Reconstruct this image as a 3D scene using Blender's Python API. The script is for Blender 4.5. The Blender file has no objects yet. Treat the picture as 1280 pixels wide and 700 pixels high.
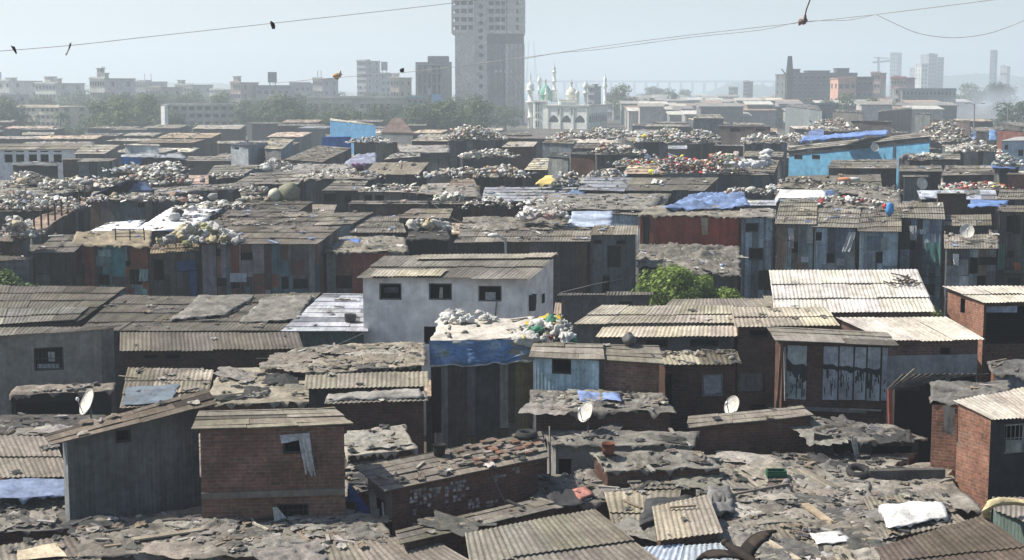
import bpy, math, random
from math import sin, cos, pi, atan, atan2, sqrt, radians, floor
from mathutils import Vector, noise
R = random.Random(11)
F, CX, CY, H, VH = 1900.0, 640.0, 350.0, 13.0, 108.0      # photo pixels (1280x700), camera height, horizon row
TH = atan((CY - VH) / F)
scene = bpy.context.scene
COL = scene.collection

def ray(u, v):
    a, b = (u - CX) / F, (CY - v) / F
    return Vector((a, cos(TH) + b * sin(TH), -sin(TH) + b * cos(TH)))
def Pz(u, v, z):
    r = ray(u, v); t = (z - H) / r.z
    return Vector((r.x * t, r.y * t, z))
def Pd(u, v, d):
    r = ray(u, v); t = d / r.y
    return Vector((r.x * t, d, H + r.z * t))
def proj(p):
    y, z = p[1], p[2] - H
    w = y * cos(TH) - z * sin(TH); b = (y * sin(TH) + z * cos(TH)) / w
    return CX + F * p[0] / w, CY - F * b
def Pplane(u, v, p0, n):
    r = ray(u, v); o = Vector((0, 0, H))
    return o + r * ((p0 - o).dot(n) / r.dot(n))

# ---------------------------------------------------------------- mesh builder
ORG = {}
class MB:
    def __init__(s): s.v = []; s.f = []; s.uv = []; s.c = []; s.sm = []
    def face(s, pts, uv=None, c=(1, 1, 1), sm=False):
        n = len(s.v); s.v += [tuple(p) for p in pts]
        s.f.append(tuple(range(n, n + len(pts)))); s.c.append(c); s.sm.append(sm)
        s.uv += uv if uv else [(p[0], p[1] + p[2]) for p in pts]
    def grid(s, P, UV=None, c=(1, 1, 1), sm=True):
        n = len(s.v); a, b = len(P), len(P[0])
        for row in P: s.v += [tuple(p) for p in row]
        for i in range(a - 1):
            for j in range(b - 1):
                s.f.append((n + i * b + j, n + i * b + j + 1, n + (i + 1) * b + j + 1, n + (i + 1) * b + j))
                s.c.append(c(i, j) if callable(c) else c); s.sm.append(sm)
                for (k, l) in ((i, j), (i, j + 1), (i + 1, j + 1), (i + 1, j)):
                    s.uv.append(UV[k][l] if UV else (P[k][l][0], P[k][l][1] + P[k][l][2]))
    def box(s, o, x, y, z, c=(1, 1, 1)):
        """o = centre of the base rectangle's corner frame: box from o spanned by vectors x, y, z"""
        o, x, y, z = map(Vector, (o, x, y, z)); lx, ly, lz = x.length, y.length, z.length
        if x.cross(y).dot(z) < 0: x, y, lx, ly = y, x, ly, lx
        for (a, p, q, lp, lq) in ((o, y, x, ly, lx), (o + z, x, y, lx, ly), (o, x, z, lx, lz), (o + y, z, x, lz, lx), (o, z, y, lz, ly), (o + x, y, z, ly, lz)):
            s.face([a, a + p, a + p + q, a + q], [(0, 0), (lp, 0), (lp, lq), (0, lq)], c)
    def cbox(s, cx, cy, z0, w, d, h, c=(1, 1, 1), yaw=0):
        ex, ey = Vector((cos(yaw), sin(yaw), 0)), Vector((-sin(yaw), cos(yaw), 0))
        s.box(Vector((cx, cy, z0)) - ex * w / 2 - ey * d / 2, ex * w, ey * d, Vector((0, 0, h)), c)
    def bar(s, a, b, w, h=None, c=(1, 1, 1)):
        a, b = Vector(a), Vector(b); h = h or w; t = (b - a)
        up = Vector((0, 0, 1)) if abs(t.normalized().z) < .95 else Vector((1, 0, 0))
        x = t.cross(up).normalized() * w; y = x.cross(t).normalized() * h
        s.box(a - x / 2 - y / 2, x, y, t, c)
    def tube(s, pts, r, n=6, c=(1, 1, 1), cap=True):
        pts = [Vector(p) for p in pts]; m = len(pts); rings = []
        rr = r if isinstance(r, (list, tuple)) else [r] * m
        for i, p in enumerate(pts):
            t = (pts[min(i + 1, m - 1)] - pts[max(i - 1, 0)]).normalized()
            x = t.cross(Vector((.13, .21, 1)) if abs(t.z) < .9 else Vector((1, .1, 0))).normalized(); y = t.cross(x)
            rings.append([p + (x * cos(2 * pi * k / n) + y * sin(2 * pi * k / n)) * rr[i] for k in range(n + 1)])
        s.grid(rings, [[(k / n * 6.28 * rr[i], i) for k in range(n + 1)] for i in range(m)], c)
        if cap: s.face(rings[0][:n], None, c); s.face(rings[-1][:n][::-1], None, c)
    def lathe(s, o, prof, n=14, c=(1, 1, 1)):
        o = Vector(o)
        s.grid([[o + Vector((r * cos(2 * pi * k / n), r * sin(2 * pi * k / n), z)) for k in range(n + 1)] for r, z in prof], None, c)
    def lump(s, o, rx, ry, rz, c, n=6, m=8, amp=.18, yaw=0, seed=0):
        o = Vector(o); P = []
        for i in range(n + 1):
            a = pi * i / n; row = []
            for j in range(m + 1):
                b = -2 * pi * (j % m) / m
                d = Vector((sin(a) * cos(b), sin(a) * sin(b), cos(a)))
                k = 1 + amp * noise.noise(d * 1.6 + Vector((seed * 3.1, seed * 1.7, seed)))
                x, y, z = d.x * rx * k, d.y * ry * k, d.z * rz * k
                row.append(o + Vector((x * cos(yaw) - y * sin(yaw), x * sin(yaw) + y * cos(yaw), z)))
            P.append(row)
        s.grid(P, None, c)
    def build(s, name, mat, parent=None, origin=None):
        if parent is not None: origin = ORG[parent.name]
        elif origin is None:
            xs, ys, zs = zip(*s.v) if s.v else ((0,), (0,), (0,))
            origin = Vector(((min(xs) + max(xs)) / 2, (min(ys) + max(ys)) / 2, min(zs)))
        origin = Vector(origin); me = bpy.data.meshes.new(name)
        ox, oy, oz = origin
        me.from_pydata([(x - ox, y - oy, z - oz) for x, y, z in s.v], [], s.f)
        l = me.uv_layers.new(name='UVMap'); l.data.foreach_set('uv', [x for p in s.uv for x in p])
        a = me.attributes.new('Col', 'FLOAT_COLOR', 'FACE')
        a.data.foreach_set('color', [x for c in s.c for x in (c[0], c[1], c[2], 1.0)])
        me.polygons.foreach_set('use_smooth', s.sm)
        for m_ in (mat if isinstance(mat, (list, tuple)) else [mat]): me.materials.append(M[m_] if isinstance(m_, str) else m_)
        me.update()
        o = bpy.data.objects.new(name, me); COL.objects.link(o)
        ORG[o.name] = origin
        if parent is not None: o.parent = parent
        else: o.location = origin
        return o

def tag(o, label, cat, group=None, kind=None):
    if label: o['label'] = label
    if cat: o['category'] = cat
    if group: o['group'] = group
    if kind: o['kind'] = kind
    return o
def empty(name, loc, label, cat, group=None):
    o = bpy.data.objects.new(name, None); COL.objects.link(o); o.location = loc; o.empty_display_size = .3
    ORG[o.name] = Vector(loc); return tag(o, label, cat, group)
def copy_tree(o, loc=None, rz=None, sc=None):
    c = o.copy(); COL.objects.link(c)
    if loc is not None: c.location = loc
    if rz is not None: c.rotation_euler = (0, 0, rz)
    if sc is not None: c.scale = (sc, sc, sc) if not isinstance(sc, tuple) else sc
    for ch in KIDS.get(o.name, o.children):
        d = ch.copy(); COL.objects.link(d); d.parent = c
    return c
KIDS = {}

# ---------------------------------------------------------------- materials (all colours come from the mesh's own Col attribute)
M = {}
def nodes(name):
    m = bpy.data.materials.new(name); m.use_nodes = True; t = m.node_tree
    b = t.nodes['Principled BSDF']; M[name] = m
    def N(ty, **k):
        n = t.nodes.new(ty)
        for a, v in k.items():
            if a.startswith('i_'):
                key = a[2:]; n.inputs[int(key) if key.isdigit() else key.replace('_', ' ')].default_value = v
            else: setattr(n, a, v)
        return n
    return m, t, b, N, t.links.new
def mix(N, L, mode, fac, a, b):
    n = N('ShaderNodeMix', data_type='RGBA', blend_type=mode)
    for s, v in ((n.inputs[0], fac), (n.inputs[6], a), (n.inputs[7], b)):
        if isinstance(v, (int, float)): s.default_value = v
        elif isinstance(v, tuple): s.default_value = (*v, 1) if len(v) == 3 else v
        else: L(v, s)
    return n.outputs[2]
def ramp(N, L, src, p0, p1, c0=(0, 0, 0), c1=(1, 1, 1)):
    n = N('ShaderNodeValToRGB'); e = n.color_ramp.elements
    e[0].position, e[1].position = p0, p1; e[0].color = (*c0, 1); e[1].color = (*c1, 1)
    L(src, n.inputs[0]); return n.outputs[0]
def tex(N, L, scale, src, detail=4, rough=.6, dist=0):
    n = N('ShaderNodeTexNoise', i_Scale=scale, i_Detail=detail, i_Roughness=rough, i_Distortion=dist)
    L(src, n.inputs['Vector']); return n.outputs[0]
def base(name, rough=.85, dark=.55, light=1.25, s1=.9, s2=7.0, bump=.25, bscale=14.0, streak=0, spec=.25, wave=0, stain=None, rnd=0, inside=0):
    m, t, b, N, L = nodes(name)
    col = N('ShaderNodeAttribute', attribute_name='Col').outputs['Color']
    geo = N('ShaderNodeNewGeometry').outputs['Position']
    uv = N('ShaderNodeUVMap', uv_map='UVMap').outputs[0]
    n1 = tex(N, L, s1, geo, 5, .65); n2 = tex(N, L, s2, geo, 4, .6)
    c = mix(N, L, 'MULTIPLY', 1.0, col, ramp(N, L, n1, .32, .68, (dark,) * 3, (light,) * 3))
    c = mix(N, L, 'MULTIPLY', .8, c, ramp(N, L, n2, .3, .72, (.62,) * 3, (1.22,) * 3))
    if streak:
        mp = N('ShaderNodeMapping'); mp.inputs['Scale'].default_value = (5.0, .35, 1); L(uv, mp.inputs[0])
        c = mix(N, L, 'MULTIPLY', streak, c, ramp(N, L, tex(N, L, 1.0, mp.outputs[0], 5, .7), .35, .62, (.45, .42, .4), (1.12,) * 3))
    if stain:
        c = mix(N, L, 'MIX', ramp(N, L, tex(N, L, 1.3, geo, 6, .7, .6), stain[0], stain[0] + .1), c, stain[1])
    if rnd:
        oi = N('ShaderNodeObjectInfo').outputs['Random']
        c = mix(N, L, 'MULTIPLY', 1.0, c, ramp(N, L, oi, 0, 1, (1 - rnd,) * 3, (1 + rnd,) * 3))
    if inside: c = mix(N, L, 'MIX', N('ShaderNodeNewGeometry').outputs['Backfacing'], c, (.012, .011, .010))  # back faces painted near-black, the shade inside the rooms
    L(c, b.inputs['Base Color']); b.inputs['Roughness'].default_value = rough
    b.inputs['Specular IOR Level'].default_value = spec
    h = tex(N, L, bscale, geo, 6, .7)
    if wave:
        sx = N('ShaderNodeSeparateXYZ'); L(uv, sx.inputs[0])
        k = N('ShaderNodeMath', operation='MULTIPLY', i_1=2 * pi / wave); L(sx.outputs[0], k.inputs[0])
        sn = N('ShaderNodeMath', operation='SINE'); L(k.outputs[0], sn.inputs[0])
        ad = N('ShaderNodeMath', operation='MULTIPLY_ADD', i_1=1.2); L(sn.outputs[0], ad.inputs[0]); L(h, ad.inputs[2]); h = ad.outputs[0]
    if bump:
        bp = N('ShaderNodeBump', i_Strength=bump, i_Distance=.03); L(h, bp.inputs['Height']); L(bp.outputs[0], b.inputs['Normal'])
    return m
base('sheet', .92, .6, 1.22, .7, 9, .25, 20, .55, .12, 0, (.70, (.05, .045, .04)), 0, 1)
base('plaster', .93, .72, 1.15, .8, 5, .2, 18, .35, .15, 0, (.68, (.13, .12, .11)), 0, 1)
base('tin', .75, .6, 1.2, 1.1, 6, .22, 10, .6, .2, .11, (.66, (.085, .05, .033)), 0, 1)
base('tarp', .62, .6, 1.3, 1.2, 8, .5, 9, 0, .3)
base('dusttarp', .9, .5, 1.35, 1.6, 11, .8, 7, 0, .12, 0, (.64, (.035, .034, .034)), 0, 1)
base('cloth', .9, .8, 1.15, 3, 12, .3, 12, 0, .1)
base('sack', .75, .78, 1.15, 3, 14, .5, 9, 0, .2, rnd=.22)
base('wood', .9, .6, 1.2, 2, 20, .3, 30, .4, .15)
base('metal', .5, .7, 1.15, 3, 20, .1, 20, 0, .4)
base('concrete', .95, .72, 1.15, .12, 1.2, .1, 6, .3, .1)
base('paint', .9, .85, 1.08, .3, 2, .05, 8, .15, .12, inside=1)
base('junk', .85, .7, 1.2, 4, 20, .3, 20, 0, .15)
base('rubber', .8, .8, 1.1, 6, 30, .2, 20, 0, .2)
base('bark', .95, .6, 1.2, 2, 14, .5, 14, 0, .1)
base('ground', .97, .6, 1.2, .05, 1.5, .3, 3, 0, .1)
base('feather', .8, .7, 1.2, 9, 40, .2, 40, 0, .15)
def mk_brick():
    m, t, b, N, L = nodes('brick')
    col = N('ShaderNodeAttribute', attribute_name='Col').outputs['Color']
    geo = N('ShaderNodeNewGeometry').outputs['Position']; uv = N('ShaderNodeUVMap', uv_map='UVMap').outputs[0]
    br = N('ShaderNodeTexBrick', offset=.5, i_Scale=1.0, i_Mortar_Size=.009, i_Mortar_Smooth=.25, i_Bias=-.1, i_Brick_Width=.235, i_Row_Height=.088)
    br.inputs['Color1'].default_value = (.215, .115, .085, 1); br.inputs['Color2'].default_value = (.135, .08, .064, 1); br.inputs['Mortar'].default_value = (.2, .175, .155, 1)
    L(uv, br.inputs['Vector'])
    c = mix(N, L, 'MULTIPLY', 1.0, br.outputs[0], col)
    c = mix(N, L, 'MULTIPLY', .9, c, ramp(N, L, tex(N, L, 1.1, geo, 5, .65), .3, .68, (.5, .48, .46), (1.25,) * 3))
    c = mix(N, L, 'MULTIPLY', .8, c, ramp(N, L, tex(N, L, 9, geo, 3, .6), .3, .7, (.6,) * 3, (1.25,) * 3))
    c = mix(N, L, 'MIX', ramp(N, L, tex(N, L, .8, geo, 6, .7, .5), .66, .74), c, (.17, .15, .13))
    c = mix(N, L, 'MIX', N('ShaderNodeNewGeometry').outputs['Backfacing'], c, (.012, .011, .010))  # indoor shade put into the brick's back faces as a near-black colour
    L(c, b.inputs['Base Color']); b.inputs['Roughness'].default_value = .95; b.inputs['Specular IOR Level'].default_value = .12
    bp = N('ShaderNodeBump', i_Strength=.6, i_Distance=.02); L(br.outputs[1], bp.inputs['Height']); bp.invert = True; L(bp.outputs[0], b.inputs['Normal'])
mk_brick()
def mk_leaf():
    m, t, b, N, L = nodes('leaf')
    col = N('ShaderNodeAttribute', attribute_name='Col').outputs['Color']
    oi = N('ShaderNodeObjectInfo').outputs['Random']
    c = mix(N, L, 'MULTIPLY', 1.0, col, ramp(N, L, oi, 0, 1, (.75, .8, .8), (1.25, 1.15, 1.0)))
    L(c, b.inputs['Base Color']); b.inputs['Roughness'].default_value = .6; b.inputs['Specular IOR Level'].default_value = .25
    tr = N('ShaderNodeBsdfTranslucent'); L(c, tr.inputs[0]); mx = N('ShaderNodeMixShader', i_0=.3)
    L(b.outputs[0], mx.inputs[1]); L(tr.outputs[0], mx.inputs[2]); L(mx.outputs[0], t.nodes['Material Output'].inputs[0])
mk_leaf()
def mk_water():
    m, t, b, N, L = nodes('water')
    b.inputs['Base Color'].default_value = (.10, .14, .16, 1); b.inputs['Roughness'].default_value = .25
    bp = N('ShaderNodeBump', i_Strength=.3, i_Distance=1); L(tex(N, L, .15, N('ShaderNodeNewGeometry').outputs['Position']), bp.inputs['Height']); L(bp.outputs[0], b.inputs['Normal'])
mk_water()
def mk_glass():
    m, t, b, N, L = nodes('darkglass')
    b.inputs['Base Color'].default_value = (.03, .035, .04, 1); b.inputs['Roughness'].default_value = .35
mk_glass()

# ---------------------------------------------------------------- roofs and walls
def bil(q, s, t):
    a = q[0].lerp(q[1], s); b = q[3].lerp(q[2], s); return a.lerp(b, t)
def jc(c, v): 
    k = 1 + R.uniform(-v, v); return (c[0] * k, c[1] * k * (1 + R.uniform(-.03, .03)), c[2] * k * (1 + R.uniform(-.06, .06)))
def qnorm(q):
    n = (q[1] - q[0]).cross(q[3] - q[0]).normalized()
    return n if n.z > 0 else -n
def tone(c):
    m = max(c); f = 1.15 if m < .14 else (1.0 if m < .24 else (.74 if m < .4 else (.74 + (m - .4) * 1.6 if m < .5 else .9)))
    return (c[0] * f * 1.03, c[1] * f, c[2] * f * .95) if c[2] < c[0] else tuple(k * f for k in c)
def plank_roof(mb, q, col, var=.2, bw=(.25, .5)):
    """flat old sheets and boards laid lengthwise, slightly lifted and staggered"""
    W = ((q[1] - q[0]).length + (q[2] - q[3]).length) / 2; L = ((q[3] - q[0]).length + (q[2] - q[1]).length) / 2; n = qnorm(q); col = tone(col)
    mb.face([p + n * .004 for p in q], None, tuple(k * .5 for k in col)); t = 0
    while t < 1:
        h = R.uniform(*bw) / L; s = -R.uniform(.01, .05)
        while s < 1:
            l = R.uniform(.9, 2.4) / W; c = jc(col, var); z0, z1 = R.uniform(.015, .035), R.uniform(.01, .05)
            a, b, e, f = max(s, -.02), min(s + l, 1.02), t - R.uniform(.0, .04) / L, min(1.01, t + h + .03 / L)
            if R.random() < .08: c = tuple(k * .45 for k in c)
            tl = R.uniform(-.015, .015) / L
            P = [bil(q, a, e) + n * (z0 + .02), bil(q, b, e + tl) + n * (z1 + .02), bil(q, b, f + tl) + n * z1, bil(q, a, f) + n * z0]
            uv = [(a * W, e * L), (b * W, e * L), (b * W, f * L), (a * W, f * L)]
            mb.face(P, uv, c); dn = n * .03
            for i in (0, 1, 3): mb.face([P[i] - dn, P[(i + 1) % 4] - dn, P[(i + 1) % 4], P[i]], None, tuple(k * .8 for k in c))
            s += l + .004
        t += h
def ac_roof(mb, q, col, var=.18, sw=1.02, sl=1.7, pitch=.146, odd=.12, jit=1.0, far=False):
    W = ((q[1] - q[0]).length + (q[2] - q[3]).length) / 2; L = ((q[3] - q[0]).length + (q[2] - q[1]).length) / 2
    nC, nR = max(1, round(W / sw)), max(1, round(L / sl)); n = qnorm(q); col = tone(col)
    for j in range(nR):
        rc = R.uniform(-.08, .08)
        for i in range(nC):
            s0, s1 = i / nC, (i + 1) / nC + .03 / nC
            t0, t1 = j / nR - (.12 / L if j else 0), (j + 1) / nR + .02
            t0 += R.uniform(-.09, .04) / L * jit; t1 = min(t1, 1.0) + R.uniform(-.05, .05) / L * jit
            sk = R.uniform(-.02, .02) / max(W, 1) * jit; lf = R.uniform(0, .02) * jit
            k = R.random()
            c = jc(col, var)
            if k < odd * .5: c = jc((min(col[0] * 1.5, .7), min(col[1] * 1.5, .68), min(col[2] * 1.45, .62)), .1)
            elif k < odd: c = jc((col[0] * .6, col[1] * .58, col[2] * .55), .1)
            ns = 2 if far else max(4, int((s1 - s0) * W / pitch * 5))
            amp = 0 if far else .014
            rows, uvs = [], []
            for m in range(2 if far else 3):
                tt = m / (1 if far else 2); t = t0 + (t1 - t0) * tt; row, ur = [], []
                for a in range(ns + 1):
                    s = s0 + (s1 - s0) * a / ns
                    p = bil(q, s + sk * (1 - tt), t)
                    h = .045 * (1 - tt) + lf + amp * sin(2 * pi * s * W / pitch) + (R.uniform(-.012, .012) if m == 1 else 0) * jit
                    row.append(p + n * h); ur.append((s * W + i * 3.7, t * L + j * 1.3))
                rows.append(row); uvs.append(ur)
            mb.grid(rows, uvs, c, sm=not far)
def crumple(x, k=1.0):
    """sharp folds and creases, about -0.6..1"""
    w = Vector((noise.noise(x * .7), noise.noise(x * .7 + Vector((5, 2, 9))), 0)) * .6
    y = x + w
    r1 = max(0, 1 - abs(noise.noise(Vector((y.x * .5 + y.y * .25, y.y * 1.3 - y.x * .2, x.z)))) * 6.5)
    r2 = max(0, 1 - abs(noise.noise(Vector((y.x * 1.5 - y.y * .9, y.y * 1.6 + y.x * .9, x.z + 7)))) * 5.5)
    r3 = max(0, 1 - abs(noise.noise(Vector((y.x * 3.1 + y.y, y.y * 3.6, x.z + 13)))) * 4.5)
    f4 = max(0, 1 - abs(noise.noise(Vector((y.x * .5 + 3, y.y * 2.1 + y.x * .25, x.z + 21)))) * 10)
    return r1 * .62 + r2 * .42 + r3 * .2 * k + .55 * noise.noise(Vector((y.x * .9, y.y * 1.1, x.z + 31))) - f4 * .7 - .15
def tarp_sheet(mb, q, col, lump=.07, res=.17, skirt=.25, var=.12, sag=0, seed=None, lift=.03, sm=True):
    W = max((q[1] - q[0]).length, .2); L = max((q[3] - q[0]).length, .2); n = qnorm(q)
    seed = R.uniform(0, 90) if seed is None else seed
    a, b = min(80, max(3, int(L / res))), min(150, max(3, int(W / res)))
    rows, uvs = [], []
    ks = 1 if skirt else 0
    for i in range(-ks, a + 1 + ks):
        row, ur = [], []
        for j in range(-ks, b + 1 + ks):
            s, t = min(max(j / b, 0), 1), min(max(i / a, 0), 1)
            p = bil(q, s, t); x = Vector((p.x * 1.1, p.y * 1.1, seed))
            ed = min(1, min(s, 1 - s) * W / .35, min(t, 1 - t) * L / .35)
            h = lump * (crumple(x) * (.35 + .65 * ed) + .5 * noise.noise(x * .5)) - sag * 4 * s * (1 - s)
            p = p + n * (lift + h + lump * .2)
            if s in (0, 1): p = p + (q[1] - q[0]) / W * noise.noise(x * 1.9) * .12
            if t in (0, 1): p = p + (q[3] - q[0]) / L * noise.noise(x * 1.9) * .12
            if ks and (i < 0 or i > a or j < 0 or j > b):
                p = p - Vector((0, 0, skirt * max(.05, .35 + 1.1 * noise.noise(x * 1.7) + 1.6 * noise.noise(x * 7))))
            row.append(p); ur.append((s * W, t * L))
        rows.append(row); uvs.append(ur)
    def cc(i, j):
        k = 1 + var * 2.2 * noise.noise(Vector((i * .16, j * .14, seed + 40))) + var * .8 * noise.noise(Vector((i * .5, j * .5, seed + 80))); return (col[0] * k, col[1] * k, col[2] * k)
    mb.grid(rows, uvs, cc, sm)
def wall(mb, A, B, zA, zB, z0, holes=(), c=(1, 1, 1), depth=.16, rc=None):
    """wall from A to B (outer face to the right of B-A seen from above = outside), top zA..zB, bottom z0, rectangular holes (s0,s1,z0,z1) with reveals"""
    A, B = Vector((A[0], A[1], 0)), Vector((B[0], B[1], 0)); L = (B - A).length; d = (B - A) / L; nin = Vector((-d.y, d.x, 0))
    hs = [(max(.02, a), min(L - .02, b), max(z0 + .02, e), f) for a, b, e, f in holes if b > .05 and a < L - .05]
    tz = lambda s: zA + (zB - zA) * s / L
    hs = [(a, b, e, min(f, min(tz(a), tz(b)) - .02)) for a, b, e, f in hs]
    P = lambda s, z: A + d * s + Vector((0, 0, z))
    S = sorted({0, L, *[x for h in hs for x in h[:2]]}); Z = sorted({z0, *[x for h in hs for x in h[2:]]})
    for i in range(len(S) - 1):
        a, b = S[i], S[i + 1]
        if b - a < 1e-4: continue
        for k in range(len(Z)):
            z1 = Z[k]
            last = k == len(Z) - 1
            if not last:
                z2 = Z[k + 1]; mz, ms = (z1 + z2) / 2, (a + b) / 2
                if any(h[0] < ms < h[1] and h[2] < mz < h[3] for h in hs): continue
                za = zb = z2
            else: za, zb = tz(a), tz(b)
            mb.face([P(a, z1), P(b, z1), P(b, zb), P(a, za)], [(a, z1), (b, z1), (b, zb), (a, za)], c)
    for a, b, e, f in hs:
        o = nin * depth; k = rc or c
        for p, q_ in (((a, e), (b, e)), ((b, e), (b, f)), ((b, f), (a, f)), ((a, f), (a, e))):
            mb.face([P(*p), P(*p) + o, P(*q_) + o, P(*q_)], None, k)
    return hs
def panels(mb, A, B, zA, zB, z0, holes, pal, pw=(.6, 1.0), th=.03, split=None, out=.02):
    A, B = Vector((A[0], A[1], 0)), Vector((B[0], B[1], 0)); L = (B - A).length; d = (B - A) / L; no = Vector((d.y, -d.x, 0))
    tz = lambda s: zA + (zB - zA) * s / L
    cuts = [0]
    while cuts[-1] < L - pw[0]: cuts.append(cuts[-1] + R.uniform(*pw))
    cuts = sorted({*[c for c in cuts if c < L - .2], L, 0, *[x for h in holes for x in h[:2] if 0 < x < L]})
    prev = None
    for i in range(len(cuts) - 1):
        a, b = cuts[i], cuts[i + 1]
        if b - a < .03: continue
        spans = [(z0, min(tz(a), tz(b)) - .01)]
        if split: spans = [(z0, split), (split + .02, spans[0][1])]
        for h in holes:
            if h[0] - .01 < (a + b) / 2 < h[1] + .01:
                ns = []
                for e, f in spans:
                    if h[2] >= f or h[3] <= e: ns.append((e, f))
                    else: ns += [(e, h[2]), (h[3], f)]
                spans = [x for x in ns if x[1] - x[0] > .04]
        for e, f in spans:
            if f - e < .05: continue
            zz = [e, f]
            if f - e > 1.5 and R.random() < .5: zz.insert(1, e + (f - e) * R.uniform(.3, .7))
            for e2, f2 in zip(zz[:-1], zz[1:]):
                c = jc(R.choice(pal), .2); t = out + R.uniform(0, th); dz = R.uniform(-.0, .03)
                p = A + d * (a + .004) + no * .004 + Vector((0, 0, e2 + (dz if e2 > z0 else 0)))
                w = d * (b - a - .008); hh = Vector((0, 0, f2 - e2 - dz - .006))
                p2 = p + no * t
                for pts in ([p2, p2 + w, p2 + w + hh, p2 + hh], [p, p2, p2 + hh, p + hh], [p2 + w, p + w, p + w + hh, p2 + w + hh], [p + hh, p2 + hh, p2 + w + hh, p + w + hh], [p, p + w, p2 + w, p2]):
                    mb.face(pts, [(a + i * .37, e2), (b + i * .37, e2), (b + i * .37, f2), (a + i * .37, f2)], c)

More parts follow.
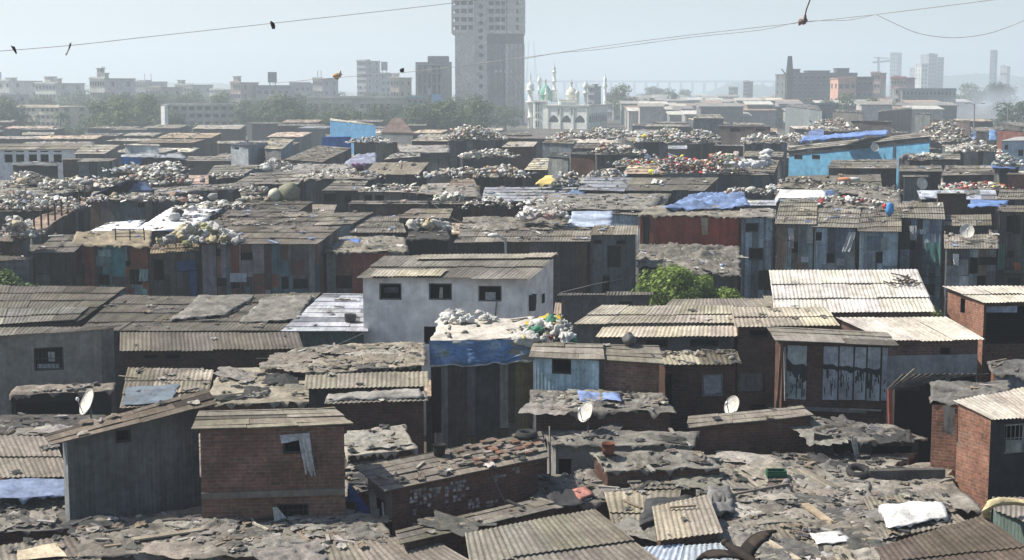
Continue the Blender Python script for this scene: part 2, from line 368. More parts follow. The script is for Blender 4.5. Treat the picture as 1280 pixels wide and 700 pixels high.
PATCHC = [(.2, .21, .22), (.08, .08, .08), (.12, .2, .2), (.17, .08, .055), (.25, .25, .24), (.10, .13, .18)]
HS = {}          # key -> roof quad
WL = {}          # (key, side) -> (A, B, wall object)
BLK = []         # footprints
PROT = []        # (depth, u0, u1, v0, v1) picture areas of hand-placed houses
SG = 'shacks crowding the settlement'
def house(key, name, label, q, w, roof, ops=(), ins=(.16, .14), vb=None, cat='shack', z0=0.0, group=SG, pw=(.6, 1.0), split=None, far=None, zin=-.004, auto=None):
    Q = [Pz(*p) for p in q]
    W_ = (Q[1] - Q[0]).length; want = max(1.6, min(4.0, W_ * .4))
    if min(Q[3].y - Q[0].y, Q[2].y - Q[1].y) < want * .5 and Q[0].y > 74:
        Q[3] = Pd(q[3][0], q[3][1], Q[0].y + want); Q[2] = Pd(q[2][0], q[2][1], Q[1].y + want)
    HS[key] = Q
    cen = sum(Q, Vector()) / 4; dist = cen.y
    far = dist > 95 if far is None else far
    E = empty(name, (cen.x, cen.y, z0), label, cat, group)
    W = max((Q[1] - Q[0]).length, .3); L = max((Q[3] - Q[0]).length, .3)
    ts, tf, tb = min(.3, ins[1] / W), min(.3, ins[0] / L), min(.3, .1 / L)
    C = [bil(Q, ts, tf), bil(Q, 1 - ts, tf), bil(Q, 1 - ts, 1 - tb), bil(Q, ts, 1 - tb)]
    byside = {0: [], 1: [], 2: [], 3: []}
    specs = w if isinstance(w, dict) else {'*': w}
    for op in ops:
        k, sd, u0, v0, u1, v1 = op[:6]; A, B = C[sd], C[(sd + 1) % 4]
        d = (B - A); d.z = 0; dn = d.normalized(); n = Vector((dn.y, -dn.x, 0))
        p0, p1 = Pplane(u0, v0, A, n), Pplane(u1, v1, A, n)
        s0, s1 = sorted(((p0 - A).dot(dn), (p1 - A).dot(dn))); e, f = sorted((p0.z, p1.z))
        byside[sd].append((s0, s1, e, f, k, op[6] if len(op) > 6 else None))
    if split and auto != 0:
        A, B = C[0], C[1]; Lw = (B - A).length; tried = 0; want = max(1, int(Lw / 1.3))
        while want and tried < 40:
            tried += 1; w_, h_ = R.uniform(.35, .75), R.uniform(.4, .8); a_ = R.uniform(.15, max(.2, Lw - w_ - .15)); e_ = (split + R.uniform(.5, 1.1)) if R.random() < .6 else split - R.uniform(.9, 1.3); top_ = min(A.z, B.z) - .25
            if a_ + w_ > Lw - .1 or e_ + h_ > top_: continue
            if any(a_ < h0[1] + .15 and a_ + w_ > h0[0] - .15 and e_ < h0[3] + .1 and e_ + h_ > h0[2] - .1 for h0 in byside[0]): continue
            byside[0].append((a_, a_ + w_, e_, e_ + h_, 'w' if R.random() < .5 else 'o', None)); want -= 1
    mbs = {}; wo = {}
    for sd in range(4):
        A, B = C[sd], C[(sd + 1) % 4]; sp = specs.get(sd, specs.get('*'))
        mat, c = sp[0], sp[1]; mm = {'patch': 'tin'}.get(mat, mat)
        mb = mbs.setdefault(mm, MB)() if mm not in mbs else mbs[mm]
        mbs[mm] = mb
        hol = [h[:4] for h in byside[sd]]
        if mat == 'patch':
            hh = wall(mb, A, B, A.z - zin, B.z - zin, z0, hol, (.03, .03, .03))
            if sd != 2: panels(mb, A, B, A.z - zin, B.z - zin, z0, hh, c, pw, split=split)
        else: hh = wall(mb, A, B, A.z - zin, B.z - zin, z0, hol, c)
        WL[(key, sd)] = (A.copy(), B.copy(), mm)
        BLK.append((min(p.x for p in Q), max(p.x for p in Q), min(p.y for p in Q), max(p.y for p in Q)))
    if split:
        A, B = C[0], C[1]; dA = (B - A); dA.z = 0; Lw = dA.length; dA.normalize(); no_ = Vector((dA.y, -dA.x, 0)); mb = mbs['tin']; base_ = Vector((A.x, A.y, 0))
        for _ in range(int(Lw * 2.2)):
            w_, h_ = R.uniform(.25, .8), R.uniform(.25, .9); a_, e_ = R.uniform(0, max(.05, Lw - w_)), R.uniform(1.8, max(2, min(A.z, B.z) - h_ - .1))
            if any(a_ < h0[1] + .02 and a_ + w_ > h0[0] - .02 and e_ < h0[3] + .02 and e_ + h_ > h0[2] - .02 for h0 in byside[0]): continue
            mb.box(base_ + dA * a_ + no_ * .055 + Vector((0, 0, e_)), dA * w_, no_ * R.uniform(.01, .03), Vector((0, 0, h_)), jc(R.choice(c if isinstance(c, list) else PATCHC), .3))
        lb = MB(); s_ = R.uniform(0, .4)
        while s_ < Lw - .5:
            l_ = min(R.uniform(.8, 2.0), Lw - s_); dp = R.uniform(.25, .6); zz = split + R.uniform(-.1, .15)
            p_ = base_ + dA * s_ + no_ * .07 + Vector((0, 0, zz)); lb.box(p_ - Vector((0, 0, .05)), dA * l_, no_ * dp - Vector((0, 0, dp * R.uniform(.1, .5))), Vector((0, 0, .035)), jc((.12, .11, .10), .4))
            s_ += l_ + R.choice((.02, .5, 1.0))
        if lb.f: lb.build('awning', 'sheet', E)
    for mm, mb in mbs.items():
        if mb.f: wo[mm] = mb.build('wall', mm, E)
    for sd in range(4):
        A, B, mm = WL[(key, sd)]; dn = (B - A); dn.z = 0; dn.normalize(); nin = Vector((-dn.y, dn.x, 0)); A0 = Vector((A.x, A.y, 0))
        for s0, s1, e, f, k, o in byside[sd]:
            if f - e < .02: continue
            P = lambda s, z, y=0: A0 + dn * s + Vector((0, 0, z)) + nin * y
            if k in ('w', 'g'):
                mb = MB(); t = min(.045, (s1 - s0) * .08); c = o or (.07, .065, .06)
                for a, b in ((P(s0, e + t / 2, .07), P(s1, e + t / 2, .07)), (P(s0, f - t / 2, .07), P(s1, f - t / 2, .07)), (P(s0 + t / 2, e, .073), P(s0 + t / 2, f, .073)), (P(s1 - t / 2, e, .073), P(s1 - t / 2, f, .073))):
                    mb.bar(a, b, t, .05, c)
                nb = max(1, int((s1 - s0) / .14)) if k == 'g' else (1 if s1 - s0 > 1.1 else 0)
                for i in range(1, nb + 1):
                    s = s0 + (s1 - s0) * i / (nb + 1); mb.bar(P(s, e, .09), P(s, f, .09), .016 if k == 'g' else t * .7, .016, c)
                if k == 'g': mb.bar(P(s0, (e + f) / 2, .1), P(s1, (e + f) / 2, .1), .02, .02, c)
                mb.build('window', 'wood', E)
            elif k in ('d', 's'):
                mb = MB(); c = o or (.1, .09, .08)
                mb.box(P(s0 + .01, e + .01, .06), dn * (s1 - s0 - .02), nin * .04, Vector((0, 0, f - e - .02)), c)
                nb = max(1, int((s1 - s0) / .25))
                for i in range(nb + 1):
                    s = s0 + .04 + (s1 - s0 - .08) * i / nb; mb.bar(P(s, e + .02, .055), P(s, f - .02, .055), .03, .015, tuple(x * .7 for x in c))
                mb.build('door' if k == 'd' else 'shutter', 'tin', E)
    rm = MB(); kind, rc = roof[0], roof[1]
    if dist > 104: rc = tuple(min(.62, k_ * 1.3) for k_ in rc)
    if kind == 'pl': plank_roof(rm, Q, rc, roof[2] if len(roof) > 2 else .2, roof[3] if len(roof) > 3 else (.25, .5)); mt = 'sheet'
    elif kind == 'ac': ac_roof(rm, Q, rc, roof[2] if len(roof) > 2 else .16, far=far, odd=roof[3] if len(roof) > 3 else .12); mt = 'sheet'
    elif kind == 'tarp': tarp_sheet(rm, Q, tuple(min(.6, k_ * 1.04) for k_ in (rc[0] * 1.03, rc[1], rc[2] * .95)), (roof[2] if len(roof) > 2 else .08) * 1.1, res=.07 if dist < 60 else (.13 if dist < 88 else .45), skirt=.14); mt = 'dusttarp'
    elif kind == 'cover': tarp_sheet(rm, Q, rc, roof[2] if len(roof) > 2 else .05, res=.14 if dist < 60 else .3, var=.05, skirt=.15); mt = 'tarp'
    else:
        n = qnorm(Q); rm.box(Q[0] + n * .01, Q[1] - Q[0], Q[3] - Q[0], n * .08, rc); mt = 'plaster'
    rm.build('roof', mt, E)
    us, vs = [p[0] for p in q], [p[1] for p in q]
    PROT.append((dist, min(us), max(us), min(vs), vb if vb else max(vs) + 4))
    return E
def onroof(key, u, v, up=0.0):
    q = HS[key]; n = qnorm(q); return Pplane(u, v, q[0], n) + n * up
def onwall(key, sd, u, v, out=0.0):
    A, B, _ = WL[(key, sd)]; d = (B - A); d.z = 0; d.normalize(); n = Vector((d.y, -d.x, 0)); return Pplane(u, v, A, n) + n * out

def free(x0, x1, y0, y1, m=.15):
    return not any(x0 - m < b and x1 + m > a and y0 - m < d and y1 + m > c for a, b, c, d in BLK)
HAZE, SUN, SKY, EXPO = 0.00072, 4.5, 0.074, 0.9
# ---------------------------------------------------------------- loose things
GREY_J = [(.13, .125, .115), (.2, .19, .172), (.05, .05, .05), (.27, .255, .23), (.34, .32, .29), (.16, .135, .11), (.22, .18, .135), (.07, .07, .07)]
LIT = {}
def litter(reg, key, dens, pal=GREY_J, size=1.0, q=None, planks=.25):
    mb = LIT.setdefault(reg, MB()); Q = q or HS[key]; n = qnorm(Q)
    area = (Q[1] - Q[0]).length * (Q[3] - Q[0]).length
    e1 = (Q[1] - Q[0]).normalized(); e2 = n.cross(e1)
    for _ in range(int(area * dens)):
        p = bil(Q, R.uniform(.03, .97), R.uniform(.05, .97)) + n * .07; k = R.random(); u_ = R.random(); a = R.uniform(0, pi)
        x = e1 * cos(a) + e2 * sin(a); y = n.cross(x); c = jc(R.choice(pal), .25)
        if k < planks:
            l = R.uniform(.2, .7) * size; mb.box(p - x * l / 2, x * l, y * R.uniform(.04, .12), n * R.uniform(.02, .05), c)
        elif k < planks + .07:
            r = R.uniform(.05, .13) * size; mb.lump(p, r, r * R.uniform(.6, 1), r * .7, c, 4, 6, .5, a, R.random() * 50)
        else:
            w = R.uniform(.08, .3) * size; g = []
            for i in range(4):
                g.append([p + x * (w * (i / 3 - .5) + R.uniform(-.04, .04)) + y * (w * R.uniform(.7, 1) * (j / 3 - .5) + R.uniform(-.04, .04)) + n * R.uniform(0, .12) * w * 2 for j in range(4)])
            mb.grid(g, None, c, False)
def rags(reg, key, dens, pal, size=(.6, 1.7), q=None):
    mb = LIT.setdefault(reg, MB()); Q = q or HS[key]; n = qnorm(Q); area = (Q[1] - Q[0]).length * (Q[3] - Q[0]).length
    e1 = (Q[1] - Q[0]).normalized(); e2 = n.cross(e1); k0 = area * dens
    for _ in range(int(k0) + (R.random() < k0 % 1)):
        p = bil(Q, R.uniform(.05, .95), R.uniform(.08, .92)) + n * R.uniform(.05, .09); a = R.uniform(-.6, .6) + R.choice((0, pi / 2)); x = e1 * cos(a) + e2 * sin(a); y = n.cross(x); c = jc(R.choice(pal), .2)
        w, l = R.uniform(*size), R.uniform(*size) * .8; N_ = max(6, int(max(w, l) / .075)); sd = R.uniform(0, 99); lu = R.uniform(.05, .13); g = []
        for i in range(N_ + 1):
            row = []
            for j in range(N_ + 1):
                s, t = j / N_ - .5, i / N_ - .5; v = Vector((s * w * 1.6 + sd, t * l * 1.6, sd))
                ex_ = 1 + .35 * noise.noise(Vector((s * 5, t * 5, sd)))
                ed = max(0, 1 - 2 * max(abs(s), abs(t)))
                row.append(p + x * (s * w * ex_) + y * (t * l * ex_) + n * (lu * (crumple(v) + .35) * (.5 + ed) * .9))
            g.append(row)
        mb.grid(g, None, lambda i, j: tuple(k * (1 + .25 * noise.noise(Vector((i * .4, j * .4, sd)))) for k in c), True)
def dish(label, p, r, aim, pole_h, col=(.62, .60, .54), group='satellite dishes on the roofs'):
    """dish centre p, pole goes down pole_h to the roof"""
    p = Vector(p); a = Vector(aim).normalized(); E = empty('satellite_dish', p - Vector((0, 0, pole_h)), label, 'satellite dish', group)
    x = a.cross(Vector((0, 0, 1))).normalized(); y = a.cross(x)
    mb = MB(); rows = [[p + a * (.22 * r * (k / 5) ** 2 - .05) + (x * cos(t * 2 * pi / 20) + y * sin(t * 2 * pi / 20) * 1.08) * (r * k / 5 + .001) for t in range(21)] for k in range(6)]
    mb.grid(rows, None, col); rim = [rows[5][t] for t in range(21)]; mb.tube(rim, .012, 5, tuple(x_ * .8 for x_ in col), False)
    mb.build('reflector', 'metal', E)
    mb = MB(); f = p + a * r * .9; mb.bar(p - y * -r * .95, f, .02, .02, (.3, .3, .3)); mb.lump(f, .05, .05, .06, (.7, .7, .68), 5, 7, 0); mb.build('feed_arm', 'metal', E)
    mb = MB(); mb.tube([p - a * .06, p - a * .1 - Vector((0, 0, .1)), p - Vector((0, 0, pole_h)) - a * .1], .025, 6, (.12, .12, .12)); mb.build('mast', 'metal', E)
def tyre(label, p, r=.3, tilt=.15):
    mb = MB(); p = Vector(p); rows = []
    for i in range(21):
        b = 2 * pi * i / 20; row = []
        for j in range(9):
            a = 2 * pi * j / 8; rr = r + .085 * cos(a); z = .09 * sin(a) * (1.15)
            row.append(p + Vector((rr * cos(b), rr * sin(b), z + .09 + tilt * rr * sin(b))))
        rows.append(row)
    mb.grid(rows, None, (.03, .03, .03)); return tag(mb.build('tyre', 'rubber'), label, 'tyre', 'tyres holding roofs down')
def rod(name, label, cat, pts, r, c=(.2, .19, .18), mat='metal', group=None):
    mb = MB(); mb.tube(pts, r, 7, c); return tag(mb.build(name, mat), label, cat, group)
def plank(label, a, b, w=.16, h=.04, c=(.25, .2, .14), name='plank', cat='plank', mat='wood', group='planks lying on the roofs'):
    mb = MB(); mb.bar(a, b, w, h, c); return tag(mb.build(name, mat), label, cat, group)
def cover(name, label, cat, pts, col, lump=.06, skirt=.12, mat='tarp', res=.12, group=None, var=.08):
    mb = MB(); tarp_sheet(mb, pts, col, lump, res, skirt, var, lift=.06); return tag(mb.build(name, mat), label, cat, group)
def patch(key, name, label, cat, px, col, **k):
    return cover(name, label, cat, [onroof(key, *p, .05) for p in px], col, **k)
def hang(name, label, cat, key, sd, px, col, mat='cloth', out=.06, group=None, amp=.05, N_=13, scal=0):
    """cloth hanging on a wall, px = TL TR BR BL in picture pixels"""
    q = [onwall(key, sd, *p, out) for p in px]; A, B, _ = WL[(key, sd)]; d = (B - A).normalized(); n = Vector((d.y, -d.x, 0)); g = []
    sd_ = R.uniform(0, 50)
    K = N_ - 1
    for i in range(N_):
        t = i / K; a, b = q[0].lerp(q[3], t), q[1].lerp(q[2], t)
        g.append([a.lerp(b, j / K) + n * (amp * (1 + noise.noise(Vector((j * 6.6 / K, i * 1.4 / K, sd_))) * 1.6 + (.5 * crumple(Vector((j * 9 / K, i * 3 / K, sd_))) if amp > .03 else 0)) * (.3 + t)) + Vector((0, 0, scal * t * noise.noise(Vector((j * 9 / K, 3.3, sd_))))) for j in range(N_)])
    mb = MB(); mb.grid(g, None, (lambda i, j: col(i / K, j / K)) if callable(col) else col); return tag(mb.build(name, mat), label, cat, group)
def blob(name, label, cat, p, r, c, mat='sack', amp=.3, group=None):
    mb = MB(); mb.lump(Vector(p) + Vector((0, 0, r[2] * .8)), *r, c, 10, 14, amp, R.uniform(0, 3), R.uniform(0, 60)); return tag(mb.build(name, mat), label, cat, group)
def drum(label, p, r, h, c, cat='bucket', name='bucket', group=None):
    mb = MB(); mb.lathe(p, [(0, 0), (r * .85, 0), (r, h * .5), (r, h), (r * 1.06, h), (r * 1.06, h * .97), (r * .92, h * .97), (r * .85, .03), (0, .03)], 14, c)
    return tag(mb.build(name, 'junk'), label, cat, group)
def railing(label, pts, h, c=(.10, .09, .085), n=2, group='railings on the rooftops', posts=True):
    E = empty('railing', pts[0], label, 'railing', group); mb = MB()
    for k in range(n):
        z = Vector((0, 0, h * (k + 1) / n))
        for a, b in zip(pts[:-1], pts[1:]): mb.bar(Vector(a) + z, Vector(b) + z, .035, .035, c)
    mb.build('rail', 'wood', E)
    for p in pts:
        pb = MB(); pb.bar(Vector(p), Vector(p) + Vector((R.uniform(-.04, .04), 0, h * R.uniform(1.0, 1.2))), .05, .05, c); pb.build('post', 'wood', E)
# sacks: shared meshes, every sack of the near heaps its own object
SACK = {}
NS = [0]
def sack_mesh(kind, c, i):
    k = (kind, c, i)
    if k not in SACK:
        mb = MB(); mb.lump((0, 0, 0), .5, .40, .34, tuple(x * .85 for x in c), 10, 14, .85, 0, i * 5 + 2)
        mb.tube([(.42, .02, .06), (.54, .05, .14), (.62, .02, .24)], [.10, .05, .09], 7, c)
        me = mb.build('sack', 'sack', origin=(0, 0, 0)); o = me.data; COL.objects.unlink(me); SACK[k] = o
    return SACK[k]
FARSACK = MB()
WHT = [(.62, .61, .57), (.52, .51, .48), (.68, .67, .64), (.45, .43, .38), (.58, .56, .48)]
WFAR = WHT + [(.34, .32, .28), (.26, .25, .23), (.42, .36, .26), (.12, .12, .125), (.35, .28, .22), (.3, .33, .38)]
MIXED = WHT + [(.35, .34, .32), (.5, .44, .3), (.2, .2, .2), (.35, .2, .15)]
COLR = WHT[:3] + [(.5, .06, .05), (.5, .05, .06), (.35, .3, .27), (.25, .35, .3), (.55, .52, .1), (.15, .2, .3), (.5, .3, .2), (.1, .1, .1)]
def u_far(i): return i % 5 in (0, 2, 3)
def heap(label, u0, u1, vb, vt, z, n, pal=WHT, size=.55, far=None, depth=None, grp=None, name='sack', cat='sack', key=None):
    """n sacks heaped between picture columns u0..u1, standing at height z, front at row vb, top of the heap at row vt"""
    P0, P1 = Pz(u0, vb, z), Pz(u1, vb, z); d = P0.y; W = (P1 - P0).length; far = d > 118 if far is None else far
    vis = (vb - vt) * d / F; slope = (H - z) / d           # visible height, and how much depth adds to it
    D = depth or min(vis * .45 / max(slope, .03), max(1.5, W * .7)); hh = max(.35, vis - D * slope)
    sd = R.uniform(0, 50); far0 = far
    if far0 and D > .8 and free(P0.x, P1.x, P0.y, P0.y + D, -.3):
        zb = z - .12; house('h%d' % len(HS), 'shack', 'low shack almost buried under a heap of bags', [(*proj(p), p.z) for p in (Vector((P0.x, P0.y - .2, zb)), Vector((P1.x, P1.y - .2, zb)), Vector((P1.x, P1.y + D, zb + .1)), Vector((P0.x, P0.y + D, zb + .1)))], ('patch', [(.06, .058, .058), (.09, .088, .09), (.10, .075, .06), (.14, .15, .155)]), ('tarp', (.2, .19, .175), .1), vb=vb + 3, group='low shacks under the heaps of bags')
    if far and pal is not COLR: pal = list(pal) * 2 + WFAR[5:] + WHT[:3]
    if far or NS[0] >= 296: n = int(n * 2.7); size *= .46; hh *= .78
    for i in range(n):
        s, t = R.random(), R.random()
        e = (1 - abs(2 * s - 1) ** 4) * max(0, .35 + .65 * sin(pi * min(1, .1 + t)) + .9 * noise.noise(Vector((s * W * .35, t * D * .3, sd)))) * (.5 + .5 * t)
        if R.random() > .25 + e: t *= R.random()
        zz = z + max(0, hh * min(1.15, e * 1.25)) * (1 - R.random() ** 4) + size * .12
        if far0 and i % 7 == 0: s, t, zz = s * 1.3 - .15, t * 1.2 - .3, z + .1
        p = P0.lerp(P1, s) + Vector((0, t * D, 0)); p.z = zz
        c = R.choice(pal); k = size * (R.uniform(.45, 1.1) if R.random() < .85 else R.uniform(1.1, 2.0))
        if far0 and u_far(i):
            a_ = R.uniform(0, 6.28); x = Vector((cos(a_), sin(a_), R.uniform(-.5, .5))) * k * R.uniform(.4, .9); y = Vector((-sin(a_), cos(a_), R.uniform(-.4, .9))) * k * R.uniform(.3, .7); cc = jc(c, .3); m_ = p + x * .5 + y * .5 + Vector((0, 0, k * R.uniform(-.1, .35)))
            P_ = [p, p + x, p + x + y, p + y]
            for e_ in range(4): FARSACK.face([P_[e_], P_[(e_ + 1) % 4], m_], None, cc)
        elif far or NS[0] >= 296: FARSACK.lump(p, k * .62, k * R.uniform(.3, .5), k * R.uniform(.2, .42), jc(tuple(x * .78 for x in c), .3), 4, 5, .7, R.uniform(0, 6), R.uniform(0, 90))
        else:
            NS[0] += 1; o = bpy.data.objects.new(name, sack_mesh('s', c, R.randrange(4))); COL.objects.link(o)
            o.location = p; o.rotation_euler = (R.uniform(-.6, .6), R.uniform(-.6, .6), R.uniform(0, 6.28)); k *= .9; o.scale = (k * 1.15, k * R.uniform(.75, 1.0), k * R.uniform(.7, 1.0))
            tag(o, label, cat, grp or label)
# ---------------------------------------------------------------- trees
def leaf_cloud(mb, blobs, n, size, col, var=.35, flat=.5):
    w = [b[3] ** 2 for b in blobs]
    for _ in range(n):
        b = R.choices(blobs, w)[0]; d = Vector((R.gauss(0, 1), R.gauss(0, 1), R.gauss(0, 1))).normalized()
        r = b[3] * R.uniform(.45, 1.05) ** .7; p = Vector(b[:3]) + Vector((d.x, d.y, d.z * .8)) * r
        s = size * R.uniform(.5, 1.3); a = (d + Vector((R.gauss(0, .6), R.gauss(0, .6), R.gauss(0, .6) + flat))).normalized()
        x = a.cross(Vector((R.gauss(0, 1), R.gauss(0, 1), R.gauss(0, 1)))).normalized(); y = a.cross(x)
        k = 1 + R.uniform(-var, var) + .12 * noise.noise(p * .9); c = (col[0] * k * R.uniform(.85, 1.15), col[1] * k, col[2] * k)
        mb.face([p - x * s, p - y * s * .55, p + x * s, p + y * s * .55], None, c)
def mk_tree(label, loc, h, r, col, leaves=2600, lsize=.16, nb=16, group=None, cat='tree', name='tree', trunk=True, low=.35, seed=None):
    E = empty(name, loc, label, cat, group); o = Vector(loc); blobs = []
    for i in range(nb):
        a, k = R.uniform(0, 2 * pi), R.random() ** .5 * .78; z = R.uniform(low, .88)
        w = sin(pi * min(1, max(.1, (z - low * .6) / (1 - low * .6)))) ** .5
        blobs.append((o.x + cos(a) * r * k * w, o.y + sin(a) * r * k * w, o.z + h * z, r * R.uniform(.24, .42)))
    mb = MB(); tb = max(.05, h * .022)
    mb.tube([o, o + Vector((.1, .05, h * .2)), o + Vector((-.1, .1, h * .45)), o + Vector((0, 0, h * .75))], [tb * 1.3, tb, tb * .8, tb * .3], 8, (.10, .08, .06))
    for b in R.sample(blobs, min(7, nb)): 
        s = o + Vector((0, 0, h * R.uniform(.2, .5))); e = Vector(b[:3]); mb.tube([s, s.lerp(e, .5) + Vector((0, 0, -.1 * h * .2)), e], [tb * .55, tb * .35, tb * .12], 6, (.10, .08, .06))
    t = mb.build('trunk', 'bark', E); mb = MB(); leaf_cloud(mb, blobs, leaves, lsize, col); c = mb.build('crown', 'leaf', E)
    KIDS[E.name] = [t, c]; return E
def mk_palm(label, loc, h, col, group=None, fr=2.6):
    E = empty('palm_tree', loc, label, 'palm tree', group); o = Vector(loc); mb = MB(); top = o + Vector((.4, .2, h))
    mb.tube([o, o + Vector((.25, .1, h * .5)), top], [.22, .17, .14], 8, (.14, .12, .1)); t = mb.build('trunk', 'bark', E); mb = MB()
    for k in range(20):
        a = k * 2.4; el = R.uniform(-.3, .9); d = Vector((cos(a), sin(a), 0)); pts = [top + d * fr * s * cos(el * .6) + Vector((0, 0, fr * (s * sin(el) - s * s * .85))) for s in [i / 7 for i in range(8)]]
        sdv = d.cross(Vector((0, 0, 1)))
        for i in range(7):
            w = .5 * fr * .35 * (1 - abs(i / 7 - .35))
            for sg in (-1, 1):
                c = jc(col, .25); mb.face([pts[i], pts[i + 1], pts[i + 1] + sdv * sg * w - Vector((0, 0, w * .6)), pts[i].lerp(pts[i + 1], .35) + sdv * sg * w - Vector((0, 0, w * .5))], None, c)
    c = mb.build('crown', 'leaf', E); KIDS[E.name] = [t, c]; return E
# ---------------------------------------------------------------- far buildings
WM = {}
def win_mesh(w, h, c):
    k = (round(w, 1), round(h, 1), c)
    if k not in WM:
        mb = MB(); w, h = k[0], k[1]; t = .12
        mb.box((-w / 2 + t, .08, t), (w - 2 * t, 0, 0), (0, .02, 0), (0, 0, h - 2 * t), c)
        f = (.42, .42, .4)
        for o, x, z in (((-w / 2, 0, 0), w, t), ((-w / 2, 0, h - t), w, t)): mb.box((o[0], -.06, o[2]), (x, 0, 0), (0, .17, 0), (0, 0, z), f)
        for x in (-w / 2, w / 2 - t): mb.box((x, -.06, t), (t, 0, 0), (0, .17, 0), (0, 0, h - 2 * t), f)
        mb.box((-w / 2 - .15, -.45, h + .05), (w + .3, 0, 0), (0, .44, 0), (0, 0, .1), f)
        o = mb.build('window', 'paint', origin=(0, 0, 0)); WM[k] = o.data; COL.objects.unlink(o)
    return WM[k]
def put_window(E, p, yaw, w, h, c):
    o = bpy.data.objects.new('window', win_mesh(w, h, c)); COL.objects.link(o); o.parent = E; o.location = Vector(p) - ORG[E.name]; o.rotation_euler = (0, 0, yaw)
def block(label, u0, u1, vt, d, dep, col, nf=0, nb=0, name='apartment_block', cat='building', yaw=0.0, ww=1.8, wh=1.7, wc=(.05, .06, .07), bits=(), mat='concrete', band=None, side=True, group='buildings on the hazy horizon', z0=0.0, para=.5):
    um = (u0 + u1) / 2; W = W0 = (u1 - u0) * d / F; top = Pd(um, vt, d).z; x = Pd(um, vt, d).x
    E = empty(name, (x, d, z0), label, cat, group); ex = Vector((cos(yaw), sin(yaw), 0)); ey = Vector((-sin(yaw), cos(yaw), 0)); o = Vector((x, d, z0))
    if yaw: dep = min(dep, .55 * W / abs(sin(yaw))); W = max(.3 * W, (W - dep * abs(sin(yaw))) / cos(yaw)); o0 = o - Vector((W0 / 2, 0, 0))
    else: o0 = o - ex * W / 2
    kx = W / W0
    mb = MB(); hh = top - z0; mb.box(o0, ex * W, ey * dep, Vector((0, 0, hh)), col)
    dk = tuple(k * .8 for k in col); lt = tuple(min(.8, k * 1.15) for k in col)
    for s in range(1, nf + 1):
        z = hh * s / nf - .15
        if band or s == nf: mb.box(o0 - ex * .25 - ey * .3 + Vector((0, 0, z - .15)), ex * (W + .5), ey * (dep + .6), Vector((0, 0, .35)), band or dk)
    mb.box(o0 - ex * .1 - ey * .1 + Vector((0, 0, hh + .01)), ex * (W + .2), ey * .25, Vector((0, 0, para)), lt); mb.build('wall', mat, E)
    if nf and nb:
        fh = hh / nf; n = 0; f0 = max(0, nf - 96 // max(1, nb + (3 if side else 0)))
        for i in range(f0, nf):
            for j in range(nb):
                if R.random() < .05: continue
                put_window(E, o0 + ex * W * (j + .5) / nb - ey * .10 + Vector((0, 0, fh * (i + .28))), yaw, min(ww, W / nb * .7), min(wh, fh * .55), wc)
            if side:
                sg = -1 if x > 0 else 1
                pb = o0 + (ex * (W + .1) if sg > 0 else -ex * .1)
                for j in range(2): put_window(E, pb + ey * dep * (j + .5) / 2 + Vector((0, 0, fh * (i + .28))), yaw + pi / 2 * sg, min(ww, dep / 3), min(wh, fh * .55), wc)
    for b in bits:      # (kind, u0, u1, vtop, colour)
        bx0, bx1 = (b[1] - u0) * d / F * kx, (b[2] - u0) * d / F * kx; zt = Pd(b[1], b[3], d).z - z0; m2 = MB(); dd = min(dep * .6, max(2.0, (bx1 - bx0)))
        if b[0] == 'billboard':
            m2.box(o0 + ex * bx0 + ey * 2 + Vector((0, 0, hh + 1.5)), ex * (bx1 - bx0), ey * .4, Vector((0, 0, zt - hh - 1.5)), b[4])
            for q in (.2, .8): m2.bar(o0 + ex * (bx0 + (bx1 - bx0) * q) + ey * 2.6 + Vector((0, 0, hh)), o0 + ex * (bx0 + (bx1 - bx0) * q) + ey * 2.6 + Vector((0, 0, zt)), .3, .3, (.1, .1, .1))
        elif b[0] == 'mast':
            for q in (0, 1): m2.bar(o0 + ex * (bx0 + q * (bx1 - bx0)) + ey * 2 + Vector((0, 0, hh)), o0 + ex * (bx0 + q * (bx1 - bx0)) + ey * 2 + Vector((0, 0, zt)), .25, .25, b[4])
        else:
            m2.box(o0 + ex * bx0 + ey * 1.5 + Vector((0, 0, hh + .02)), ex * (bx1 - bx0), ey * dd, Vector((0, 0, zt - hh - .3)), b[4])
            m2.box(o0 + ex * (bx0 - .3) + ey * 1.2 + Vector((0, 0, zt - .28)), ex * (bx1 - bx0 + .6), ey * (dd + .6), Vector((0, 0, .28)), tuple(k * .85 for k in b[4]))
        m2.build({'billboard': 'billboard', 'mast': 'antenna', 'tank': 'water_tank', 'stair': 'stair_head'}[b[0]], mat, E)
    PROT.append((d, u0, u1, vt, vt + 25)); return E
# ================================================================ foreground: low roofs and upper rooms, d = 30..75 m
BR = ('brick', (1, 1, 1)); BRD = ('brick', (.6, .58, .58)); BR_LIT = ('brick', (1.35, 1.2, 1.1))  # the last is a brighter brick with sunlight put into its colour
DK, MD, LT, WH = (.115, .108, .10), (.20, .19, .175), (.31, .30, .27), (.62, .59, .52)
BLK_T, GRY_T = (.075, .074, .072), (.20, .195, .18)
TIN = [(.16, .17, .18), (.20, .21, .22), (.12, .13, .14)]
def qz(*a):     # quad with front z and back z
    (p, zf), (q, zb) = a[0], a[1]
    return [(*p[0], zf), (*p[1], zf), (*q[1], zb), (*q[0], zb)]
